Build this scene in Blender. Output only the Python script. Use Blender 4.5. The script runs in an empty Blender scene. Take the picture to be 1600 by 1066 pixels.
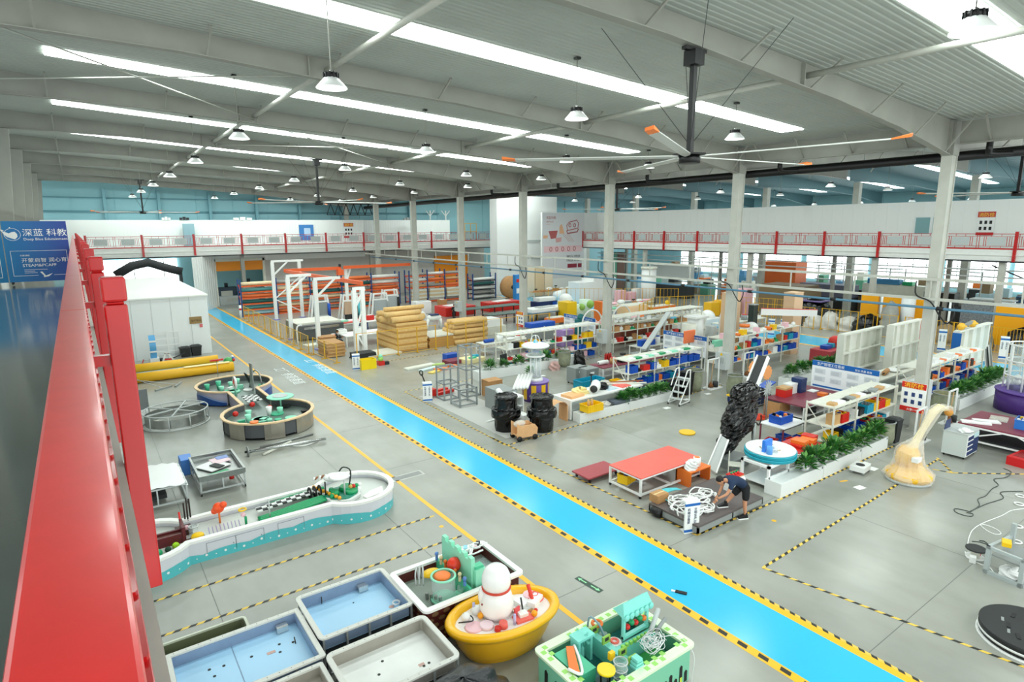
import bpy, bmesh, math, random
from mathutils import Vector, Matrix
PI = math.pi
S = bpy.context.scene
COL = S.collection
R = random.Random(7)

# ------------------------------------------------ camera, sky, exposure
cam_d = bpy.data.cameras.new('camera'); cam = bpy.data.objects.new('camera', cam_d); COL.objects.link(cam)
YAW, PIT, ROL = .61957, .18747, -.00766
fw = Vector((math.sin(YAW)*math.cos(PIT), math.cos(YAW)*math.cos(PIT), -math.sin(PIT)))
r0 = Vector((math.cos(YAW), -math.sin(YAW), 0)); u0 = r0.cross(fw)
rt = r0*math.cos(ROL) + u0*math.sin(ROL); up = u0*math.cos(ROL) - r0*math.sin(ROL)
cam.matrix_world = Matrix(((rt.x, up.x, -fw.x, 0), (rt.y, up.y, -fw.y, 0), (rt.z, up.z, -fw.z, 9.0), (0, 0, 0, 1)))
cam_d.sensor_width = 36; cam_d.lens = 36*943.66/1600; cam_d.clip_end = 400; cam_d.clip_start = .05
S.camera = cam
W = bpy.data.worlds.new('world'); S.world = W; W.use_nodes = True
W.node_tree.nodes['Background'].inputs[0].default_value = (.93, 1.0, .98, 1)
W.node_tree.nodes['Background'].inputs[1].default_value = 1.5
S.view_settings.view_transform = 'Standard'; S.view_settings.look = 'None'
S.view_settings.gamma = 1; S.view_settings.use_curve_mapping = False
S.view_settings.exposure = 0.58
SKYLIGHT = 10.0
LAMPW = 0.0

# ------------------------------------------------ materials
def lin(h):
    h = h.lstrip('#')
    return tuple(((int(h[i:i+2], 16)/255)**2.2) for i in (0, 2, 4)) + (1,)
MATS = {}
def mat(name, hexc='#888888', rough=.5, metal=0.0, var=0.0, scale=3.0, bump=0.0, emit=0.0, alpha=1.0, spec=.5, stretch=None, coat=0.0, bdist=.03):
    if name in MATS: return MATS[name]
    m = bpy.data.materials.new(name); m.use_nodes = True; nt = m.node_tree; b = nt.nodes['Principled BSDF']
    c = lin(hexc)
    b.inputs['Base Color'].default_value = c; b.inputs['Roughness'].default_value = rough; b.inputs['Metallic'].default_value = metal
    b.inputs['Specular IOR Level'].default_value = spec
    if coat: b.inputs['Coat Weight'].default_value = coat; b.inputs['Coat Roughness'].default_value = .1
    if alpha < 1: b.inputs['Alpha'].default_value = alpha
    if emit: b.inputs['Emission Color'].default_value = c; b.inputs['Emission Strength'].default_value = emit
    if var or bump:
        tc = nt.nodes.new('ShaderNodeTexCoord'); mp = nt.nodes.new('ShaderNodeMapping'); nz = nt.nodes.new('ShaderNodeTexNoise')
        nt.links.new(tc.outputs['Object'], mp.inputs[0]); nt.links.new(mp.outputs[0], nz.inputs['Vector'])
        if stretch: mp.inputs['Scale'].default_value = stretch
        nz.inputs['Scale'].default_value = scale; nz.inputs['Detail'].default_value = 5
        if var:
            rp = nt.nodes.new('ShaderNodeValToRGB'); nt.links.new(nz.outputs['Fac'], rp.inputs[0])
            rp.color_ramp.elements[0].position = .3; rp.color_ramp.elements[1].position = .7
            rp.color_ramp.elements[0].color = tuple(x*(1-var) for x in c[:3]) + (1,)
            rp.color_ramp.elements[1].color = tuple(min(1, x*(1+var)) for x in c[:3]) + (1,)
            nt.links.new(rp.outputs[0], b.inputs['Base Color'])
        if bump:
            bp = nt.nodes.new('ShaderNodeBump'); bp.inputs['Strength'].default_value = bump; bp.inputs['Distance'].default_value = bdist
            nt.links.new(nz.outputs['Fac'], bp.inputs['Height']); nt.links.new(bp.outputs[0], b.inputs['Normal'])
    MATS[name] = m
    return m
white = mat('white_paint', '#eceeec', .4)
offwhite = mat('off_white_paint', '#dcdccf', .5, var=.05)
steelw = mat('pale_grey_steel', '#b4b5ac', .55, var=.08, scale=1.5)
roofm = mat('roof_sheet', '#a3a8a1', .55, var=.05, scale=.7)
beamm = mat('grey_beam_paint', '#8f8f87', .6, var=.08, scale=.8)
red = mat('red_paint', '#b80a0d', .3, coat=.3)
redtop = mat('red_handrail_paint', '#dc2a2a', .3, var=.06, scale=8, coat=.4)
blue = mat('blue_plastic', '#1450b4', .4, var=.08)
cyan = mat('cyan_plastic', '#1596b6', .4)
yellow = mat('yellow_plastic', '#f0c010', .4)
orange = mat('orange_plastic', '#ee7a30', .45)
redp = mat('red_plastic', '#cf2a22', .4)
black = mat('black_plastic', '#090a0b', .45)
bag = mat('black_film', '#08090a', .13, bump=.9, scale=4.5, bdist=.04, spec=.45)
dark = mat('dark_grey', '#2b2e2f', .6)
grey = mat('mid_grey_paint', '#8d9291', .45)
lgrey = mat('light_grey_paint', '#b9bfbe', .45)
navy = mat('navy_paint', '#17305f', .45)
signblue = mat('sign_blue', '#1763b2', .4)
steel = mat('bare_steel', '#a2a5a3', .3, .85, var=.1, scale=4)
chrome = mat('bright_steel', '#c9cccc', .2, .9)
kraft = mat('kraft_paper', '#dfb878', .6, var=.08, scale=5)
carton = mat('cardboard', '#b98a5a', .7, var=.08)
ply = mat('plywood', '#d9a877', .6, var=.06)
wood = mat('raw_wood', '#c79d68', .6, var=.12)
green = mat('leaf_green', '#2f6a2a', .5, var=.3, scale=6)
green2 = mat('light_leaf_green', '#5f9440', .5, var=.2, scale=6)
mint = mat('mint_plastic', '#8fe0c0', .4)
dmint = mat('mid_mint_plastic', '#4fbf95', .4)
dgreen = mat('green_plastic', '#109a60', .4)
deepteal = mat('deep_teal_plastic', '#1f5f5c', .4)
pink = mat('pink_plastic', '#f2c2cc', .4)
coral = mat('coral_plastic', '#ec6a60', .45)
purple = mat('purple_plastic', '#5a3a92', .45)
maroon = mat('maroon_panel', '#7e3344', .5)
skin = mat('skin', '#c68d6c', .6)
hair = mat('black_hair', '#15110f', .6)
clear = mat('clear_plastic', '#dfeff0', .1, alpha=.28)
film = mat('translucent_film', '#eeeae0', .22, alpha=.55, bump=.8, scale=9, bdist=.08)
tealsheet = mat('teal_wall_sheet', '#9ccdd6', .6)
yline = mat('yellow_floor_paint', '#fab81e', .35)
yframe = mat('yellow_fence_paint', '#d9a520', .45)
orangeb = mat('orange_beam_paint', '#e4602c', .45)
blueb = mat('blue_upright_paint', '#1a4580', .45)
laneblue = mat('lane_blue_paint', '#3fbbe8', .18, var=.03, scale=.5)
ink = mat('black_print', '#17191c', .6)
wprint = mat('white_print', '#f4f6f4', .5)

# ------------------------------------------------ mesh builder
class MB:
    def __init__(s, M=None): s.v = []; s.f = []; s.mi = []; s.m = 0; s.M = M; s.sm = []
    def add(s, vs, fs, smooth=False):
        n = len(s.v)
        for v in vs:
            v = Vector(v)
            s.v.append(s.M @ v if s.M else v)
        for f in fs: s.f.append([i+n for i in f]); s.mi.append(s.m); s.sm.append(smooth)
        return s
    def box(s, x0, y0, z0, x1, y1, z1):
        x0, x1 = min(x0, x1), max(x0, x1); y0, y1 = min(y0, y1), max(y0, y1); z0, z1 = min(z0, z1), max(z0, z1)
        return s.add([(x0,y0,z0),(x1,y0,z0),(x1,y1,z0),(x0,y1,z0),(x0,y0,z1),(x1,y0,z1),(x1,y1,z1),(x0,y1,z1)],
              [(0,3,2,1),(4,5,6,7),(0,1,5,4),(1,2,6,5),(2,3,7,6),(3,0,4,7)])
    def cbox(s, cx, cy, z0, w, d, h, rz=0.0):
        n0 = len(s.v)
        s.box(-w/2, -d/2, 0, w/2, d/2, h)
        c, q = math.cos(rz), math.sin(rz)
        if s.M: raise ValueError
        for i in range(n0, len(s.v)):
            v = s.v[i]; s.v[i] = Vector((cx+v.x*c-v.y*q, cy+v.x*q+v.y*c, z0+v.z))
        return s
    def bar(s, p, q, w, h=None):
        p = Vector(p); q = Vector(q); h = h or w; d = (q-p)
        if d.length < 1e-6: return s
        d = d.normalized(); a = Vector((0,0,1)) if abs(d.z) < .95 else Vector((0,1,0))
        x = d.cross(a).normalized()*w/2; y = x.cross(d).normalized()*h/2
        vs = [p-x-y, p+x-y, p+x+y, p-x+y, q-x-y, q+x-y, q+x+y, q-x+y]
        return s.add(vs, [(0,3,2,1),(4,5,6,7),(0,1,5,4),(1,2,6,5),(2,3,7,6),(3,0,4,7)])
    def tube(s, pts, r, n=8, closed=False):
        pts = [Vector(p) for p in pts]; rings = []; k = len(pts)
        prev = None
        for i, p in enumerate(pts):
            if closed: d = (pts[(i+1) % k]-pts[i-1])
            else: d = pts[min(i+1, k-1)]-pts[max(i-1, 0)]
            d = d.normalized() if d.length > 1e-9 else Vector((0, 0, 1))
            if prev is None:
                a = Vector((0,0,1)) if abs(d.z) < .9 else Vector((1,0,0)); x = d.cross(a).normalized()
            else:
                x = prev - d*prev.dot(d)
                x = x.normalized() if x.length > 1e-6 else d.cross(Vector((0,0,1))).normalized()
            prev = x; y = d.cross(x); rr = r[i] if isinstance(r, (list, tuple)) else r
            rings.append([p + x*math.cos(2*PI*j/n)*rr + y*math.sin(2*PI*j/n)*rr for j in range(n)])
        vs = [v for g in rings for v in g]; fs = []
        m = k if closed else k-1
        for i in range(m):
            a = i*n; b = ((i+1) % k)*n
            for j in range(n): fs.append((a+j, a+(j+1) % n, b+(j+1) % n, b+j))
        if not closed: fs += [tuple(range(n))[::-1], tuple(range((k-1)*n, k*n))]
        return s.add(vs, fs, True)
    def lathe(s, prof, n=24, c=(0,0,0), sx=1.0, sy=1.0, cap=True):
        vs = []; fs = []
        for r, z in prof:
            for j in range(n): vs.append((c[0]+r*sx*math.cos(2*PI*j/n), c[1]+r*sy*math.sin(2*PI*j/n), c[2]+z))
        for i in range(len(prof)-1):
            for j in range(n): fs.append((i*n+j, i*n+(j+1) % n, (i+1)*n+(j+1) % n, (i+1)*n+j))
        if cap: fs += [tuple(range(n))[::-1], tuple(range((len(prof)-1)*n, len(prof)*n))]
        return s.add(vs, fs, True)
    def cyl(s, cx, cy, z0, r, h, n=20, r2=None):
        r2 = r if r2 is None else r2
        vs = [(cx+r*math.cos(2*PI*j/n), cy+r*math.sin(2*PI*j/n), z0) for j in range(n)] + [(cx+r2*math.cos(2*PI*j/n), cy+r2*math.sin(2*PI*j/n), z0+h) for j in range(n)]
        fs = [(j, (j+1) % n, n+(j+1) % n, n+j) for j in range(n)]
        s.add(vs, fs, n > 8); k = len(s.v)-2*n
        s.f += [[k+i for i in range(n)][::-1], [k+n+i for i in range(n)]]; s.mi += [s.m]*2; s.sm += [False]*2
        return s
    def sph(s, c, r, sx=1, sy=1, sz=1, n=14, m=9):
        prof = [(max(r*math.sin(PI*i/m), .0005), -r*math.cos(PI*i/m)*sz) for i in range(m+1)]
        return s.lathe(prof, n, c, sx, sy)
    def prism(s, poly, z0, z1):
        n = len(poly)
        vs = [(x, y, z0) for x, y in poly] + [(x, y, z1) for x, y in poly]
        return s.add(vs, [tuple(range(n))[::-1], tuple(range(n, 2*n))] + [(i, (i+1) % n, n+(i+1) % n, n+i) for i in range(n)])
    def ring(s, outer, inner, z0, z1):   # wall or rim between two outlines with the same point count
        n = len(outer)
        vs = [(x,y,z0) for x,y in outer]+[(x,y,z1) for x,y in outer]+[(x,y,z0) for x,y in inner]+[(x,y,z1) for x,y in inner]
        fs = []
        for i in range(n):
            j = (i+1) % n
            fs += [(i,j,n+j,n+i), (2*n+j,2*n+i,3*n+i,3*n+j), (n+i,n+j,3*n+j,3*n+i), (j,i,2*n+i,2*n+j)]
        return s.add(vs, fs)
    def torus(s, c, Rr, r, n=24, m=8, sx=1, sy=1):
        return s.tube([(c[0]+Rr*sx*math.cos(2*PI*i/n), c[1]+Rr*sy*math.sin(2*PI*i/n), c[2]) for i in range(n)], r, m, True)
    def data(s, name, mats):
        me = bpy.data.meshes.new(name); me.from_pydata([tuple(v) for v in s.v], [], s.f)
        for m in (mats if isinstance(mats, (list, tuple)) else [mats]): me.materials.append(m)
        for i, p in enumerate(me.polygons): p.material_index = s.mi[i]; p.use_smooth = s.sm[i]
        me.update()
        return me
    def build(s, name, mats, parent=None, loc=(0,0,0), rz=0.0, label=None, kind=None, cat=None, group=None, rot=None, bev=0.0):
        o = bpy.data.objects.new(name, s.data(name, mats)); COL.objects.link(o)
        o.location = loc; o.rotation_euler = rot or (0, 0, rz)
        if parent: o.parent = parent
        if label: o['label'] = label
        if kind: o['kind'] = kind
        if cat: o['category'] = cat
        if group: o['group'] = group
        if bev:
            b = o.modifiers.new('bevel', 'BEVEL'); b.width = bev; b.segments = 2; b.limit_method = 'ANGLE'
        return o
def thing(name, label, cat, loc=(0,0,0), rz=0.0, group=None):
    o = bpy.data.objects.new(name, None); COL.objects.link(o); o.empty_display_size = .2
    o.location = loc; o.rotation_euler = (0, 0, rz); o['label'] = label; o['category'] = cat
    if group: o['group'] = group
    return o
def dup(root, loc, rz=0.0, label=None, group=None, sc=None):
    r = root.copy(); COL.objects.link(r); r.location = loc; r.rotation_euler = (0, 0, rz)
    if label: r['label'] = label
    if group: r['group'] = group
    if sc: r.scale = sc
    for ch in list(root.children):
        c = ch.copy(); COL.objects.link(c); c.parent = r
        for g in list(ch.children):
            d = g.copy(); COL.objects.link(d); d.parent = c
    return r
def single(mb, name, mats, label, cat, loc=(0,0,0), rz=0.0, group=None, kind=None, rot=None, bev=0.0):
    return mb.build(name, mats, None, loc, rz, label, kind, cat, group, rot, bev)
def text(s_, size, parent, loc, rot, m, ext=.002, name='lettering', align='LEFT', sx=1.0):
    cu = bpy.data.curves.new('t', 'FONT'); cu.body = s_; cu.size = size; cu.extrude = ext; cu.align_x = align; cu.resolution_u = 2
    t = bpy.data.objects.new('t', cu); COL.objects.link(t)
    dg = bpy.context.evaluated_depsgraph_get(); me = bpy.data.meshes.new_from_object(t.evaluated_get(dg))
    bpy.data.objects.remove(t); bpy.data.curves.remove(cu)
    me.materials.clear(); me.materials.append(m)
    o = bpy.data.objects.new(name, me); COL.objects.link(o); o.parent = parent; o.location = loc; o.rotation_euler = rot; o.scale = (sx, 1, 1)
    return o
ORD = ['first','second','third','fourth','fifth','sixth','seventh','eighth','ninth','tenth','eleventh','twelfth','thirteenth','fourteenth','fifteenth','sixteenth','seventeenth','eighteenth','nineteenth','twentieth']
def ordn(i):
    if i < 20: return ORD[i]
    n = i+1; return f"{n}{'st' if n%10==1 and n!=11 else 'nd' if n%10==2 and n!=12 else 'rd' if n%10==3 and n!=13 else 'th'}"
def pipe_path(pts, n=6):     # smooth polyline through points
    pts = [Vector(p) for p in pts]; out = []
    for i in range(len(pts)-1):
        a = pts[max(i-1,0)]; b = pts[i]; c = pts[i+1]; d = pts[min(i+2,len(pts)-1)]
        for k in range(n):
            t = k/n
            out.append(.5*((2*b)+(c-a)*t+(2*a-5*b+4*c-d)*t*t+(3*b-a-3*c+d)*t**3))
    out.append(pts[-1]); return out
# ================================================= SHELL
# concrete floor: glossy with soft stains
fm = bpy.data.materials.new('polished_concrete'); fm.use_nodes = True
def _floor():
    nt = fm.node_tree; b = nt.nodes['Principled BSDF']; tc = nt.nodes.new('ShaderNodeTexCoord')
    n1 = nt.nodes.new('ShaderNodeTexNoise'); n1.inputs['Scale'].default_value = .35; n1.inputs['Detail'].default_value = 4; n1.inputs['Roughness'].default_value = .5
    n2 = nt.nodes.new('ShaderNodeTexNoise'); n2.inputs['Scale'].default_value = .9; n2.inputs['Detail'].default_value = 3
    mp = nt.nodes.new('ShaderNodeMapping'); mp.inputs['Scale'].default_value = (1.6, .5, 1)
    nt.links.new(tc.outputs['Object'], n1.inputs['Vector']); nt.links.new(tc.outputs['Object'], mp.inputs[0]); nt.links.new(mp.outputs[0], n2.inputs['Vector'])
    r1 = nt.nodes.new('ShaderNodeValToRGB'); r1.color_ramp.elements[0].position = .2; r1.color_ramp.elements[1].position = .8
    r1.color_ramp.elements[0].color = lin('#8b8d86'); r1.color_ramp.elements[1].color = lin('#a8a9a0')
    r2 = nt.nodes.new('ShaderNodeValToRGB'); r2.color_ramp.elements[0].position = .35; r2.color_ramp.elements[1].position = .6
    r2.color_ramp.elements[0].color = (.93, .93, .92, 1); r2.color_ramp.elements[1].color = (1, 1, 1, 1)
    mx = nt.nodes.new('ShaderNodeMixRGB'); mx.blend_type = 'MULTIPLY'; mx.inputs[0].default_value = 1
    nt.links.new(n1.outputs['Fac'], r1.inputs[0]); nt.links.new(n2.outputs['Fac'], r2.inputs[0])
    nt.links.new(r1.outputs[0], mx.inputs[1]); nt.links.new(r2.outputs[0], mx.inputs[2]); nt.links.new(mx.outputs[0], b.inputs['Base Color'])
    b.inputs['Roughness'].default_value = .24
    b.inputs['Specular IOR Level'].default_value = .5
_floor()
floor = MB().box(-8, -8, -.3, 96, 100, 0).build('floor', fm, kind='structure')
jt = mat('floor_joint', '#6a6c68', .8)
j = MB()
for x in (1.8, 7.07, 18.9, 24.4, 33, 42):
    j.box(x-.008, -6, -.05, x+.008, 76, .0015)
for y in (4.9, 10.3, 20.3, 25.5, 31, 40, 50, 60):
    j.box(-2, y-.008, -.05, 52, y+.008, .0015)
j.build('floor_joint', jt, floor, kind='stuff')

def zroof(x):
    if x < 29.5: return 14.7-.055*x
    if x < 61: return 13.08+(x-29.5)*.052
    return 14.72-(x-61)*.052
def roof_sheet(name, x0, x1, y0, y1, m):
    mb = MB(); p = .22; n = int((y1-y0)/p); vs = []; fs = []
    for i in range(n):
        y = y0+i*p
        for dy, dz in ((0,0),(.11,0),(.14,.022),(.19,.022)):
            vs += [(x0, y+dy, zroof(x0+1e-4)+dz), (x1, y+dy, zroof(x1-1e-4)+dz)]
    k = len(vs)//2
    fs = [(2*i, 2*i+1, 2*i+3, 2*i+2) for i in range(k-1)]
    mb.add(vs, fs)
    mb.add([(x0,y0,zroof(x0+1e-4)+.3),(x1,y0,zroof(x1-1e-4)+.3),(x1,y1,zroof(x1-1e-4)+.3),(x0,y1,zroof(x0+1e-4)+.3)], [(0,1,2,3)])
    return mb.build(name, m, kind='structure')
roof_sheet('ceiling', -8, 29.5, -2, 82, roofm)
roof_sheet('ceiling', 29.5, 61, -2, 82, roofm)
tealroof = mat('teal_roof_sheet', '#55777f', .6, var=.05)
roof_sheet('ceiling', 61, 92, -2, 82, tealroof)

# rafters: tapered web, flanges, fly braces
YC = [10.45+9.75*n for n in range(-1, 8)]
ZB = [(-3.0,13.95),(3,13.9),(8,13.6),(12,13.45),(16,13.15),(20,12.85),(24.5,12.4),(29.2,11.72)]
def zb(x):
    for (a,za),(b,z_) in zip(ZB, ZB[1:]):
        if x <= b: return za+(z_-za)*(x-a)/(b-a)
    return ZB[-1][1]
def make_rafter():
    t = thing('roof_rafter', 'x', 'beam')
    w = MB(); f = MB()
    for (a,za),(b,z_) in zip(ZB, ZB[1:]):
        w.add([(a,-.012,za),(b,-.012,z_),(b,-.012,zroof(b)-.02),(a,-.012,zroof(a)-.02),(a,.012,za),(b,.012,z_),(b,.012,zroof(b)-.02),(a,.012,zroof(a)-.02)],
              [(0,1,2,3),(7,6,5,4),(0,4,5,1),(3,2,6,7),(0,3,7,4),(1,5,6,2)])
        f.bar((a,0,za),(b,0,z_),.28,.03)
    w.build('web', beamm, t); f.build('flange', beamm, t)
    for x in (-.2,3.7,7.3,11.2,14.9,18.4,22.3,25.8,28.7):
        MB().bar((x,-.1,zb(x)+.02),(x,-1.0,zroof(x)-.05),.06,.05).build('brace', beamm, t)
    for x in (6.6, 18.0, 29.1):
        MB().box(x-.02,-.14,zb(x),x+.02,.14,zroof(x)-.05).build('stiffener', beamm, t)
    return t
raf = make_rafter()
for i, y in enumerate(YC):
    lab = f'grey tapered steel roof rafter, {ordn(i-1)} one in view counted from the camera' if i else 'grey tapered steel roof rafter just out of sight overhead'
    if i == 0: raf.location = (0, y, 0); raf['label'] = lab; raf['group'] = 'roof rafters'
    else: dup(raf, (0, y, 0), 0, lab, 'roof rafters')
# tie struts along the hall
for i, y in enumerate(YC[:-1]):
    for x, nm in ((7.2, 'left'), (18.3, 'right')):
        z = zroof(x)-.35
        single(MB().tube([(x, y, z), (x, y+9.75, z)], .09, 10), 'roof_strut', steelw,
               f'pale round roof strut, {nm} line, {"out of frame overhead" if i==0 else "between "+ordn(i-1)+" and "+ordn(i)+" rafter in view"}', 'strut', group='roof struts')
# cross ties (thin rods) in two bays
for y0, xs, nm in ((20.2, (-2.4, 7.2), 'near left'), (30, (7.2, 18.3), 'middle')):
    t = thing('tie_rod_cross', f'pair of thin crossed tie rods under the {nm} roof bay', 'tie rod', (0, 0, 0))
    a, b = xs
    for p, q in (((a, y0, zroof(a)-.5), (b, y0+9.75, zroof(b)-.5)), ((b, y0, zroof(b)-.5), (a, y0+9.75, zroof(a)-.5))):
        MB().tube([p, q], .025, 6).build('rod', steelw, t)

# skylights
sky_m = mat('skylight_panel', '#f4fffb', .4, emit=SKYLIGHT)
for i, y in enumerate(YC[:-1]):
    yc = y+5.55; x0, x1 = -.1, 27.2
    if i == 0: x1 = 40; x0 = 8
    t = thing('skylight', f'long glowing translucent skylight strip, {ordn(i)} one counted from the camera', 'skylight', (0, 0, 0), group='left bay skylights')
    mb = MB(); n = 24
    if i == 0: x1 = 27.2
    k = 4
    for q in range(k):
        a = x0+(x1-x0)*q/k; b = x0+(x1-x0)*(q+1)/k-.02
        MB().add([(a,yc-.55,zroof(a)-.03),(b,yc-.55,zroof(b)-.03),(b,yc+.55,zroof(b)-.03),(a,yc+.55,zroof(a)-.03)], [(0,3,2,1)]).build('panel', sky_m, t)
for i, y in enumerate(YC[:-1]):
    yc = y+5.55; x0, x1 = 36, 52
    t = thing('skylight', f'glowing skylight strip beyond the column row, {ordn(i)} one from the camera', 'skylight', (0, 0, 0), group='right bay skylights')
    MB().add([(x0,yc-.55,zroof(x0)-.03),(x1,yc-.55,zroof(x1)-.03),(x1,yc+.55,zroof(x1)-.03),(x0,yc+.55,zroof(x0)-.03)], [(0,3,2,1)]).build('panel', sky_m, t)

for i, y in enumerate(YC[1:-1]):  # glowing strips added to brighten the teal hall
    yc = y+5.55; x0, x1 = 66, 86
    t = thing('skylight', f'added glowing strip over the teal hall behind the gallery, {ordn(i)} from the camera', 'skylight', (0, 0, 0), group='added teal hall light strips')
    MB().add([(x0,yc-.5,zroof(x0)-.03),(x1,yc-.5,zroof(x1)-.03),(x1,yc+.5,zroof(x1)-.03),(x0,yc+.5,zroof(x0)-.03)], [(0,3,2,1)]).build('panel', sky_m, t)
# main column row (H section boxed) with valley girder
def hcol(name, label, x, y, z0, z1, w=.5, d=.36, m=steelw, group=None):
    t = thing(name, label, 'column', (x, y, 0), group=group)
    MB().box(-.012*2, -d/2+.02, z0, .024, d/2-.02, z1).build('web', m, t)
    for s in (-1, 1): MB().box(-w/2, s*d/2-.02, z0, w/2, s*d/2+.02, z1).build('flange', m, t)
    return t
for i, y in enumerate(YC[1:]+[YC[-1]+9.75]):
    t = thing('steel_column', f'pale grey steel column of the long row, {ordn(i)} counted from the right', 'column', (29.5, y, 0), group='column row')
    MB().box(-.27, -.2, 0, -.22, .2, 11.7).build('flange', steelw, t); MB().box(.22, -.2, 0, .27, .2, 11.7).build('flange', steelw, t)
    MB().box(-.22, -.16, 0, .22, -.14, 11.7).build('web', steelw, t)
    MB().box(-.35, -.3, 0, .35, .3, .03).build('base_plate', steelw, t)
    MB().box(-.3, -.22, 11.7, .3, .22, 13.0).build('column_head', beamm, t)
for i, y in enumerate([0.7]+YC[1:-1]):
    t = thing('valley_girder', f'long grey girder joining column heads, {ordn(i)} span from the camera', 'girder', (29.5, y, 0), group='valley girders')
    MB().box(-.02, .3, 12.15, .02, 9.45, 13.0).build('web', beamm, t)
    MB().box(-.15, .3, 12.12, .15, 9.45, 12.15).build('flange', beamm, t)
    for k in (1.6, 3.9, 6.2, 8.4): MB().bar((-.05, k, 12.18), (-.9, k+.0, 13.05), .06).build('brace', beamm, t)
# rafters of the right bay
def make_rafter2():
    t = thing('right_bay_rafter', 'x', 'beam')
    pts = [(30.0,11.9),(36,12.5),(45,13.1),(56,13.4),(61,13.2)]
    w = MB(); f = MB()
    for (a,za),(b,z_) in zip(pts, pts[1:]):
        w.add([(a,-.012,za),(b,-.012,z_),(b,-.012,zroof(b)-.02),(a,-.012,zroof(a)-.02),(a,.012,za),(b,.012,z_),(b,.012,zroof(b)-.02),(a,.012,zroof(a)-.02)],
              [(0,1,2,3),(7,6,5,4),(0,4,5,1),(3,2,6,7),(0,3,7,4),(1,5,6,2)])
        f.bar((a,0,za),(b,0,z_),.28,.03)
    w.build('web', beamm, t); f.build('flange', beamm, t)
    for x in (31, 35, 39.5, 44, 49, 54): MB().bar((x,-.1,13.0 if x > 44 else 12.4),(x,-.9,zroof(x)-.05),.06,.05).build('brace', beamm, t)
    return t
r2_ = make_rafter2()
for i, y in enumerate(YC[1:]):
    lab = f'grey steel rafter beyond the column row, {ordn(i)} from the right'
    if i == 0: r2_.location = (0, y, 0); r2_['label'] = lab; r2_['group'] = 'right bay rafters'
    else: dup(r2_, (0, y, 0), 0, lab, 'right bay rafters')
# third bay rafters (teal hall)
tealbeam = mat('teal_beam_paint', '#55757c', .6)
for i, y in enumerate(YC[1:]):
    t = thing('far_bay_rafter', f'dark teal rafter in the hall behind the white wall, {ordn(i)} from the right', 'beam', (0, y, 0), group='far bay rafters')
    w = MB(); pts = [(61.5,13.1),(76,13.1),(84,12.6),(91,11.6)]
    for (a,za),(b,z_) in zip(pts, pts[1:]):
        w.add([(a,0,za),(b,0,z_),(b,0,zroof(b)-.02),(a,0,zroof(a)-.02)], [(0,1,2,3)]); w.bar((a,0,za),(b,0,z_),.3,.04)
    w.build('web', tealbeam, t)
    t = thing('far_column', f'pale column rising behind the white wall, {ordn(i)} from the right', 'column', (63.3, y, 0), group='far columns')
    MB().box(-.3, -.28, 0, .3, .28, 13.0).build('shaft', steelw, t)
# end and side walls
wall = mat('white_wall_panel', '#eff2ef', .5)
def ribwall(name, p, q, z0, z1, m, step=1.2, th=.1, rib=.02, kind='structure', parent=None):
    p = Vector((p[0], p[1], 0)); q = Vector((q[0], q[1], 0)); L = (q-p).length; d = (q-p)/L; n = Vector((-d.y, d.x, 0))
    mb = MB()
    k = max(1, int(L/step)); w = L/k
    o = None
    a = p; b = q
    mb.add([a-n*th/2+Vector((0,0,z0)), b-n*th/2+Vector((0,0,z0)), b+n*th/2+Vector((0,0,z0)), a+n*th/2+Vector((0,0,z0)),
            a-n*th/2+Vector((0,0,z1)), b-n*th/2+Vector((0,0,z1)), b+n*th/2+Vector((0,0,z1)), a+n*th/2+Vector((0,0,z1))],
           [(0,3,2,1),(4,5,6,7),(0,1,5,4),(1,2,6,5),(2,3,7,6),(3,0,4,7)])
    for i in range(1, k):
        c = p+d*w*i
        for s in (-1, 1):
            mb.bar(c+n*s*(th/2+rib/4)+Vector((0,0,z0)), c+n*s*(th/2+rib/4)+Vector((0,0,z1)), .035, rib)
    return mb.build(name, m, kind=kind, parent=parent)
ribwall('wall_far', (-8, 82), (61, 82), 0, 15.0, tealsheet, 4.0, .2, .12)
tealsheet2 = mat('mid_teal_wall_sheet', '#84b0ba', .6)
ribwall('wall_far', (61, 82), (92, 82), 0, 14.6, tealsheet2, 4.0, .2, .12)
ribwall('wall_right', (92, -2), (92, 82), 0, 13.2, tealsheet2, 3.0, .2, .1)
# girts and posts on the far gable
g = MB()
for z in (10.9,): g.box(-7.5, 81.6, z, 45, 81.75, z+.16)
for z in (12.0,): g.box(-7.5, 81.6, z+.4, 45, 81.72, z+.5)
g.build('girt', mat('teal_girt', '#5f93a0', .6), bpy.data.objects['wall_far'])
for i, x in enumerate((3.2, 8.4, 13.7, 19, 24.3, 29.8, 35, 40)):
    MB().box(x-.15, 81.2, 7, x+.15, 81.7, 13.4).build('gable_post', mat('teal_post', '#7fb0bb', .6), bpy.data.objects['wall_far'])
# white partition above and below the back bridge (door openings cut)
wb = ribwall('wall_back', (-3, 78), (13.0, 78), 6.4, 10.0, wall, .35, .12, .03)
ribwall('wall_back', (13.0, 78), (31.5, 78), 5.2, 10.0, wall, .35, .12, .03)
gwall = mat('grey_wall_panel', '#bdbab4', .6)
ribwall('wall_back', (18.5, 78), (31.5, 78), 0, 5.2, gwall, .6, .12, .02)
ribwall('wall_back', (31.5, 78), (41.9, 78), 0, 6.6, gwall, .6, .12, .02)
ribwall('wall_back', (31.5, 79.5), (45.5, 79.5), 6.6, 10.0, wall, .35, .12, .03)
ribwall('wall_back', (47.4, 78), (50.5, 78), 0, 6.6, gwall, .6, .12, .02)
ribwall('wall_back', (9.9, 72), (12.9, 77.6), 0, 6.0, wall, .6, .12, .02)
MB().box(41.9, 77.95, 4.9, 47.4, 78.05, 6.6).build('wall_back', gwall, kind='structure')
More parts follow.
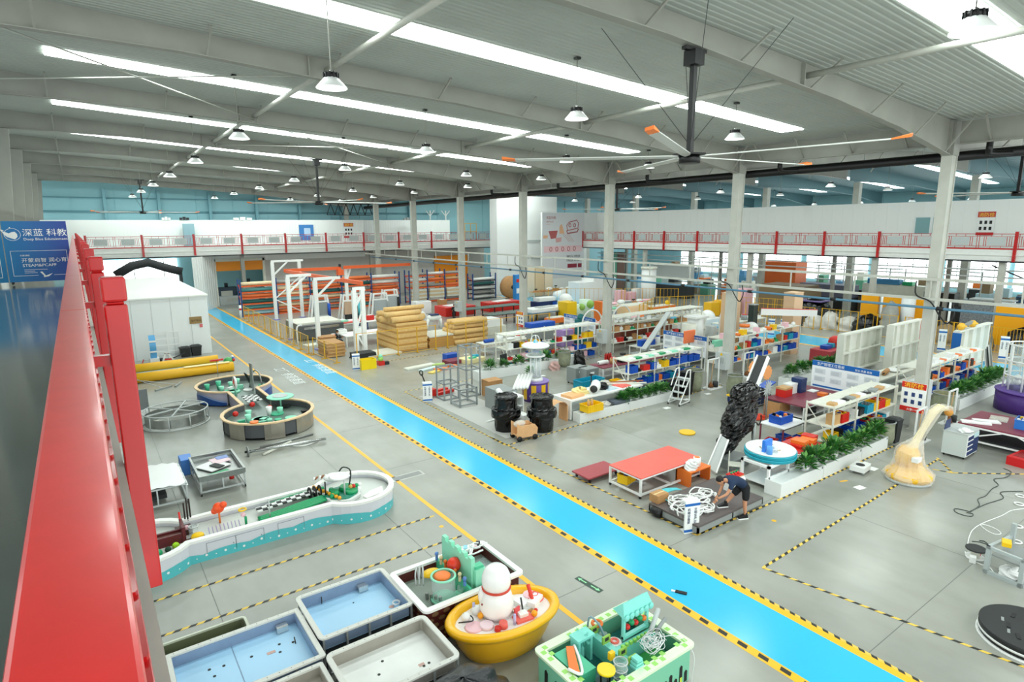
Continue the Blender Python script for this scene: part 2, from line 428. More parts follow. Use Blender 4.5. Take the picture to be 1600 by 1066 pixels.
# left side
ribwall('wall_left', (-3.0, -4), (-3.0, 78), 7.4, 10.0, wall, 1.2, .12, .01)
for i, y in enumerate(YC[2:]):
    t = thing('left_column', f'grey tapered column on the left side, {ordn(i)} from the camera', 'column', (-2.75, y, 0), group='left columns')
    MB().add([(-.15,-.25,7.4),(.25,-.25,7.4),(.75,-.25,13.9),(-.15,-.25,13.9),(-.15,.25,7.4),(.25,.25,7.4),(.75,.25,13.9),(-.15,.25,13.9)],
             [(0,3,2,1),(4,5,6,7),(0,1,5,4),(1,2,6,5),(2,3,7,6),(3,0,4,7)]).build('shaft', beamm, t)
    MB().box(.28, -.1, 9.9, .32, .1, 13.6).build('stiffener', steelw, t)
ribwall('wall_left', (-7.9, 20), (-7.9, 82), 0, 10.2, wall, 3, .1, .02)
ribwall('wall_left', (-7.9, 20), (-7.9, 82), 11.6, 15.1, tealsheet, 3, .1, .02)
# right mezzanine wall
ribwall('wall_right', (61, 6), (61, 68), 6.9, 10.85, wall, 1.0, .12, .008)
ribwall('wall_right', (61, -2), (61, 6), 6.9, 10.85, wall, 1.0, .12, .008)
# tower and poster wall
t = MB(); t.box(45.5, 67, 0, 55.7, 68.7, 13.0); t.box(55.7, 66.5, 0, 61, 67.5, 10.8)
t.box(50.7, 64, 0, 58.3, 64.3, 10.8); t.box(58.1, 64.3, 6.9, 61, 64.5, 10.8)
t.build('wall_tower', mat('tower_white', '#eef0ee', .5), kind='structure')
for z in (6.9, 4.6): MB().box(50.0, 66.9, z, 58, 67.0, z+.25).build('trim_tower', lgrey, kind='structure')
MB().box(53.2, 66.85, 1.5, 58, 67.0, 5.0).build('tower_opening', dark, kind='structure', cat=None)
# ================================================= MEZZANINES, BRIDGE, RAILINGS
deckm = mat('dark_epoxy_deck', '#4e5856', .12, var=.12, scale=.8, coat=.5)
MB().box(-8, -6, 7.15, .0, 78, 7.4).build('floor_mezzanine', deckm, kind='structure')
MB().box(-.02, -4, 6.75, .1, 74.5, 7.43).build('trim_mezzanine_edge', steelw, kind='structure')
fas = mat('fascia_white', '#e3e4df', .5, var=.03)
def bolt(mb, x, y, z, r=.012, h=.012): mb.cyl(x, y, z, r, h, 6)
# near railing, one module per bay
def make_near_bay(first=False, L=3.65):
    y0_ = -2.5 if first else 0
    t = thing('mezzanine_railing_bay', 'x', 'railing')
    MB().box(-.125, y0_, 8.4, .01, L-.004, 8.5).build('handrail', redtop, t, bev=.008)
    MB().box(-.10, y0_, 8.28, -.02, L, 8.31).build('upper_rail', red, t)
    MB().box(-.11, y0_, 7.5, .05, L, 7.56).build('bottom_rail', red, t, bev=.004)
    MB().box(-.10, 0, 7.75, -.02, L, 7.79).build('lower_rail', red, t)
    cl = MB()
    k = 8
    for i in range(k): bolt(cl, .03, (i+.5)*L/k, 7.56, .016, .02)
    cl.build('bolt', red, t, kind='stuff')
    b = MB().box(-.075, -.015, 7.56, -.045, .015, 8.4)
    dat = b.data('baluster', red)
    for y in (.25, .45, .65, 1.55, 1.72, 1.9, 2.08, 2.95, 3.15, 3.35):
        o = bpy.data.objects.new('baluster', dat); COL.objects.link(o); o.parent = t; o.location = (0, y, 0)
    for y in (.72, 2.15): MB().box(-.065, y, 7.82, -.055, y+.75, 8.22).build('panel', lgrey, t)
    if first: return t
    p = MB().box(.105, -.075, 6.5, .235, .075, 8.52); p.box(.12, -.06, 8.52, .22, .06, 8.54)
    p.build('post', red, t, bev=.01)
    MB().box(.1, -.08, 8.54, .24, .08, 8.7).build('post_cap', red, t, bev=.015)
    for z in (8.12, 7.35): MB().box(.0 if z < 8 else -.05, -.03, z, .11, .03, z+.07).build('bracket', red, t)
    return t
nb0 = make_near_bay(True); nb0.location = (0, 1.07, 0); nb0['label'] = 'red flat handrail section nearest the camera, running out of the frame'; nb0['group'] = 'near walkway railing'
nb = make_near_bay()
for i in range(0, 19):
    y = 4.72+3.65*i
    lab = f'red painted railing bay on our walkway, {ordn(i)} post from the camera'
    if i == 0: nb.location = (0, y, 0); nb['label'] = lab; nb['group'] = 'near walkway railing'
    else: dup(nb, (0, y, 0), 0, lab, 'near walkway railing')
# far railing module along local +X
def make_far_bay(L=4.855, top=1.3):
    t = thing('bridge_railing_bay', 'x', 'railing')    # local z=0 is the deck top
    MB().box(0, -.03, 1.12, L, .03, 1.17).build('top_rail', red, t)
    MB().box(0, -.02, .94, L, .02, .965).build('upper_rail', red, t)
    MB().box(0, -.02, .2, L, .02, .225).build('lower_rail', red, t)
    MB().box(0, -.05, -.04, L, .05, .07).build('bottom_rail', red, t)
    dat = MB().box(-.018, -.018, .22, .018, .018, .95).data('baluster', red)
    dat2 = MB().box(-.018, -.018, .07, .018, .018, 1.12).data('baluster', red)
    for x in (.3, .44, .58, 1.9, 2.04, 2.8, 2.94, 4.26, 4.42, 4.56):
        o = bpy.data.objects.new('baluster', dat); COL.objects.link(o); o.parent = t; o.location = (x, 0, 0)
    for x in (.16, 2.34, 2.5): 
        o = bpy.data.objects.new('baluster', dat2); COL.objects.link(o); o.parent = t; o.location = (x, 0, 0)
    st = MB()
    for x in (.9, 1.55, 3.25, 3.9):
        st.box(x-.015,-.015,.07,x+.015,.015,.2); st.box(x-.015,-.015,.965,x+.015,.015,1.12)
    st.build('stub', red, t)
    for x in (.66, 3.02): MB().box(x, -.012, .26, x+1.16, .0, .9).build('panel', lgrey, t)
    MB().box(-.1, -.2, -.95, .1, -.03, 1.33).build('post', red, t)
    return t
fb = make_far_bay()
XR, YB = 58.0, 74.6
ZR, ZBk = 7.0, 7.1
for i in range(13):
    y = 64.0-4.855*i
    lab = f'red railing bay along the right hand gallery, {ordn(i)} counted from the poster wall'
    if i == 0: fb.location = (XR, y, ZR); fb.rotation_euler = (0, 0, -PI/2); fb['label'] = lab; fb['group'] = 'right gallery railing'
    else: dup(fb, (XR, y, ZR), -PI/2, lab, 'right gallery railing')
for i in range(10):
    x = .9+4.855*i
    dup(fb, (x, YB, ZBk), 0, f'red railing bay on the bridge across the back, {ordn(i)} from the left', 'back bridge railing')
# right gallery deck and fascia
MB().box(58, -1, 6.75, 61, 64, 6.98).build('floor_gallery', lgrey, kind='structure')
f = MB(); f.box(57.96, -1, 6.55, 58.04, 64, 6.98); f.box(57.98, -1, 6.1, 58.1, 64, 6.5); f.box(57.9, -1, 6.5, 58.06, 64, 6.56)
f.build('trim_gallery_edge', fas, kind='structure')
MB().box(57.9, -1, 5.98, 58.25, 64, 6.09).build('trim_gallery_flange', dark, kind='structure')
MB().box(-.0, 74.6, 6.8, 49.4, 78, 7.08).build('floor_bridge', lgrey, kind='structure')
f = MB(); f.box(0, 74.56, 6.6, 49.4, 74.64, 7.08); f.box(0, 74.6, 6.1, 49.4, 74.7, 6.55); f.box(0, 74.5, 6.55, 49.4, 74.66, 6.6)
f.build('trim_bridge_edge', fas, kind='structure')
MB().box(0, 74.5, 5.98, 49.4, 74.9, 6.09).build('trim_bridge_flange', dark, kind='structure')
# gallery columns (double row) and cross braces below
gcol = mat('gallery_column', '#8e8d86', .6)
for i, y in enumerate([5.5, 10.9, 16.2, 20.6, 25.5, 30.4, 38, 43.5, 52.8, 58.5]):
    t = thing('gallery_column', f'grey column under the right gallery, {ordn(i)} from the right', 'column', (58.4 if i % 2 == 0 else 61, y, 0), group='gallery columns')
    w = .42 if i % 2 == 0 else .3
    MB().box(-w/2, -w/2, 0, w/2, w/2, 5.97 if i % 2 == 0 else 6.7).build('shaft', steelw if i % 2 == 0 else gcol, t)
for i, x in enumerate((15.5, 31.2)):
    single(MB().box(-.2, -.2, 0, .2, .2, 5.97), 'bridge_column', gcol, f'grey column under the back bridge, {"left" if i==0 else "right"} one', 'column', (x, 75.2, 0), group='bridge columns')
for z in (5.3, 4.75):
    single(MB().tube([(0, 4, 0), (0, 62, 0)], .06, 8), 'gallery_pipe', lgrey, f'thin grey pipe running under the right gallery, {"upper" if z > 5 else "lower"}', 'pipe', (59, 0, z))
t = thing('gallery_brace', 'dark crossed steel brace under the right gallery', 'brace', (60.5, 0, 0))
MB().bar((0, 7.5, 5.9), (0, 15.6, 3.0), .1).build('rod', dark, t); MB().bar((0, 10.6, 2.6), (0, 17.5, 5.6), .1).build('rod', dark, t)
# windows in the far right wall, seen under the gallery
daylit = mat('daylit_window', '#f6ffff', .3, emit=2.6)
k = 0
for y0, y1 in ((1, 8.8), (9.5, 16.6), (17.2, 24.2), (24.8, 31.4), (32, 40), (41, 50), (51, 61), (62, 74)):
    k += 1
    o = MB().box(91.7, y0, .8, 91.85, y1, 6.0).build(f'window_{k}', daylit, kind='structure')
    for q in range(1, 5):
        yy = y0+(y1-y0)*q/5; MB().box(91.6, yy-.04, .8, 91.72, yy+.04, 6.0).build('mullion', lgrey, o)
    MB().box(91.6, y0, 3.5, 91.72, y1, 3.6).build('mullion', lgrey, o)
# left clerestory windows
o = MB().box(-7.75, 21, 10.3, -7.7, 81, 11.6).build('window_9', daylit, kind='structure')
o = MB().box(-6.6, 81.6, 10.1, -3.3, 81.7, 11.9).build('window_13', daylit, kind='structure')
MB().box(-5.0, 81.5, 10.1, -4.9, 81.6, 11.9).build('mullion', lgrey, o)
# blue banner at the end of our walkway
t = thing('backdrop_banner', 'blue banner board with white whale logo and lettering at the walkway end', 'banner', (-.11, 22.9, 7.5)); t.scale = (1.245, 1, 1.15)
bm = bpy.data.materials.new('banner_blue'); bm.use_nodes = True
def _bn():
    nt = bm.node_tree; b = nt.nodes['Principled BSDF']; tc = nt.nodes.new('ShaderNodeTexCoord'); g = nt.nodes.new('ShaderNodeSeparateXYZ')
    nt.links.new(tc.outputs['Object'], g.inputs[0]); rp = nt.nodes.new('ShaderNodeValToRGB'); mr = nt.nodes.new('ShaderNodeMapRange')
    mr.inputs[1].default_value = -2.4; mr.inputs[2].default_value = .1; nt.links.new(g.outputs['X'], mr.inputs[0]); nt.links.new(mr.outputs[0], rp.inputs[0])
    e = rp.color_ramp.elements; e[0].position = .0; e[0].color = lin('#0f8fb0'); e[1].position = 1; e[1].color = lin('#20308f')
    e2 = rp.color_ramp.elements.new(.55); e2.color = lin('#0b6fae')
    nt.links.new(rp.outputs[0], b.inputs['Base Color']); b.inputs['Roughness'].default_value = .35
_bn()
MB().box(-1.25, 0, 0, -.03, .03, 1.53).build('board', bm, t)
MB().box(-2.6, 0, 0, -1.27, .03, 1.53).build('board', bm, t)
f = MB(); 
for a, b_, c, d in ((-1.16, .15, -.09, .158), (-1.16, .78, -.09, .788), (-1.16, .15, -1.152, .788), (-.098, .15, -.09, .788), (-2.5, .12, -1.36, .13), (-1.37, .12, -1.36, 1.35)):
    f.box(a, -.008, b_, c, 0, d)
f.build('white_frame', wprint, t)
MB().box(-.7, -.012, .12, -.4, -.006, .19).build('frame_gap', bm, t)
rx = (PI/2, 0, 0)
text('深蓝 科教', .2, t, (-.89, -.006, 1.17), rx, wprint); text('Deep Blue Edutainment', .088, t, (-.88, -.006, 1.05), rx, wprint)
text('开蒙启智 润心育人', .12, t, (-.98, -.006, .5), rx, wprint); text('STEAM&PCAFF', .1, t, (-.97, -.006, .38), rx, wprint)
text('科教课程', .045, t, (-.99, -.006, .65), rx, wprint)
lg = MB()
for z, w in ((.3, .44), (.26, .2), (.22, .24)): lg.box(-.95, -.008, z, -.95+w, 0, z+.008)
lg.build('small_print', wprint, t)
lg = MB(); n = 28
cx, cz = -1.07, 1.2
ringp = [(cx+.15*math.cos(2*PI*i/n), -.006, cz+.15*math.sin(2*PI*i/n)) for i in range(n)]
lg.tube(ringp, .005, 5, True)
lg.add([(cx-.19,-.007,cz+.09),(cx-.12,-.007,cz+.06),(cx-.06,-.007,cz+.03),(cx+.0,-.007,cz+.06),(cx+.05,-.007,cz+.07),(cx+.09,-.007,cz+.01),(cx+.09,-.007,cz-.06),(cx+.04,-.007,cz-.12),(cx-.02,-.007,cz-.1),(cx-.1,-.007,cz-.06),(cx-.15,-.007,cz+.0)], [tuple(range(11))])
lg.add([(cx-.22,-.007,cz+.13),(cx-.17,-.007,cz+.12),(cx-.14,-.007,cz+.09),(cx-.19,-.007,cz+.08)], [(0,1,2,3)])
lg.sph((cx-.03,-.006,cz+.17), .014)
lg.build('whale_logo', wprint, t)
lg = MB(); lg.add([(-.66,-.014,.24),(-.6,-.014,.15),(-.58,-.014,.18),(-.62,-.014,.25),(-.56,-.014,.14),(-.42,-.014,.2),(-.5,-.014,.12),(-.6,-.014,.1)], [(0,1,2,3),(2,4,7,1),(4,5,6,7)])
lg.build('butterfly_mark', wprint, t)
for x in (-2.2, -1.2, -.15): MB().box(x-.02, .03, -.06, x+.02, .3, 0).build('foot', dark, t)
# notice boards on walls
def notice(label, loc, rz, w, h, head, txt, back=white, hm=red, tsz=.3):
    t = thing('notice_board', label, 'sign', loc, rz)
    MB().box(-w/2, 0, 0, w/2, .04, h).build('board', back, t)
    MB().box(-w/2, -.01, h*.76, w/2, 0, h).build('header', hm, t)
    text(txt, tsz, t, (0, -.02, h*.8), rx, mat('yellow_print', '#ffd23a', .5), align='CENTER')
    b = MB()
    for r_ in range(2):
        for c in range(3): b.box(-w*.36+c*w*.28, -.01, h*(.48-r_*.26), -w*.36+c*w*.28+w*.15, 0, h*(.62-r_*.26))
    b.build('pictogram', ink, t)
    MB().box(-w/2, -.01, 0, w/2, 0, h*.12).build('footer', hm, t)
    return t
notice('white fire notice with orange header above the back bridge', (29.4, 77.85, 7.7), 0, 1.3, 1.9, .2, '消防栓', tsz=.4)
notice('white fire notice with red header on gallery wall near the middle', (60.85, 41.6, 8.0), -PI/2, 1.1, 1.7, .2, '消防栓', tsz=.36)
notice('white fire notice with red header on gallery wall at right', (60.85, 18.4, 8.0), -PI/2, 1.2, 1.9, .2, '消防栓', tsz=.36)
t = thing('wall_poster', 'blue picture poster on the white wall behind the bridge', 'poster', (23.9, 77.85, 7.9)); MB().box(-.9,0,-.4,.9,.03,1.5).build('sheet', mat('poster_blue','#3f7fc0',.5), t); MB().box(-.3,-.01,.2,.5,0,1.1).build('picture', mat('poster_light','#b9d4ee',.5), t)
t = thing('gallery_cabinet', 'pale blue grey cabinet standing on the bridge at left', 'cabinet', (10.6, 77.3, 7.08)); MB().box(-.55,-.3,0,.55,.3,2.5).build('body', mat('cabinet_blue_grey','#8fb3bd',.4), t); MB().box(-.5,-.32,.1,-.02,-.3,2.4).build('door', mat('cabinet_blue_grey','#8fb3bd',.4), t); MB().box(.02,-.32,.1,.5,-.3,2.4).build('door', mat('cabinet_blue_grey','#8fb3bd',.4), t)
t = MB().box(60.88, 20.95, 6.98, 60.93, 23.7, 9.6).build('door_1', mat('door_frame_white', '#e9edec', .4), kind='structure')
MB().box(60.84, 21.1, 8.1, 60.88, 22.2, 9.5).build('pane', mat('door_glass_teal', '#7aa5a8', .2), t); MB().box(60.84, 22.45, 8.1, 60.88, 23.55, 9.5).build('pane', MATS['door_glass_teal'], t)
# poster wall print
t = thing('wall_mural', 'tall pale mural poster with red line drawings on the white tower wall', 'poster', (50.75, 63.97, 2.0))
MB().box(0, -.02, 0, 7.4, 0, 8.75).build('sheet', mat('mural_grey', '#d9dadd', .5), t)
mr = mat('mural_red', '#b5605f', .5); ms = mat('mural_soft_red', '#dba5a2', .5); mp_ = mat('mural_pink_band', '#e6c3c7', .5); mo = mat('mural_orange','#e3b08a',.5)
m_ = MB(); 
m_.box(.2, -.03, 3.5, 0+7.0, -.02, 4.35); m_.build('pink_band', mp_, t)
m_ = MB()
for i in range(5): 
    c = 1.4+i*1.05
    m_.tube([(c+.22*math.cos(2*PI*k/10), -.04, 3.93+.28*math.sin(2*PI*k/10)) for k in range(10)], .05, 4, True)
m_.build('line_icons', mr, t)
m_ = MB()
m_.add([(1.0,-.03,6.35),(2.6,-.03,6.4),(2.3,-.03,5.4),(1.4,-.03,5.3)], [(0,3,2,1)]); m_.build('cup_drawing', mr, t)
m_ = MB(); m_.tube([(4.2,-.04,7.1),(4.6,-.04,7.5),(6.0,-.04,7.8),(6.3,-.04,7.4),(6.2,-.04,6.7),(4.3,-.04,6.4)], .06, 4, True); m_.tube([(4.2,-.04,6.4),(4.3,-.04,6.0),(6.1,-.04,6.2),(6.3,-.04,6.6)], .08, 4)
for c in (4.75, 5.6): m_.tube([(c+.2*math.cos(2*PI*k/10), -.04, 7.1+.25*math.sin(2*PI*k/10)) for k in range(10)], .05, 4, True)
m_.build('machine_drawing', mr, t)
m_ = MB(); m_.add([(2.9,-.03,7.0),(3.3,-.03,7.3),(3.8,-.03,6.0),(2.9,-.03,6.0)], [(0,3,2,1)]); m_.add([(.1,-.03,5.8),(.9,-.03,5.8),(.8,-.03,5.4),(.1,-.03,5.4)], [(0,3,2,1)]); m_.build('warm_patches', mo, t)
m_ = MB()
for k in range(4): m_.bar((3.5+k*.35,-.04,5.9),(4.6+k*.3,-.04,4.9), .06, .02)
m_.add([(2.2,-.03,5.4),(3.3,-.03,5.5),(3.2,-.03,4.9),(2.3,-.03,4.8)], [(0,3,2,1)]); m_.build('slide_drawing', ms, t)
text('深蓝科教', .42, t, (.6,-.03,7.95), rx, mr); text('DEEP BLUE', .26, t, (.6,-.03,7.5), rx, mr)
text('STEAM', .22, t, (.6,-.03,7.15), rx, ms)
m_ = MB().box(4.4,-.03,1.3,6.1,-.02,1.85); m_.box(6.3,-.03,1.3,7.0,-.02,1.85); m_.build('maroon_label', mat('mural_maroon','#8c2438',.5), t)
text('开蒙启智 润心育人', .36, t, (4.2,-.03,2.2), rx, ink, sx=.85); text('寓教于乐 科教创新', .36, t, (4.2,-.03,2.75), rx, ink, sx=.85)
# orange roller doors under the bridge
od = mat('orange_roller_door', '#f0920f', .45)
def roller(name, x0, x1, y, z0, z1):
    o = MB().box(x0, y-.12, z0, x1, y+.05, z1).build(name, od, kind='structure'); n = int((z1-z0)/.18)
    for i in range(n): MB().box(x0, y-.15, z0+i*.18, x1, y-.12, z0+i*.18+.13).build('slat', od, o)
roller('door_2', 13.1, 18.3, 77.9, 4.1, 5.2)
roller('door_3', 41.9, 47.4, 77.9, 0, 4.9)
d = MB(); d.box(12.9, 77.7, 0, 13.1, 78.1, 5.5); d.box(18.3, 77.7, 0, 18.55, 78.1, 5.5); d.box(12.9, 77.7, 5.2, 18.55, 78.1, 5.5)
d.build('trim_door', offwhite, kind='structure')
# ================================================= LAMPS, FANS, DUCTS, TRAYS
lampw = mat('lamp_shade_white', '#eef1ef', .35); glow = mat('lamp_diffuser', '#fbfffb', .4, emit=1.3)
def make_lamp():
    t = thing('high_bay_lamp', 'x', 'lamp')     # origin at lamp centre
    MB().lathe([(.1,.16),(.16,.14),(.36,-.08),(.36,-.1)], 18, cap=False).build('shade', lampw, t)
    MB().cyl(0,0,-.1,.34,.015,18).build('diffuser', glow, t)
    h = MB(); h.cyl(0,0,.13,.17,.1,18)
    for i in range(12):
        a = 2*PI*i/12; h.cbox(.17*math.cos(a), .17*math.sin(a), .12, .03, .03, .12, a)
    h.build('heat_sink', black, t)
    MB().tube([(0,0,.22),(0,0,.3)], .03, 8).build('hook', steel, t)
    return t
lp = make_lamp(); lp.location = (0,0,0); used = [False]
def lamp(x, y, z, label, group, hall):
    if not used[0]: t = lp; t.location = (x,y,z); t['label'] = label; t['group'] = group; used[0] = True
    else: t = dup(lp, (x,y,z), 0, label, group)
    zt = zroof(x)-.02
    MB().tube([(0,0,.28),(0,0,zt-z)], .014, 6).build('rod', steelw, t)
    MB().box(-.08,-.08,zt-z-.06,.08,.08,zt-z).build('ceiling_mount', dark, t)
rows = ['nearest','second','third','fourth','fifth','sixth','seventh']
for r_ in range(7):
    for c, x in enumerate((5.3, 12.9, 20.9, 27.0)):
        if r_ == 0 and c == 3: continue
        y = 14.6+9.8*r_
        lamp(x, y, 12.3, f'white high bay lamp under the left roof, {rows[r_]} row, {ordn(c)} from left', 'high bay lamps of the left bay', 0)
lamp(12.9, 4.45, 12.3, 'large white high bay lamp near the top right corner of the view', 'high bay lamps of the left bay', 0)
for r_ in range(6):
    for c, x in enumerate((47.5, 57)):
        y = 14.7+9.8*r_
        if c == 1 and r_ == 5: continue
        lamp(x, y, 11.9, f'white lamp beyond the column row, {"near" if c==0 else "far"} line, {rows[r_]} from the right', 'high bay lamps of the right bay', 1)
for r_ in range(7):
    lamp(80, 20+5.8*r_, 11.6, f'small white lamp in the teal hall behind the gallery wall, {ordn(r_)} from the right', 'lamps of the teal hall', 2)
# big ceiling fans, blades at rest
def make_fan():
    t = thing('ceiling_fan', 'x', 'fan')
    MB().cyl(0,0,-.14,.27,.2,20).build('motor', black, t)
    h = MB().cyl(0,0,.06,.42,.04,5); h.build('hub_plate', black, t)
    for k in range(5):
        a = math.radians(210+72*k); c, s_ = math.cos(a), math.sin(a)
        b = MB(); w = .085
        pts = []
        for r_, ww in ((.3,.06),(.6,.11),(4.5,.1)):
            pts.append((r_, ww))
        for (ra,wa),(rb,wb_) in zip(pts, pts[1:]):
            V = lambda r_, w_, z: (r_*c-w_*s_, r_*s_+w_*c, z)
            b.add([V(ra,-wa,.0),V(ra,wa,.035),V(rb,wb_,.035),V(rb,-wb_,.0),V(ra,-wa,.02),V(ra,wa,.055),V(rb,wb_,.055),V(rb,-wb_,.02)],
                  [(0,1,2,3),(7,6,5,4),(0,4,5,1),(1,5,6,2),(2,6,7,3),(3,7,4,0)])
        o = b.build('blade', mat('fan_blade_silver', '#c9ccc6', .35, .3), t)
        tb = MB(); tb.add([V(4.5,-.1,.0),V(4.5,.1,.035),V(4.85,.07,.05),V(4.85,-.1,.02),V(4.5,-.1,.03),V(4.5,.1,.06),V(4.85,.07,.12),V(4.85,-.1,.08)],
                  [(0,1,2,3),(7,6,5,4),(0,4,5,1),(1,5,6,2),(2,6,7,3),(3,7,4,0)])
        tb.build('blade_tip', orange, o)
    return t
fan = make_fan()
def fan_at(f, x, y, z, ztop, label):
    f.location = (x, y, z); f['label'] = label; f['group'] = 'large ceiling fans'
    MB().bar((0,0,.1),(0,0,ztop-z-.05), .13).build('drop_pole', black, f)
    m = MB(); m.box(-.4,-.07,ztop-z-.12,.4,.07,ztop-z-.04); m.box(-.18,-.18,ztop-z-.45,.18,.18,ztop-z-.1); m.build('beam_clamp', black, f)
    for i in range(4):
        a = PI/4+PI/2*i
        MB().tube([(0,0,.3),(2.3*math.cos(a),2.3*math.sin(a),ztop-z+.55)], .008, 4).build('stay_wire', dark, f)
fans = [(13.1,10.45,10.7,zb(13.1)),(13.1,39.7,10.6,zb(13.1)),(40,39.7,10.45,12.8),(40,10.9,10.5,12.8),(5.7,69,10.6,13.7)]
fl = ['large five blade ceiling fan with orange tips, nearest, on a long black pole','large five blade fan in the middle distance of the left bay','fan beyond the column row near the tower','fan beyond the column row at the right edge','farthest fan, high up at far left']
src = [fan]+[dup(fan, (0,0,0)) for _ in range(4)]
for f_, (x,y,z,zt), l in zip(src, fans, fl): fan_at(f_, x, y, z, zt, l)
# black air duct with drop pipes, right side of the column row
t = thing('air_duct', 'long black air pipe slung beside the column heads', 'pipe', (31, 0, 0))
MB().tube([(0,-2,11.85),(0,76,11.5)], .2, 14).build('main_pipe', black, t)
for y in (5,8.5,12,14.5,18,22,25,28,33,38,43,50,58): MB().tube([(0,y,11.95),(0,y,12.2),(-.02,y,13)], .02, 5).build('hanger', lgrey, t)
for y in (9.3, 18.2, 27.2, 36, 45): MB().tube(pipe_path([(0,y-.6,11.75),(-.7,y,11.75),(-.95,y,11.9),(-.95,y,12.1),(-.95,y,12.9)], 4), .12, 10).build('drop_pipe', black, t)
# cable ladder and blue pipe along the columns
t = thing('cable_ladder', 'grey two rail cable ladder running along the column row', 'cable tray', (29.15, 0, 0))
for z in (6.68, 5.85): MB().box(-.03, -3, z-.06, .03, 72, z+.06).build('rail', steelw, t)
for k in range(24): MB().box(-.02, -2+k*3.1, 5.8, .02, -1.94+k*3.1, 6.7).build('upright', steelw, t)
t = thing('blue_air_line', 'thin blue grey pipe with black couplings below the cable ladder', 'pipe', (28.95, 0, 5.5))
MB().tube([(0,-3,0),(0,70,0)], .055, 10).build('pipe', mat('blue_grey_pipe','#4d7891',.4), t)
for k in range(16): MB().tube([(0,1+k*4.4,0),(0,1.25+k*4.4,0)], .085, 8).build('coupling', black, t)
for i, y in enumerate(YC[1:5]):
    t = thing('cable_bundle', f'black cable looping down beside the {ordn(i)} column from the right', 'cable', (29.15, y, 0))
    MB().tube(pipe_path([(-.1,.5,6.6),(-.12,.45,6.0),(-.1,-.1,5.75),(-.1,-.5,5.2),(-.1,-.8,4.9),(-.1,-1.0,5.3),(-.1,-.9,5.8)], 5), .03, 6).build('cable', black, t)
t = thing('second_ladder', 'thin grey rail hung from the back bridge toward the columns', 'cable tray', (0,0,0))
MB().bar((28.6, 74.4, 6.5), (29.1, 60, 6.65), .08).build('rail', steelw, t)
# ================================================= FLOOR MARKINGS
hzb = mat('tape_black', '#26261f', .5); hzy = mat('tape_yellow', '#e7c14e', .45)
def tape(p, q, label, w=.08, step=.16, z=.004):
    p = Vector((p[0], p[1], 0)); q = Vector((q[0], q[1], 0)); d = (q-p); L = d.length; d /= L; n = Vector((-d.y, d.x, 0))
    mb = MB(); k = max(2, int(L/step)); s_ = L/k; sh = w*.9
    for i in range(k):
        mb.m = i % 2; a = p+d*i*s_; b = a+d*s_
        mb.add([a-n*w/2+Vector((0,0,z)), b-n*w/2+Vector((0,0,z)), b+n*w/2+d*sh+Vector((0,0,z)), a+n*w/2+d*sh+Vector((0,0,z))], [(0,1,2,3)])
    return single(mb, 'hazard_tape', [hzy, hzb], label, 'floor marking')
single(MB().box(10.95, -3, 0, 12.5, 77, .003), 'painted_lane', laneblue, 'bright blue painted walkway lane running the length of the floor', 'floor marking')
t = thing('lane_border', 'yellow border with black dashes on the near side of the blue lane', 'floor marking', (0,0,0))
MB().box(10.72, -3, 0, 10.95, 77, .004).build('stripe', yline, t)
d = MB()
for i in range(157): y = -2+i*.5; d.add([(10.78,y,.006),(10.9,y+.04,.006),(10.9,y+.27,.006),(10.78,y+.23,.006)], [(0,1,2,3)])
d.build('dashes', hzb, t, kind='stuff')
t = thing('lane_border', 'yellow border with a striped outer edge on the far side of the blue lane', 'floor marking', (0,0,0))
MB().box(12.5, -3, 0, 12.7, 77, .004).build('stripe', yline, t)
d = MB()
for i in range(600):
    y = -3+i*.13; d.m = i % 2; d.add([(12.7,y,.005),(12.78,y+.06,.005),(12.78,y+.19,.005),(12.7,y+.13,.005)], [(0,1,2,3)])
d.build('striped_edge', [hzy, hzb], t)
single(MB().box(8.43, 2, 0, 8.57, 76, .004), 'yellow_floor_line', yline, 'solid yellow line left of the blue lane', 'floor marking')
single(MB().box(44.6, -3, 0, 48.2, 66, .003), 'painted_lane', laneblue, 'pale blue lane crossing far at right behind the white moulds', 'floor marking')
single(MB().box(44.3, -3, 0, 44.6, 66, .004), 'yellow_floor_line', yline, 'yellow line on the near side of the far right lane', 'floor marking')
single(MB().box(48.2, -3, 0, 48.5, 66, .004), 'yellow_floor_line', yline, 'yellow line on the far side of the far right lane', 'floor marking')
tape((.3,16.07),(8.25,15.94),'striped tape on the floor in front of the long wave table')
tape((.3,14.48),(8.3,14.33),'striped tape on the floor above the blue lined tanks')
tape((13.75,21),(13.95,10.25),'striped tape beside the lane from the red table to the sign')
tape((13.95,10.25),(18.1,10.12),'striped tape in front of the worker platform')
tape((18.1,10.12),(26.5,10.1),'striped tape along the nearest white planter')
tape((26.3,8.45),(13.95,8.1),'striped tape along the middle of the right floor')
tape((13.95,8.1),(14.95,2.6),'striped tape going down the lower right floor')
tape((25.0,8.2),(25.2,7.6),'short striped tape left under the tool cabinet'); tape((25.2,7.6),(26.4,8.5),'short striped tape right under the tool cabinet')
tape((25.2,7.6),(28.4,5.0),'striped tape running right from the tool cabinet')
tape((13.7,19.7),(30,20.3),'long striped tape in front of the middle planter')
tape((13.7,19.7),(14.0,30),'striped tape along the mat of the black drums')
tape((14,30),(30,30),'striped tape along the far aisle')
tape((14.0,37.8),(31,38.2),'striped tape in front of the kraft paper stacks')
single(MB().box(14.2,20.4,0,16.6,28.6,.004), 'floor_mat', mat('pale_mat', '#b7b7b2', .6), 'pale rectangle of floor sheet under the grey frames and black drums', 'mat')
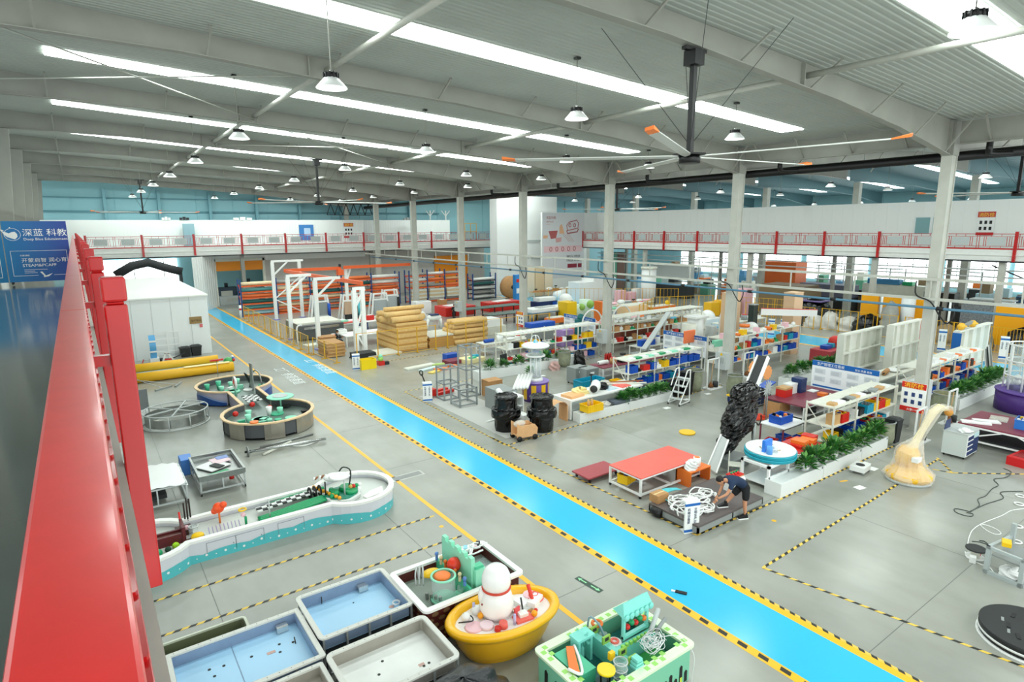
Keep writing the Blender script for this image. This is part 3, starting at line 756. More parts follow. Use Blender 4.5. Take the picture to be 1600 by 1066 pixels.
# arrows sign
t = thing('exit_floor_sign', 'dark green floor sticker with two opposed light arrows', 'floor marking', (9.68,10.28,.004), math.radians(-85))
MB().box(-.42,-.09,0,.42,.09,.002).build('sticker', mat('dark_green_sticker','#2c4a3c',.4), t)
a = MB()
for s_ in (-1,1): a.box(s_*.08,-.015,.002,s_*.3,.015,.004); a.add([(s_*.38,0,.004),(s_*.26,.06,.004),(s_*.29,0,.004),(s_*.26,-.06,.004)], [(0,1,2,3) if s_ > 0 else (3,2,1,0)])
a.build('arrow', mat('sticker_green','#9ff0b4',.4), t)
t = thing('phone_on_floor', 'small dark object lying on the blue lane', 'device', (11.28,8.65,.004), math.radians(-60)); MB().box(-.14,-.05,0,.14,.05,.03).build('body', ink, t); MB().box(-.24,-.03,0,-.14,.03,.02).build('tip', wprint, t)
t = thing('floor_grate', 'grey rectangular floor hatch with pale border near the wave table', 'hatch', (8.98,19.3,0)); MB().box(-.62,-.22,0,.62,.22,.004).build('border', mat('hatch_border','#c5c6c1',.5), t); MB().box(-.55,-.16,.004,.55,.16,.007).build('plate', mat('hatch_grey','#8b8e8c',.5), t)
for i, (x,y,r_) in enumerate([(8.13,15.19,.07),(16.6,9.4,.07)]): single(MB().cyl(x,y,0,r_,.004,16), 'floor_dot', yline, f'yellow dot on the floor, {["beside the long wave table","in front of the worker platform"][i]}', 'floor marking')
# worn lettering on the lane and beside it
for x, y, nm in ((11.7, 38.9, 'on the blue lane'), (9.3, 37.5, 'on the grey floor left of the lane')):
    t = thing('floor_lettering', f'white painted walkway lettering {nm}', 'floor marking', (x, y, .004)); text('工厂 参观通道', .8, t, (.3, 2.8, 0), (0, 0, -PI/2), mat('worn_white', '#dfe6e6', .5), .001, sx=1.0)
for i, (x, y) in enumerate([(23.2,19.2),(25.2,19.6),(28.5,19.2),(27.0,19.6),(23.9,24.2),(22.4,28.2),(21.2,9.0),(23.3,9.5),(25.3,9.3),(23.6,9.9),(22.0,36.5),(23.4,35.5)]):
    single(MB().cbox(0,0,0,.36,.26,.004), 'floor_card', wprint, f'white paper card stuck on the floor, {ordn(i)} one from the middle planter', 'card', (x,y,0), R.uniform(-.2,.2), 'white floor cards')
single(MB().box(-.04,-.16,0,.04,.16,.004), 'floor_card', yline, 'yellow marker strip on the floor before the nearest planter', 'floor marking', (21.3,9.6,0), 1.2)
# ================================================= LEFT FLOOR
def arc(cx, cy, r, a0, a1, n): return [(cx+r*math.cos(a0+(a1-a0)*i/(n-1)), cy+r*math.sin(a0+(a1-a0)*i/(n-1))) for i in range(n)]
def dumbbell(L, r1, r2, hw, t=0.0, n=22):
    r1 -= t; r2 -= t; hw -= t
    a2 = math.asin(min(.99, hw/r2)); a1 = math.asin(min(.99, hw/r1))
    return arc(L, 0, r2, -(PI-a2), PI-a2, n)+arc(0, 0, r1, a1, 2*PI-a1, n)
def rrect(w, d, r, n=5, t=0.0):
    w -= 2*t; d -= 2*t; r = max(r-t, .01); o = []
    for cx, cy, a in ((w/2-r, -d/2+r, -PI/2), (w/2-r, d/2-r, 0), (-w/2+r, d/2-r, PI/2), (-w/2+r, -d/2+r, PI)): o += arc(cx, cy, r, a, a+PI/2, n)
    return o
def ellipse(rx, ry, n=36): return [(rx*math.cos(2*PI*i/n), ry*math.sin(2*PI*i/n)) for i in range(n)]
def resample(path, step, closed=True):
    P = [Vector((a, b, 0)) for a, b in path]; 
    if closed: P.append(P[0])
    out = []
    for a, b in zip(P, P[1:]):
        k = max(1, int((b-a).length/step))
        for i in range(k): out.append(a+(b-a)*i/k)
    if not closed: out.append(P[-1])
    return out
def band(path, zlo, ztop, off=.006, closed=True, step=.08):
    P = resample(path, step, closed); n = len(P); mb = MB(); s_ = 0; vs = []; ss = []
    for i, p in enumerate(P):
        a = P[(i-1) % n] if closed else P[max(i-1, 0)]; b = P[(i+1) % n] if closed else P[min(i+1, n-1)]
        d = (b-a).normalized(); nn = Vector((d.y, -d.x, 0)); q = p+nn*off
        if i: s_ += (p-P[i-1]).length
        vs += [q+Vector((0, 0, zlo)), q+Vector((0, 0, ztop(s_)))]; ss.append((q, d, nn, s_))
    m = n if closed else n-1
    mb.add(vs, [(2*i, 2*((i+1) % n), 2*((i+1) % n)+1, 2*i+1) for i in range(m)])
    return mb, ss
def disc_on(mb, q, nn, z, r, n=10):
    t = Vector((-nn.y, nn.x, 0)); c = Vector((q.x, q.y, z))+nn*.006
    mb.add([c+t*r*math.cos(2*PI*i/n)+Vector((0,0,r*math.sin(2*PI*i/n))) for i in range(n)], [tuple(range(n))])
# white cabin
t = thing('white_cabin', 'large white panel cabin against the bridge at left', 'cabin', (0,0,0))
MB().box(.2,48.6,0,7.38,69,4.22).build('body', mat('cabin_white','#e3e8e8',.5), t)
MB().box(.15,48.5,4.22,7.45,69.1,4.32).build('roof', mat('cabin_roof','#eceee8',.5), t)
for x in (1.4,2.6,3.8,5.0,6.2): MB().box(x-.01,48.58,.05,x+.01,48.6,4.2).build('joint', lgrey, t)
pl = MB().box(6.1,48.56,2.25,6.9,48.6,2.75).build('plaque', mat('bronze_plaque','#94784a',.5), t)
text('生产车间', .17, t, (6.18,48.55,2.42), rx, mat('dark_bronze','#4e3b20',.6))
MB().box(6.72,48.56,1.95,6.92,48.6,2.2).build('small_red_notice', mat('soft_red','#d06a6c',.5), t)
def bin_(name, label, loc, m, w=.6, h=.62, rz=0, group=None, lidm=None):
    t = thing(name, label, 'bin', loc, rz, group)
    MB().add([(-.4*w,-.4*w,0),(.4*w,-.4*w,0),(.4*w,.4*w,0),(-.4*w,.4*w,0),(-.5*w,-.5*w,h),(.5*w,-.5*w,h),(.5*w,.5*w,h),(-.5*w,.5*w,h)],
             [(0,3,2,1),(4,5,6,7),(0,1,5,4),(1,2,6,5),(2,3,7,6),(3,0,4,7)]).build('body', m, t)
    l = MB(); l.box(-.53*w,-.53*w,h,.53*w,.53*w,h+.05); l.add([(-.45*w,-.45*w,h+.05),(.45*w,-.45*w,h+.05),(.45*w,.45*w,h+.05),(-.45*w,.45*w,h+.05),(-.35*w,-.3*w,h+.12),(.35*w,-.3*w,h+.12),(.35*w,.3*w,h+.12),(-.35*w,.3*w,h+.12)],[(4,5,6,7),(0,1,5,4),(1,2,6,5),(2,3,7,6),(3,0,4,7)])
    l.build('lid', lidm or m, t)
    return t
bin_('lidded_bin', 'left one of two black lidded bins beside the white cabin', (5.55,48.15,0), mat('black_bin','#26282a',.5), .66, .62)
bin_('lidded_bin', 'right one of two black lidded bins beside the white cabin', (6.28,48.2,0), MATS['black_bin'], .66, .66)
t = thing('curved_blue_display', 'tall curved light blue strip on a white base near the cabin', 'display', (3.5,46.9,0))
c = MB(); pts = [(0,.9-.35*math.cos(a), 1.2+1.0*math.sin(a)) for a in [i*PI/10-PI/2 for i in range(0, 11)]]
for i in range(10):
    z0, z1 = .35+i*.16, .35+(i+1)*.16; y0, y1 = -.25*math.sin(i/10*PI), -.25*math.sin((i+1)/10*PI)
    c.add([(-.19,y0,z0),(.19,y0,z0),(.19,y1,z1),(-.19,y1,z1),(-.19,y0+.06,z0),(.19,y0+.06,z0),(.19,y1+.06,z1),(-.19,y1+.06,z1)], [(0,1,2,3),(7,6,5,4),(0,3,7,4),(1,5,6,2)])
c.build('curved_panel', mat('display_blue','#5aa6dc',.35), t); MB().box(-.25,-.3,0,.3,.4,.38).build('base', white, t)
MB().box(-.2,-.27,.8,.2,-.25,.9).build('light_band', white, t); MB().box(-.2,-.3,1.5,.2,-.27,1.62).build('light_band', white, t)
t = thing('barrier_frame', 'small white and red A frame barrier beside the curved blue display', 'barrier', (4.3,46.3,0))
m = MB(); m.bar((-.4,0,0),(-.15,0,.75),.1); m.bar((.4,0,0),(.0,0,.75),.1); m.bar((-.2,0,.75),(.1,0,.72),.1); m.build('frame', white, t); MB().bar((-.25,.0,.3),(.2,.0,.3),.09).build('red_bar', redp, t)
t = thing('red_dolly', 'low dark and red floor jack beside the blue display', 'jack', (2.3,46.2,0)); MB().box(-.5,-.2,.06,.5,.2,.18).build('deck', mat('dull_red','#8e3b33',.6), t); MB().bar((.4,0,.1),(.55,0,.5),.05).build('handle', redp, t)
for x in (-.4,.4): MB().tube([(x,-.2,.06),(x,.2,.06)], .06, 8).build('wheel', black, t)
t = thing('white_lattice_gate', 'white wire lattice gate leaning on the cabin wall', 'gate', (4.55,48.3,0))
m = MB()
for x in (-.75,0,.75): m.box(x-.03,-.03,0,x+.03,.03,1.9)
for z in (.05,.5,.95,1.4,1.88): m.box(-.75,-.02,z-.02,.75,.02,z+.02)
m.build('frame', white, t)
single(MB().bar((-.5,0,.04),(.6,.25,.35),.09,.05), 'dark_plank', dark, 'dark plank lying in front of the white lattice gate', 'plank', (4.9,47.3,.03))
t = thing('potted_plant', 'small withered plant beside the lattice gate', 'plant', (3.95,47.2,0))
MB().cyl(0,0,0,.16,.25,12,.2).build('pot', dark, t)
# yellow padded trough
t = thing('yellow_padded_trough', 'long blue mat between two fat yellow padded rolls', 'play mat', (0,0,0))
MB().box(.3,41.4,.0,7.3,44.1,.12).build('mat', mat('pale_blue_mat','#8fb9cc',.5), t)
for y in (41.3, 44.2): MB().tube([(.3,y,.31),(7.4 if y < 43 else 7.0,y,.31)], [.3,.3], 16).build('yellow_roll', mat('roll_yellow','#e9b020',.45), t)
MB().box(4.6,41.1,.6,7.2,41.5,.63).build('pale_patch', mat('pale_yellow','#f4e2a0',.5), t)  # paler yellow strip along the top of the near roll
t = thing('green_ball_toy', 'green ball with coloured fins at the end of the yellow rolls', 'toy', (7.4,42.8,0)); MB().sph((0,0,.32),.32).build('ball', mat('toy_green','#4da25a',.4), t)
for i, m in enumerate((redp, blue, white)): MB().sph((.3,-.2+.2*i,.45+.08*i),.09).build('bead', m, t)
t = thing('red_tool', 'small red winged toy standing on a rod above the double table', 'toy', (5.9,37.7,0)); MB().tube([(0,0,0),(0,0,1.6)],.02,6).build('rod', steel, t); MB().box(-.35,-.1,1.5,.35,.1,1.58).build('wing', redp, t)
for i, (x,y,a,l) in enumerate([(3.2,38.9,2.2,'left floor squeegee lying below the yellow rolls'),(4.0,39.4,2.75,'right floor squeegee lying below the yellow rolls')]):
    t = thing('floor_squeegee', l, 'squeegee', (x,y,0), a); MB().tube([(0,0,.03),(2.3,0,.45)],.022,6).build('handle', lgrey, t); MB().box(-.05,-.55,0,.05,.55,.08).build('blade', grey, t)
single(MB().box(-.95,-.22,0,.95,.22,.1), 'blue_cushion', mat('periwinkle','#8ba0d6',.6), 'periwinkle blue long cushion on the floor behind the double table', 'cushion', (6.2,38.4,0), .12, bev=.03)
# double lobed water table
t = thing('double_water_table', 'hourglass shaped water play table with tan rim, stainless front lobe and blue wave back lobe', 'water table', (6.35,28.2,0), math.radians(91.5))
L = 6.4; ro = dumbbell(L, 2.02, 1.95, .78); ri = dumbbell(L, 2.02, 1.95, .78, .15); rs = dumbbell(L, 2.02, 1.95, .78, .12); rs2 = dumbbell(L, 2.02, 1.95, .78, .15)
MB().ring(ro, ri, .74, .8).build('rim', mat('tan_rim','#e9c79a',.45), t)
MB().prism(dumbbell(L, 2.02, 1.95, .78, .14), .42, .45).build('basin_floor', mat('basin_grey','#7b8a84',.3,.4), t)
MB().ring(rs, rs2, .12, .74).build('side', mat('inner_side_grey','#54575a',.5), t)
w_, ss = band(arc(L, 0, 1.835, -2.72, 2.72, 60), .05, lambda s: .74, .0, False); w_.build('lavender_skin', mat('lavender_grey','#b9b6c9',.45), t)
for s_ in (-1,1): MB().add([(1.85,s_*.67,.05),(L-1.68,s_*.67,.05),(L-1.68,s_*.67,.74),(1.85,s_*.67,.74)], [(0,1,2,3) if s_ < 0 else (3,2,1,0)]).build('neck_skin', MATS['lavender_grey'], t)
mb = MB(); P = arc(0, 0, 1.93, .3, 2*PI-.3, 40)
for i in range(39):
    if i in (8,9,10,14,15,16,20,21): continue
    (a,b),(c,d) = P[i],P[i+1]; mb.add([(a,b,.03),(c,d,.03),(c,d,.74),(a,b,.74)], [(0,3,2,1)])
mb.build('stainless_skin', mat('stainless','#a9a397',.28,.7,var=.06), t)
MB().cyl(0,0,.0,1.75,.02,30).build('dark_plinth', dark, t)
w_, ss = band(arc(L, 0, 1.84, -2.7, 2.7, 60), .05, lambda s: .34+.16*math.sin(s*1.7), .02, False); w_.build('blue_wave_print', mat('wave_blue','#1f4f9a',.4), t)
w_, ss = band(arc(L, 0, 1.84, -2.7, 2.7, 60), .2, lambda s: .42+.16*math.sin(s*1.7), .016, False); w_.build('light_wave_print', mat('wave_light','#8fa8d8',.4), t)
for a in (3.6,4.1,4.6,5.5):
    MB().cbox(1.6*math.cos(a),1.6*math.sin(a),.05,.3,.3,.5,a).build('inner_machine', R.choice([dark,white,black]), t)
tm = [mint, dmint, MATS['pink_plastic'], white, lgrey]
R.seed(5)
for k in range(26):
    a = R.uniform(0, 2*PI); r_ = R.uniform(.2, 1.4); x = r_*math.cos(a)+(L if k % 2 else 0); y = r_*math.sin(a)
    m = R.choice([mint, mint, white, dmint, mint]); h = R.uniform(.1, .35)
    if k % 3 == 0: MB().cyl(x,y,.45,R.uniform(.15,.4),.07,16).build('play_dish', m, t)
    elif k % 3 == 1: MB().cyl(x,y,.45,.08,h+.2,10,.14).build('play_cone', m, t)
    else: MB().cbox(x,y,.45,R.uniform(.2,.5),R.uniform(.1,.25),h*.6,a).build('play_block', m, t)
ch = MB()
for i in range(6):
    for j in range(5):
        ch.m = (i+j) % 2; ch.box(2.3+i*.2,-.35+j*.14,.7,2.5+i*.2,-.21+j*.14,.74)
ch.build('checker_slide', [white, black], t)
w = MB(); w.tube([(1.2,-.9,.45),(1.2,-.9,1.0)],.04,8); w.cyl(1.2,-.9,1.0,.62,.05,20); w.build('mint_wheel', mint, t)
MB().cyl(1.2,-.9,1.05,.35,.03,16).build('wheel_hub', lgrey, t)
for (x,y) in ((.5,1.3),(.55,-.2),(1.6,.3)): MB().sph((x,y,.75),.13).build('red_ball', redp, t)
MB().cyl(-1.5,1.0,.8,.18,.06,12).build('orange_knob', orange, t)
w = MB(); w.tube([(4.9,.3,.45),(4.9,.3,1.1)],.05,8); w.build('rainbow_stand', mint, t)
MB(Matrix.Translation((4.9,.3,1.15))@Matrix.Rotation(PI/2,4,'X')).torus((0,0,0),.28,.06,18).build('rainbow_ring', white, t); MB(Matrix.Translation((4.9,.3,1.15))@Matrix.Rotation(PI/2,4,'X')).torus((0,0,0),.16,.05,18).build('rainbow_ring', coral, t)
MB().tube(pipe_path([(5.5,-1.2,.45),(5.6,-1.1,1.3),(6.0,-.9,1.35),(6.2,-.7,.5)],5),.035,8).build('bent_pipe', steel, t)
MB().box(5.4,-.75,.45,5.9,-.7,1.9).build('grey_display_plate', grey, t)
g = MB()
for k in range(6): g.tube([(6.3+.1*k,-.9,.45),(6.1+.12*k,-.6,1.2)],.03,6)
g.build('black_rack', black, t)
# round stainless tank frame
t = thing('round_steel_tank', 'round stainless ring tank in a grey tube frame with cross bars', 'tank', (2.95,31.5,0))
MB().lathe([(1.28,.1),(1.28,.5)], 40, cap=False).build('drum', steel, t)
f = MB()
for z, r_ in ((.04,1.4),(.68,1.38)): f.torus((0,0,z), r_, .03, 40, 6)
for k in range(10): a = 2*PI*k/10; f.tube([(1.4*math.cos(a),1.4*math.sin(a),.04),(1.38*math.cos(a),1.38*math.sin(a),.68)],.025,6)
f.build('tube_frame', lgrey, t)
f = MB()
for a, b in ((.3,3.6),(1.1,4.5),(5.3,2.4)): f.bar((1.38*math.cos(a),1.38*math.sin(a),.7),(1.38*math.cos(b),1.38*math.sin(b),.7),.05)
f.build('cross_bar', lgrey, t)
t = thing('grey_side_panel', 'tall dark grey panel standing behind the round steel tank', 'panel', (1.7,33.6,0)); MB().box(-.5,-.04,0,.35,.04,1.35).build('sheet', mat('panel_grey','#707676',.5), t); MB().box(-.6,-.3,0,.3,-.05,.35).build('base_box', white, t)
# trolleys
def cart_frame(t, w, d, h, m=lgrey, wheel=black):
    for sx in (-1,1):
        for sy in (-1,1):
            MB().box(sx*w/2-.025,sy*d/2-.025,.1,sx*w/2+.025,sy*d/2+.025,h).build('leg', m, t)
            MB().tube([(sx*w/2-.02,sy*d/2,.05),(sx*w/2+.02,sy*d/2,.05)],.05,10).build('caster', wheel, t)
    f = MB()
    for z in (.14,h-.03):
        for s_ in (-1,1): f.box(-w/2,s_*d/2-.025,z-.025,w/2,s_*d/2+.025,z+.025); f.box(s_*w/2-.025,-d/2,z-.025,s_*w/2+.025,d/2,z+.025)
    f.box(-.02,-d/2-.02,.14,.02,-d/2+.02,h-.03)
    f.build('frame', m, t)
t = thing('sheeted_trolley', 'grey trolley covered with a draped white sheet', 'trolley', (1.25,22.7,0)); cart_frame(t,1.7,2.1,.72)
s_ = MB(); n = 10; vs = []
for i in range(n+1):
    for j in range(n+1):
        x = -.9+1.8*i/n; y = -1.1+2.2*j/n; z = .78+.16*math.sin(i*.31)*math.exp(-abs(j-5)*.1)+.02*math.sin(i*3+j*2)
        if i in (0,n) or j in (0,n): z -= .12
        vs.append((x,y,z))
s_.add(vs, [(i*(n+1)+j,(i+1)*(n+1)+j,(i+1)*(n+1)+j+1,i*(n+1)+j+1) for i in range(n) for j in range(n)], True)
s_.build('white_sheet', mat('sheet_white','#eef0ee',.7), t)
MB().box(-.5,-.6,.17,.3,.4,.3).build('lower_shelf_load', dark, t)
single(MB().box(-.2,-.35,0,.2,.35,.6), 'blue_panel_box', mat('clear_blue','#4d86d8',.4), 'blue box standing behind the sheeted trolley', 'box', (2.45,24.6,0), bev=.02)
t = thing('metal_tray_trolley', 'grey metal tray trolley holding crumpled white and pink printed sheets', 'trolley', (3.25,23.0,0)); cart_frame(t,1.4,2.2,.62)
MB().ring(rrect(1.5,2.3,.03), rrect(1.5,2.3,.03,t=.07), .55, .72).build('tray_wall', steel, t); MB().box(-.72,-1.1,.5,.72,1.1,.53).build('tray_floor', steel, t)
for (x,y,w,d,a,m,z) in ((-.1,.1,.8,.9,.5,white,.56),(.2,.5,.6,.6,.2,mat('soft_pink','#f0d4dc',.6),.58),(.0,-.1,.25,.5,.5,dark,.61),(.3,.7,.4,.3,.1,MATS['periwinkle'],.6),(-.1,-.75,.8,.25,.3,dgreen,.56),(-.5,-.9,.2,.15,0,blue,.57)):
    MB().cbox(x,y,z,w,d,.03,a).build('printed_sheet', m, t)
m = MB(); m.tube(pipe_path([(-.4,-.4,.2),(0,-.6,.35),(.3,-.2,.25),(.4,.2,.3)],4),.05,8); m.build('white_elbow_pipe', white, t); MB().cyl(.35,-.7,.25,.08,.14,10).build('red_valve', redp, t)
# steel pipes on the floor
t = thing('flanged_steel_pole', 'long steel pole with a round flange lying on the floor', 'pole', (4.7,24.9,0)); MB().tube([(0,0,.18),(3.1,-.15,.12)],.06,10).build('tube', chrome, t); MB().tube([(-.03,0,.2),(.02,0,.2)],.2,16).build('flange', steel, t); MB().tube([(-.12,0,.2),(.1,0,.2)],.05,8).build('hub', dark, t)
t = thing('loose_steel_tubes', 'two thinner tubes and a white strap beside the flanged pole', 'pole', (5.3,25.2,0))
MB().tube([(0,.35,.05),(2.3,.65,.05)],.045,8).build('tube', steel, t); MB().tube([(-.1,-.6,.05),(1.2,.1,.12)],.05,8).build('tube', offwhite, t); MB().tube(pipe_path([(1,-.1,.03),(1.5,-.5,.03),(2.2,-.3,.03)],4),.03,6).build('strap', white, t)
# long wave table
t = thing('long_wave_table', 'long white water play table with teal wave and bubble print and round ends', 'water table', (.55,18.15,0))
L = 5.95; A = (L, 1.35, 1.32, .85)
MB().ring(dumbbell(*A), dumbbell(*A, .17), .6, .68).build('rim', mat('rim_white','#f3f3ef',.4), t)
body = mat('table_side_white','#d9dbe2',.45)
MB().ring(dumbbell(*A, .05), dumbbell(*A, .09), .0, .6).build('side', body, t)
MB().prism(dumbbell(*A, .12), .3, .34).build('basin_floor', mat('basin_white','#cfd3cd',.35), t)
po = dumbbell(*A, .05)
w_, ss = band(po, .0, lambda s: .235+.07*abs(math.sin(s*2.6))+.04*math.sin(s*1.3+1), .008); w_.build('teal_wave_print', mat('wave_teal','#58bfc4',.4), t)
bb = MB()
for i, (q, d, nn, s_) in enumerate(ss):
    if i % 6 == 0: disc_on(bb, q, nn, .15+.04*math.sin(s_*5.2), .035)
    if i % 6 == 3: disc_on(bb, q, nn, .13, .018)
bb.build('bubble_print', wprint, t)
g = MB()
for x in (.55+.9, 2.2, 3.35):
    for a, b in (((x,-.808,.12),(x,-.808,.5)),((x+.75,-.808,.12),(x+.75,-.808,.5)),((x,-.808,.5),(x+.75,-.808,.5))): g.bar(a,b,.008,.008)
    g.cyl(x+.68,-.812,.3,.012,.02,6)
g.build('hatch_outline', mat('groove_grey','#7c7f86',.6), t)
# toys along the table
x0 = 2.9
sl = MB()
for k in range(5): sl.tube(pipe_path([(x0+.05,-.5+.09*k,.4),(x0+.7,-.52+.1*k,.44),(x0+1.5,-.35+.1*k,.44),(x0+2.1,-.2+.08*k,.44)],5),.045,8)
sl.build('green_wave_slide', dgreen, t)
ch = MB()
for i in range(13):
    for j in range(3): ch.m = (i+j) % 2; ch.box(x0+.1+i*.15,.02+i*.025+j*.11,.5-.0*i,x0+.25+i*.15,.13+i*.025+j*.11,.53+.03*(j % 2))
ch.build('checker_board', [white, black], t)
sl = MB(); sl.tube(pipe_path([(x0+.5,.5,.42),(x0+1.2,.62,.45),(x0+2.3,.66,.45)],5),.07,8); sl.build('green_rail', dgreen, t)
for k in range(3): MB(Matrix.Translation((x0+1.75+.16*k,.35,.55))@Matrix.Rotation(PI/2,4,'Y')).torus((0,0,0),.16,.03,16).build('black_hoop', black, t)
MB().tube([(x0+.35,-.35,.35),(x0+.35,-.35,1.0)],.02,6).build('thin_post', lgrey, t)
dv = MB()
for k in range(9): dv.sph((4.9+.05*k,.72-.16*k,.55),.06)
dv.build('yellow_orange_divider', mat('amber','#eaa21c',.45), t)
o = MB(); o.sph((2.0,.35,.82),.16); o.sph((2.12,.25,.92),.1); o.sph((1.9,.42,.72),.1); o.build('orange_octopus', mat('octopus_orange','#f4541e',.4), t); MB().tube([(2.0,.35,.34),(2.0,.35,.7)],.03,6).build('octopus_stalk', orange, t)
MB(Matrix.Translation((2.55,-.15,.8))).torus((0,0,0),.1,.025,14).build('yellow_ring', yellow, t); MB().tube([(2.6,-.25,.34),(2.6,-.25,.6)],.035,8).build('green_bottle', dgreen, t); MB().sph((2.55,-.2,.66),.07).build('pink_ball', pink, t)
MB().cyl(1.25,-.1,.34,.12,.3,14).build('clear_jar', clear, t); MB().torus((1.25,-.1,.65),.12,.02,14).build('jar_ring', lgrey, t)
MB().sph((1.3,-.45,.5),.13,1.3,1,.8).build('yellow_bowl', yellow, t); MB().box(1.0,-.5,.34,1.5,-.2,.37).build('brown_plate', mat('brown_plate','#4a2c24',.5), t)
f = MB()
for k in range(9): f.tube([(1.6+.1*k,-.55,.34),(1.62+.1*k,-.15,.52)],.014,5)
f.build('lilac_grating', mat('lilac','#a79ac4',.4), t)
MB().box(.85,.1,.34,1.25,.5,.5).build('brown_box', MATS['brown_plate'], t); MB().sph((1.1,.05,.6),.07).build('pink_ball', pink, t)
for k, (x,y) in enumerate(((1.15,.75),(1.3,.78),(1.22,.7))): MB().tube([(x,y,.5),(x,y,1.05+.08*k)],.025,6).build('dark_figure', mat('dark_brown','#2b1e19',.6), t)
m = MB(); m.box(0.1,-.3,.34,.95,-.22,.62); m.box(.1,.0,.34,.95,.08,.62); m.box(.0,-.35,.34,.08,.15,.68); m.box(.95,-.35,.34,1.03,.3,.8); m.build('maroon_bridge', mat('maroon_toy','#5c1f22',.45), t); MB().box(.1,-.22,.5,.95,0,.56).build('bridge_deck', mat('deck_brown','#6e4238',.5), t)
MB().tube([(.98,.3,.34),(.98,.3,1.0)],.03,6).build('red_post', redp, t)
i_ = MB(); i_.prism([(-.8,-.45),(.1,-.35),(.45,.0),(.3,.3),(-.5,.3),(-.8,.1)],.34,.42); i_.build('white_island', white, t)
i_ = MB()
for k in range(4): i_.cyl(-.25,-.05,.42+.04*k,.42-.09*k,.04,14)
i_.build('green_hill', mat('hill_green','#0f7a52',.4), t); MB().sph((-.2,.0,.65),.09).build('green_tree', dgreen, t)
MB().box(-.5,.45,.5,.3,.6,.58).build('yellow_slide', yellow, t); MB().bar((.2,.55,.3),(.2,.55,.55),.08).build('slide_leg', yellow, t)
MB().sph((.3,-.7,.42),.12).build('green_bush', dgreen, t); MB().sph((.55,-.62,.42),.08).build('dark_bush', mat('bush_dark','#17402c',.6), t); MB().sph((.75,-.5,.42),.09).build('lime_ball', mat('lime','#9fd31e',.4), t)
# right lobe island
c0 = (5.55,-.1)
p_ = MB(); p_.prism([(c0[0]+(.62+.08*math.sin(5*a))*math.cos(a), c0[1]+(.55+.06*math.cos(4*a))*math.sin(a)) for a in [2*PI*k/26 for k in range(26)]],.36,.46); p_.build('white_island', white, t)
p_ = MB(); p_.prism([(c0[0]+(.52+.08*math.sin(5*a))*math.cos(a), c0[1]+(.45+.06*math.cos(4*a))*math.sin(a)) for a in [2*PI*k/26 for k in range(26)]],.46,.5); p_.build('teal_island_top', mat('island_teal','#2b8a72',.4), t)
for (x,y,r_,h) in ((-.25,-.05,.15,.15),(.2,.15,.26,.12),(.25,-.15,.22,.08),(-.3,.15,.09,.16),(-.4,-.2,.07,.1)): MB().cyl(c0[0]+x,c0[1]+y,.5,r_,h,16,r_*.8).build('green_mound', dgreen, t)
u = MB(); u.tube([(c0[0],c0[1]-.25,.5),(c0[0],c0[1]-.25,1.0)],.025,6); u.build('umbrella_pole', lgrey, t)
u = MB(); u.cyl(c0[0]-.02,c0[1]+.12,1.0,.34,.04,20,.3); u.build('white_canopy', white, t); MB().sph((c0[0]-.15,c0[1]+.4,.92),.3,1,.8,.4).build('white_cloud', white, t)
MB().tube([(c0[0]-.5,c0[1]+.1,.4),(c0[0]-.5,c0[1]+.1,.95)],.025,6).build('dark_post', dark, t)
MB().tube(pipe_path([(c0[0]+.25,c0[1]+.1,.5),(c0[0]+.35,c0[1]+.1,1.1),(c0[0]+.15,c0[1]+.2,1.25),(c0[0]+.05,c0[1]+.3,1.1)],4),.025,6).build('black_arch', dark, t)
for k, m in enumerate((mat('straw','#c9a85a',.6), redp, dgreen, white)): MB().sph((c0[0]+.28+.1*k,c0[1]-.02,.62),.07).build('small_figure', m, t)
MB().prism([(6.0,-1.05),(6.6,-.95),(6.75,-.5),(6.3,-.6),(5.95,-.85)],.6,.66).build('wide_rim_shelf', MATS['rim_white'], t)
for c_ in bpy.data.objects['long_wave_table'].children:
    if c_.name.split('.')[0] not in ('rim','side','teal_wave_print','bubble_print','hatch_outline','wide_rim_shelf'): c_.location.z += .12
t = thing('brown_parts_pile', 'small pile of brown and white fittings on the far rim of the long wave table', 'parts', (5.75,19.28,.68)); 
for k in range(5): MB().tube([(-.2+.1*k,.05*(k%2),.04),(-.12+.1*k,.02,.14)],.035,6).build('fitting', mat('copper_brown','#9a6a4c',.5) if k % 2 else white, t)
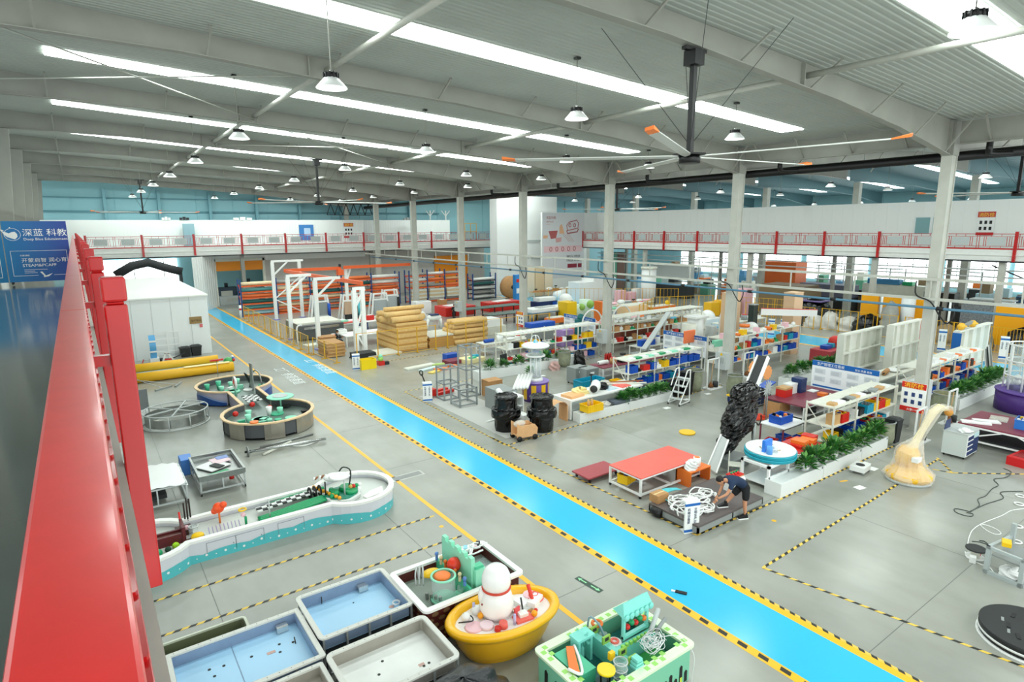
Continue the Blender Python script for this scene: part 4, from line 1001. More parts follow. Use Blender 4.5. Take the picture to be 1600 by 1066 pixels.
# ================================================= FOREGROUND TANKS AND PLAY TABLES
filmblue = mat('pale_blue_film','#a6d3f2',.3); filmedge = mat('blue_film_wall','#7f93ae',.4, var=.08); shell = mat('brushed_panel','#bfbdb6',.35,.3,var=.05)
def tank(label, loc, w, d, h, rimw, depth, fm_, wm, rimm=None, rz=0, r=.05):
    t = thing('metal_tank', label, 'tank', loc, rz)
    MB().ring(rrect(w,d,r), rrect(w,d,r,t=rimw), h-.04, h).build('rim', rimm or mat('speckled_rim','#d2d2cb',.45,var=.05,scale=30), t)
    MB().ring(rrect(w,d,r,t=rimw-.01), rrect(w,d,r,t=rimw+.01), h-depth, h-.04).build('inner_wall', wm, t)
    MB().prism(rrect(w,d,r,t=rimw), h-depth-.02, h-depth).build('floor_panel', fm_, t)
    f = MB(); k = max(2, int(w/.45))
    for i in range(k+1):
        x = -w/2+.08+(w-.16)*i/k
        for s_ in (-1,1): f.box(x-.02,s_*(d/2-.05)-.02,0,x+.02,s_*(d/2-.05)+.02,h-.04)
    for z in (.08,.45):
        for s_ in (-1,1): f.box(-w/2+.06,s_*(d/2-.05)-.02,z,w/2-.06,s_*(d/2-.05)+.02,z+.04)
    for s_ in (-1,1): f.box(s_*(w/2-.05)-.02,-d/2+.08,.08,s_*(w/2-.05)+.02,d/2-.08,.12)
    f.build('frame', grey, t)
    MB().box(-w/2+.15,-d/2+.18,.12,w/2-.15,d/2-.18,.4).build('shade_block', mat('shadow_grey','#4a4e4f',.6), t)  # dark block standing in for the shade below the tank
    b = MB()
    for i in range(int(w/.22)):
        for s_ in (-1,1): bolt(b, -w/2+.15+i*.22, s_*(d/2-rimw/2), h, .008, .004)
    b.build('rivet', dark, t, kind='stuff')
    return t
t = tank('wide metal tank lined with pale blue film, its left end behind the red railing', (1.78,11.5,0), 2.56, 1.85, .85, .1, .26, filmblue, filmedge)
MB().box(-.12,-.8,.592,-.11,.8,.6).build('seam', filmedge, t)
for (x,y) in ((-.6,.35),(-.35,.3),(-.55,.1),(.15,.25),(.7,.3),(.65,.05),(.95,.2)): MB().cyl(x,y,.59,.03,.006,10).build('drain_hole', dark, t)
MB().box(.42,.1,.592,.58,.18,.597).build('pink_label', mat('label_pink','#c9a59a',.6), t); MB().tube([(.98,.12,.59),(.98,.2,.7)],.012,6).build('bolt_pin', dark, t)
m = MB(); m.box(.75,.62,.6,.98,.78,.72); m.build('steel_fitting', chrome, t); MB().box(-.05,-.8,.59,.1,-.62,.7).build('corner_bracket', shell, t)
MB().box(-.9,-.5,.593,-.5,-.38,.6).build('white_paper', wprint, t)
t = tank('pale blue lined metal tank with a front slot, right of the wide tank', (4.13,11.88,0), 2.1, 1.78, .9, .1, .3, filmblue, filmedge, r=.14)
MB().box(-.55,-.72,.6,.35,-.5,.66).build('grey_slot_block', mat('slot_grey','#8d9192',.5), t); MB().box(-.85,-.5,.6,.35,-.38,.605).build('tan_strip', mat('tan_strip','#d2c4b6',.6), t)
m = MB(); m.cbox(.45,.68,.62,.22,.16,.12); m.build('steel_fitting', chrome, t); MB().torus((.86,-.3,.66),.08,.02,14).build('coiled_hose', white, t); MB().cyl(.74,-.3,.6,.06,.006,10).build('pink_label', MATS['label_pink'], t)
MB().tube([(-.5,.72,.62),(-.5,.72,.78)],.012,6).build('bolt_pin', dark, t); MB().cyl(.1,.35,.6,.02,.006,8).build('drain_hole', dark, t)
marble = mat('white_marbled_sheet','#e6e8e4',.3,var=.07,scale=1.2)
t = tank('stainless tank with a white marbled floor beside the black wrapped heap', (4.08,9.75,0), 2.15, 1.6, .9, .1, .28, marble, mat('inner_steel','#a7a298',.35,.4,var=.06), r=.16)
for (x,y) in ((-.3,.0),(-.1,.3),(.62,-.28),(.5,-.3),(-.7,-.3)): MB().cyl(x,y,.62,.03,.006,8).build('drain_hole', dark, t)
MB().box(.42,-.28,.62,.54,-.2,.625).build('pink_label', MATS['label_pink'], t)
t = tank('narrow stainless tank touching the left end of the marbled tank', (2.0,9.75,0), 1.9, 1.5, .82, .08, .2, MATS['inner_steel'], MATS['inner_steel'])
t = thing('olive_trough', 'long narrow olive lined trough with a pale rounded rim behind the wide tank', 'trough', (1.2,12.83,0))
o1, o2 = rrect(1.8,.5,.12), rrect(1.8,.5,.12,t=.05)
MB().ring(o1,o2,.66,.7).build('rim', mat('pale_olive','#c6cbb8',.4), t); MB().ring(rrect(1.8,.5,.12,t=.04),rrect(1.8,.5,.12,t=.05),.42,.66).build('wall', mat('olive_lining','#6c7258',.4), t); MB().prism(rrect(1.8,.5,.12,t=.045),.42,.44).build('floor_panel', MATS['olive_lining'], t)
for s_ in (-1,1): MB().box(s_*.75-.04,-.18,0,s_*.75+.04,.18,.42).build('leg', grey, t)
# mint castle table
t = thing('castle_play_table', 'white rimmed play table with mint castle wall, clear drum and red ball', 'play table', (6.47,11.4,0))
w, d, h = 2.66, 1.86, .95
MB().ring(rrect(w,d,.14), rrect(w,d,.14,t=.14), h-.06, h).build('rim', MATS['rim_white'], t)
sm = mat('maroon_side','#5a2420',.5); MB().ring(rrect(w,d,.14,t=.1), rrect(w,d,.14,t=.14), .05, h-.06).build('side', sm, t)
MB().prism(rrect(w,d,.14,t=.13), .62, .65).build('basin_floor', mat('grey_green_floor','#8d9a90',.35), t)
st = MB(); R.seed(3)
for i in range(9):
    for j in range(6):
        x = -1.15+i*.28+(j % 2)*.12; z = .1+j*.13; r_ = .055
        if x > 1.1: continue
        st.add([(x+(r_*1.6)*math.cos(a), -d/2+.095, z+r_*math.sin(a)) for a in [2*PI*k/7+R.random()*.3 for k in range(7)]], [tuple(range(7))])
for j in range(5):
    for i in range(6):
        y = -.7+i*.27; z = .12+j*.15; r_ = .055
        st.add([(-w/2+.095, y+(r_*1.6)*math.cos(a), z+r_*math.sin(a)) for a in [2*PI*k/7 for k in range(7)]], [tuple(range(7))])
st.build('stone_print', mat('stone_tan','#8a6c4c',.6), t)
c = MB(); c.box(.03,-.62,.65,.13,.75,1.5)
for k in range(5): c.box(.03,-.62+k*.3,1.5,.13,-.47+k*.3,1.58)
c.build('castle_wall', mint, t)
c = MB(); c.box(-.12,-.78,.65,-.06,.8,.98); c.build('low_mint_wall', dmint, t)
c = MB(); c.box(.1,-.7,.65,.36,-.45,1.3); c.build('castle_tower', mint, t); MB().box(.12,-.66,1.3,.34,-.49,1.36).build('tower_block', dmint, t)
fc = [mat('peg_blue','#5f87c8',.4), mat('peg_cream','#ecd7a8',.4), orange, mat('peg_green','#1e6a52',.4), orange, MATS['peg_cream'], MATS['peg_blue']]
for k in range(7):
    y = .72-.22*k; b = MB(); b.cyl(-.14,y,.98,.035,.12,8); b.sph((-.14,y,1.15),.05); b.build('peg_figure', fc[k], t)
c = MB(); c.lathe([(.27,.66),(.27,1.25)], 24, (-.55,-.35,0), cap=False); c.build('clear_drum', clear, t); MB().torus((-.55,-.35,1.25),.27,.025,24).build('drum_ring', mint, t); MB().cyl(-.55,-.35,.66,.27,.05,24).build('drum_base', mint, t); MB().torus((-.55,-.35,.7),.28,.025,24).build('drum_ring', mint, t)
MB().sph((-.62,.1,1.12),.16,1.4,1,.5).build('yellow_bowl', yellow, t); MB().sph((-.55,-.3,1.22),.2,1,1,.3).build('orange_lid', orange, t)
MB().sph((-.08,-.02,1.2),.17).build('red_ball', mat('ball_red','#e2391f',.4), t); MB().sph((-.12,-.1,1.2),.08).build('magenta_spot', mat('magenta','#d2208c',.4), t); m = MB(); m.tube([(-.08,-.02,.65),(-.08,-.02,1.05)],.05,8); m.build('ball_stand', steel, t)
for k in range(3): MB().tube(pipe_path([(-1.02+.07*k,.1-.05*k,.95),(-1.02+.07*k,.1-.05*k,1.25),(-.9+.07*k,.25,1.3),(-.85+.07*k,.3,.95)],4),.018,6).build('wire_loop', lgrey, t)
MB().cyl(.0-.2,-.42,.65,.09,.1,12).build('mint_cup', mint, t); MB().cyl(-.12,-.42,.66,.1,.2,14).build('clear_cup', clear, t)
for k in range(4): MB().cyl(-.85+.06*k,-.1-.1*k,.65,.04,.15,8).build('small_valve', steel, t)
MB().box(.42,-.6,.66,1.15,.6,.665).build('clear_sheet', clear, t)
R.seed(11); g = MB()
for k in range(7):
    x, y = R.uniform(.2,1.0), R.uniform(.35,.9); g.tube(pipe_path([(x+R.uniform(-.25,.25),y+R.uniform(-.15,.1),.98+R.uniform(0,.12)) for _ in range(5)],4),.022,6)
g.build('tangled_hose', white, t)
for k in range(5): MB().cbox(.35+.18*k,.78-.1*(k%2),.96,.18,.1,.06,R.random()).build('dropped_part', [black, white, mat('sky_part','#8fd0e4',.4), pink, dark][k], t)
# yellow tub with a plain white figure
t = thing('yellow_tub', 'big yellow oval bathtub filled with white and pink play scenery', 'tub', (6.64,9.7,0), math.radians(-8))
ey = mat('tub_yellow','#f7b70c',.3,coat=.2)
b = MB(); n = 44
prof = [(.86,.50,.03),(.9,.54,.06),(1.02,.6,.25),(1.1,.66,.42),(1.16,.7,.6),(1.2,.72,.68),(1.3,.8,.72),(1.33,.83,.8),(1.3,.8,.86),(1.2,.71,.88),(1.13,.64,.84),(1.1,.6,.74)]
vs = [(rx_*math.cos(2*PI*i/n)*1.0, ry_*math.sin(2*PI*i/n), z) for rx_,ry_,z in prof for i in range(n)]
b.add(vs, [(k*n+i, k*n+(i+1) % n, (k+1)*n+(i+1) % n, (k+1)*n+i) for k in range(len(prof)-1) for i in range(n)], True); b.build('shell', ey, t)
MB().prism(ellipse(.84,.48),0,.05).build('foot', ey, t)
fl = MB().prism(ellipse(1.11,.61),.7,.745).build('foam_floor', mat('foam_white','#f3eeee',.5), t)
for (x,y,w,d,a,h) in ((.62,.12,.5,.3,.3,.12),(.75,-.05,.4,.2,.6,.18),(.45,-.1,.5,.2,.2,.06)): MB().cbox(x,y,.745,w,d,h,a).build('white_step', white, t)
MB().bar((.12,.05,.78),(.6,-.22,.78),.05).build('wood_edge', wood, t)
for (x,y,rr,m,h) in ((-.75,-.1,.2,pink,.03),(-.5,-.2,.16,MATS['soft_pink'],.06),(-.2,-.38,.1,coral,.12),(.75,.2,.16,pink,.14),(.85,.05,.12,coral,.1),(-.35,-.42,.07,redp,.08)):
    MB().cyl(x,y,.745,rr,h,18,rr*.9).build('pink_disc', m, t)
g = MB()
for k in range(4): g.torus((.82,.1,.83+.03*k),.2-.04*k,.014,18)
g.build('pink_swirl', coral, t)
m = MB(); m.box(.1,-.46,.745,.5,-.2,.79); m.build('coral_tray', coral, t); MB().box(.22,-.36,.79,.42,-.2,.86).build('white_box', white, t); MB().cbox(.22,-.2,.8,.16,.04,.16,.4).build('red_striped_card', mat('stripe_red','#d8484c',.5), t)
MB().tube([(.4,-.15,.75),(.36,-.12,1.1)],.018,6).build('black_stick', black, t)
MB().tube([(.7,-.05,.85),(.66,.1,1.2)],.045,8).build('red_tube', mat('tube_red','#e0402f',.4), t)
for (x,y) in ((-.5,.1),(-.32,-.05),(.55,-.38),(-.28,.3)): 
    MB().sph((x,y,.82),.07).build('orange_bloom', mat('bloom_orange','#f2a21c',.4), t); MB().sph((x+.05,y+.03,.86),.045).build('red_bloom', redp, t)
for (x,y) in ((-.2,.12),(-.55,.35),(.05,-.42)): MB().cyl(x,y,.745,.03,.24,10).build('lilac_post', mat('lilac_post','#b9b4dc',.4), t)
MB().tube(pipe_path([(-1.0,.12,.8),(-.9,.0,.86),(-.72,.02,.82),(-.7,.15,.84),(-.85,.22,.9)],5),.014,6).build('black_wire', black, t)
MB().sph((-.8,.2,.82),.1).build('white_lump', white, t); MB().sph((-.5,.32,.8),.12).build('white_lump', white, t); MB().sph((-.15,.4,.8),.1).build('white_lump', white, t)
s_ = MB(); s_.lathe([(.05,.74),(.32,.76),(.37,.92),(.37,1.08),(.33,1.24),(.28,1.36),(.24,1.4)], 28, (-.12,.1,0)); fig = s_.build('white_figure_body', mat('gloss_white','#f2f2f0',.25,coat=.3), t)
s_ = MB(); s_.lathe([(.24,1.36),(.29,1.4),(.31,1.47),(.315,1.56),(.3,1.68),(.25,1.79),(.16,1.87),(.04,1.9)], 28, (-.12,.1,0)); s_.build('white_figure_head', MATS['gloss_white'], t)
MB().torus((-.12,.1,1.38),.29,.03,28).build('red_collar', mat('collar_red','#c8402c',.4), t)
MB().sph((-.42,.2,1.2),.1,.8,1,1.9).build('white_figure_arm', MATS['gloss_white'], t)
MB().bar((-.5,.05,1.1),(-.36,.05,1.14),.03).build('red_peg', mat('dark_red_peg','#8e2a20',.4), t)
# hose coil
t = thing('hose_coil', 'coil of clear and grey hose on the floor between the tub and the green table', 'hose', (7.7,8.72,.03))
for k in range(6): MB().torus((.02*k,-.02*k,.03*k),.3-.02*(k % 3),.018,26).build('coil', mat('hose_grey','#c6ccc8',.3), t)
# green checkered table
t = thing('green_play_table', 'green checkered play table with aqua toy stall, yellow stool and tangled white wire', 'play table', (7.76,7.46,0))
w, d, h = 2.72, 1.8, .85
lg_ = mat('rim_pale_green','#dff3cf',.4); gg = mat('rim_green','#98d865',.4)
MB().ring(rrect(w,d,.12), rrect(w,d,.12,t=.2), h-.05, h).build('rim', lg_, t)
k_ = MB()
for i in range(24):
    for j in range(16):
        x = -w/2+.06+i*.108; y = -d/2+.06+j*.105
        if abs(x+.05) < w/2-.22 and abs(y+.05) < d/2-.22: continue
        if (i+j) % 2 == 0 and ((i//3+j//3) % 3 != 0) and x < w/2-.14 and y < d/2-.14: k_.box(x,y,h,x+.1,y+.1,h+.003)
k_.build('green_checks', gg, t)
MB().ring(rrect(w,d,.12,t=.07), rrect(w,d,.12,t=.11), .04, h-.05).build('side', mat('side_mint','#79c4a3',.45), t)
s1 = MB(); R.seed(21)
for i in range(16):
    x = -1.15+i*.15; hh = R.uniform(.15,.45); s1.add([(x,-d/2+.064,.06),(x+.09,-d/2+.064,.06),(x+.09,-d/2+.064,.06+hh),(x+.045,-d/2+.064,.1+hh),(x,-d/2+.064,.06+hh)], [(0,1,2,3,4)])
for i in range(5):
    y = -.7+i*.3; hh = R.uniform(.2,.5); s1.add([(-w/2+.064,y,.06),(-w/2+.064,y+.1,.06),(-w/2+.064,y+.1,.06+hh),(-w/2+.064,y+.05,.12+hh),(-w/2+.064,y,.06+hh)], [(0,4,3,2,1)]); s1.add([(w/2-.064,y,.06),(w/2-.064,y+.1,.06),(w/2-.064,y+.1,.06+hh),(w/2-.064,y+.05,.12+hh),(w/2-.064,y,.06+hh)], [(0,1,2,3,4)])
s1.build('dark_silhouette_print', ink, t)
s1 = MB()
for i in range(0, 16, 2): x = -1.13+i*.15; s1.add([(x,-d/2+.06,.07),(x+.06,-d/2+.06,.07),(x+.06,-d/2+.06,.22),(x,-d/2+.06,.22)], [(0,1,2,3)])
s1.build('lime_print', mat('lime_print','#c8e04a',.5), t)
MB().prism(rrect(w,d,.12,t=.19), .4, .43).build('basin_floor', deepteal, t)
MB().box(-.12,-.68,.43,.02,.7,.82).build('divider', mat('aqua','#7fd8cc',.4), t)
MB().box(.02,-.1,.43,1.1,.02,.8).build('cross_divider', MATS['aqua'], t)
c = MB()
for k in range(9): c.box(.1+k*.11,-.12,.8,.16+k*.11,-.06,.86)
c.build('castle_teeth', gg, t)
for (x,y) in ((-.05,.55),(-.05,.2),(-.05,-.25),(-.05,-.5)): 
    f = MB(); f.box(x-.1,y-.02,.82,x+.1,y+.02,.98); f.build('green_handle', mat('handle_green','#8dbb4e',.4), t); MB().box(x-.05,y-.025,.88,x+.05,y+.025,.95).build('handle_hole', dark, t)
s_ = MB(); s_.box(.28,.05,.8,.34,.11,1.35); s_.box(.95,.05,.8,1.01,.11,1.35); s_.box(.28,.04,.82,1.01,.12,.88); s_.build('stall_post', MATS['aqua'], t)
s_ = MB(); s_.add([(.22,-.02,1.33),(1.07,-.02,1.33),(1.07,.3,1.42),(.22,.3,1.42),(.3,.1,1.6),(1.0,.1,1.6)], [(0,3,2,1),(0,1,5,4),(2,3,4,5),(0,4,3),(1,2,5)])
s_.build('stall_roof', MATS['aqua'], t)
s_ = MB()
for k in range(6): s_.sph((.3+k*.14,-.02,1.34),.07,1,.4,1)
s_.build('scallop', MATS['aqua'], t)
for k in range(5):
    MB().sph((.42+k*.12,.08,1.05+.05*(k%2)),.06).build('stall_bead', [redp, dgreen, redp, dgreen, orange][k], t)
MB().torus((.1,.62,.95),.1,.03,16).build('orange_ring', orange, t); MB().cyl(.12,.45,.5,.09,.3,14).build('clear_pot', clear, t); MB().cyl(.14,.15,.75,.14,.05,16).build('white_plate', white, t); MB().torus((.14,.15,.81),.07,.025,14).build('orange_ring', coral, t)
MB().tube(pipe_path([(-.05+.0,.75,.45),(-.0,.75,1.05),(.05,.5,1.0),(.08,.4,.8)],4),.022,6).build('bent_tube', mat('tube_bluegrey','#7f9aa8',.3), t)
MB().cyl(.1,-.05+.35,.44,.12,.08,14).build('green_stool', gg, t)
p_ = MB()
for k in range(6):
    a = 2*PI*k/6; p_.add([(-.42+.0,.5,.95),(-.42+.04*math.sin(a),.5+.2*math.cos(a)-.04,.95+.2*math.sin(a)),(-.42,.5+.2*math.cos(a+.5),.95+.2*math.sin(a+.5))], [(0,1,2)])
o = p_.build('aqua_propeller', MATS['aqua'], t); MB().sph((-.42,.5,.95),.04).build('red_hub', redp, t); MB().box(-.46,.47,.43,-.38,.53,.95).build('propeller_stand', MATS['aqua'], t)
m = MB(); m.add([(-1.18,.02,.86),(-1.1,-.2,.86),(-.72,.42,.86),(-.84,.5,.86),(-1.18,.02,.92),(-1.1,-.2,.92),(-.72,.42,.92),(-.84,.5,.92)], [(0,3,2,1),(4,5,6,7),(0,1,5,4),(1,2,6,5),(2,3,7,6),(3,0,4,7)]); m.build('orange_grill', orange, t); MB().tube(pipe_path([(-1.2,.02,.9),(-1.08,-.22,.9),(-.85,.1,.9),(-.68,.44,.9)],4),.03,6).build('grill_edge', white, t)
MB().box(-1.12,-.2,.43,-.7,.55,.84).build('teal_counter', dmint, t)
m = MB(); m.box(-.62,.38,.43,-.56,.62,.95); m.box(-.3,.38,.43,-.24,.62,.95); m.box(-.64,.36,.95,-.2,.64,1.0); m.build('aqua_stand', MATS['aqua'], t)
MB().box(-1.1,-.65,.43,-.5,-.15,.55).build('dark_step', mat('dark_teal_step','#173f40',.5), t)
MB().cyl(-.68,-.45,.92,.17,.05,20).build('yellow_stool_top', mat('stool_yellow','#f4d11c',.4), t)
for k in range(3): a = 2*PI*k/3; MB().tube([(-.68+.08*math.cos(a),-.45+.08*math.sin(a),.43),(-.68+.11*math.cos(a),-.45+.11*math.sin(a),.92)],.018,6).build('stool_leg', black, t)
m = MB(); m.lathe([(.13,.43),(.13,.95),(.1,1.05)], 16, (-.36,-.5,0), cap=False); m.build('clear_column', clear, t); m = MB()
for k in range(4): m.torus((-.36,-.5,.55+.15*k),.13,.012,16)
m.build('column_ring', lgrey, t); MB().box(-.42,-.3,.9,-.3,-.22,1.05).build('toy_house', yellow, t)
for k in range(3): MB().cbox(-.05,-.62-.0,.83+.07*k,.22-.04*k,.16,.05).build('aqua_steps', MATS['aqua'], t)
R.seed(9); g = MB()
for k in range(26):
    a = R.uniform(0,2*PI); cx, cy = .62+R.uniform(-.12,.12), -.42+R.uniform(-.1,.1); rr = R.uniform(.1,.24)
    g.tube([(cx+rr*math.cos(a+i*PI/6), cy+rr*.8*math.sin(a+i*PI/6), .92+.07*math.sin(i+k)+R.uniform(0,.04)) for i in range(R.randint(7,12))],.007,4)
g.build('tangled_wire', mat('wire_white','#e9ecec',.4), t)
MB().tube([(.8,-.2,.95),(1.25,.0,1.15)],.05,8).build('grey_hose', lgrey, t); MB().tube([(.9,-.25,.93),(1.3,-.15,1.0)],.04,8).build('grey_hose', grey, t)
MB().tube(pipe_path([(.85,-.45,.95),(1.2,-.6,.9),(1.22,-.95,.7),(1.2,-.95,.2),(1.15,-1.0,.02)],4),.008,5).build('trailing_wire', MATS['wire_white'], t)
for k, z in enumerate((.44,)): MB().prism([(.2,-.65),(1.05,-.65),(1.05,-.15),(.2,-.15)],.43,.5).build('green_lawn', mat('lawn','#3a9a4a',.5), t)
# black wrapped heap
def crumpled(rx_, ry_, h, seed, n=34, m=14, amp=.05):
    R.seed(seed); ph = [(R.uniform(1,7),R.uniform(1,7),R.uniform(0,6.3)) for _ in range(10)]; vs = []
    for i in range(m+1):
        f_ = i/m; s_ = math.sqrt(max(0, 1-f_**2.6)) if i < m else .02
        for j in range(n):
            a = 2*PI*j/n; w_ = sum(math.sin(p*a+q*f_*3+r_)*amp/3 for p, q, r_ in [(int(p_),q_,r0_) for p_,q_,r0_ in ph])
            vs.append(((rx_*s_+w_)*math.cos(a), (ry_*s_+w_)*math.sin(a), h*f_+w_*.3*(i > 0)))
    mb = MB(); mb.add(vs, [(i*n+j,i*n+(j+1) % n,(i+1)*n+(j+1) % n,(i+1)*n+j) for i in range(m) for j in range(n)]+[tuple(range(m*n,(m+1)*n))], True)
    return mb
single(crumpled(1.05,.72,1.12,4,n=60,m=24,amp=.05), 'wrapped_heap', mat('dark_film','#2a2d30',.3,bump=1,scale=7), 'dark grey film wrapped heap at the bottom edge beside the marbled tank', 'wrapped object', (4.75,8.22,0))
# ================================================= MIDDLE AND RIGHT FLOOR
CAMP = Vector((0, 0, 9))
def at(px, py, z=0.0):      # the point at height z seen at photo position (px, py)
    d = fw + rt*(px-800)/943.66 - up*(py-533)/943.66
    return CAMP + d*((z-9)/d.z)
def leafball(mb, n, r, h, seed, ln=.16):
    R.seed(seed)
    for _ in range(n):
        a = R.uniform(0, 2*PI); e = R.uniform(-.1, 1.3); l = R.uniform(.6, 1)*ln*1.4
        b = Vector((r*.45*math.cos(a)*R.random(), r*.45*math.sin(a)*R.random(), h*R.uniform(.3, .8)))
        d = Vector((math.cos(a)*math.cos(e), math.sin(a)*math.cos(e), math.sin(e))); s_ = Vector((-math.sin(a), math.cos(a), 0))*l*.22
        m = b+d*l*.6; t = b+d*l*1.2-Vector((0,0,.03)); b2 = b+d*(r*.3)
        mb.add([b2, m+d*r*.3+s_, t+d*r*.3, m+d*r*.3-s_], [(0,1,2,3)])
    return mb
def make_plant(name, seed, pot, r=.28, h=.4, n=110):
    t = thing(name, 'x', 'plant')
    MB().cyl(0,0,0,.09,.16,14,.13).build('pot', pot, t)
    leafball(MB(), n, r, h, seed).build('foliage', green, t); leafball(MB(), n//3, r, h, seed+50).build('young_leaves', green2, t)
    return t
plants = [make_plant('potted_plant', 3, white), make_plant('potted_plant', 8, white, .33, .5, 140), make_plant('potted_plant', 14, black, .25, .45, 90)]
pused = [False]*3
def put_plant(k, x, y, z, label, group, sc=1.0):
    if not pused[k]: t = plants[k]; pused[k] = True; t.location = (x,y,z); t['label'] = label; t['group'] = group; t.scale = (sc,)*3; t.rotation_euler = (0,0,R.random()*6)
    else: dup(plants[k], (x,y,z), R.random()*6, label, group, (sc,)*3)
def planter(label, x0, x1, y0, w=.55, h=.5, segs=(0,)):
    t = thing('long_planter', label, 'planter', (0,0,0)); pm = mat('planter_white','#e4e8e6',.45)
    xs = [x0]+list(segs[1:])+[x1]
    for a, b in zip(xs, xs[1:]):
        MB().ring([(a,y0),(b-.02,y0),(b-.02,y0+w),(a,y0+w)], [(a+.04,y0+.04),(b-.06,y0+.04),(b-.06,y0+w-.04),(a+.04,y0+w-.04)], 0, h).build('box', pm, t)
        MB().box(a+.04,y0+.04,0,b-.06,y0+w-.04,h-.1).build('inner_board', pm, t)
        MB().box(b-.16,y0-.01,h-.1,b-.08,y0,h-.02).build('code_sticker', mat('sticker_grey','#7c8488',.5), t)
    return t
planter('nearest long white planter box with leafy plants, in front of the part shelves', 18.2, 26.0, 10.15, .6, .5, (0, 20.95, 23.8))
planter('middle long white planter box starting beside the yellow crate', 18.1, 24.6, 20.0, .5, .45, (0, 21.4))
planter('far long white planter box before the far shelves', 18.5, 26.5, 29.4, .6, .55, (0, 22.5))
planter('white planter box behind the burgundy desk, beyond the column', 31.6, 42.0, 17.7, .6, .5, (0, 35, 38.5))
planter('right long white planter box with a row of bushy plants', 34.2, 41.5, 10.4, .7, .55, (0, 37.5))
n_ = 0
for row, (x0, x1, y, z, num, k, sc, nm) in enumerate([(19.8,25.8,10.45,.4,9,0,1.25,'nearest white planter'),(20.9,24.4,20.25,.35,7,1,1.1,'middle white planter'),(19.0,25.5,29.7,.45,6,0,1.2,'far white planter'),(31.8,41.5,18,.4,9,1,1.2,'planter behind the burgundy desk'),(34.4,41.2,10.75,.45,10,1,1.35,'right white planter')]):
    for i in range(num):
        put_plant((k+i) % 2 if row == 0 else k, x0+(x1-x0)*(i+.5)/num, y+R.uniform(-.05,.05), z, f'green leafy plant in the {nm}, {ordn(i)} from the left', f'plants in the {nm}', sc*R.uniform(.85,1.15))
put_plant(2, 25.9, 10.6, .45, 'spiky plant at the right end of the nearest planter beside the grey sack', 'single plants', 1.3)
put_plant(2, 21.0, 27.6, .25, 'plant in a white pot on a small trolley before the far shelves', 'single plants', 1.2)
def crate(label, loc, m, w=.45, d=.35, h=.25, rz=0, group=None, fill=None, name='parts_crate'):
    t = thing(name, label, 'crate', loc, rz, group)
    o_ = [(-w/2,-d/2),(w/2,-d/2),(w/2,d/2),(-w/2,d/2)]; i_ = [(-w/2+.02,-d/2+.02),(w/2-.02,-d/2+.02),(w/2-.02,d/2-.02),(-w/2+.02,d/2-.02)]
    b = MB(); b.ring(o_, i_, 0, h); b.box(-w/2+.01,-d/2+.01,0,w/2-.01,d/2-.01,.02)
    k = max(2, int(w/.12))
    for i in range(k+1): x = -w/2+w*i/k; b.box(x-.008,-d/2-.01,0,x+.008,-d/2,h)
    b.build('body', m, t); MB().ring([(x*1.05,y*1.05) for x, y in o_], i_, h, h+.03).build('rim', m, t)
    if fill:
        f = MB()
        for i in range(8):
            f.m = i % len(fill); f.cbox(R.uniform(-w/2+.08,w/2-.08),R.uniform(-d/2+.07,d/2-.07),.02,R.uniform(.05,.12),R.uniform(.05,.1),h-.02+R.uniform(0,.08),R.random()*3)
        f.build('contents', fill, t, kind='stuff')
    return t
def rack(label, x0, x1, y0, d, h, levels, bays, m=offwhite, tops=True, name='shelf_rack'):
    t = thing(name, label, 'shelf', (0,0,0))
    for i in range(bays+1):
        x = x0+(x1-x0)*i/bays
        for y in (y0, y0+d): MB().box(x-.03,y-.03,0,x+.03,y+.03,h).build('post', m, t)
    for z in levels:
        MB().box(x0,y0,z-.05,x1,y0+d,z).build('shelf', m, t)
    MB().bar((x0,y0,levels[0]+.1),(x0,y0+d,levels[-1]-.1),.03).build('brace', m, t)
    return t
CM = {'blue': blue, 'yellow': yellow, 'red': redp, 'cyan': cyan, 'orange': orange, 'white': white, 'black': black, 'wooden': wood, 'mint': mint, 'green': dgreen, 'grey': grey, 'pink': pink, 'brown': carton}
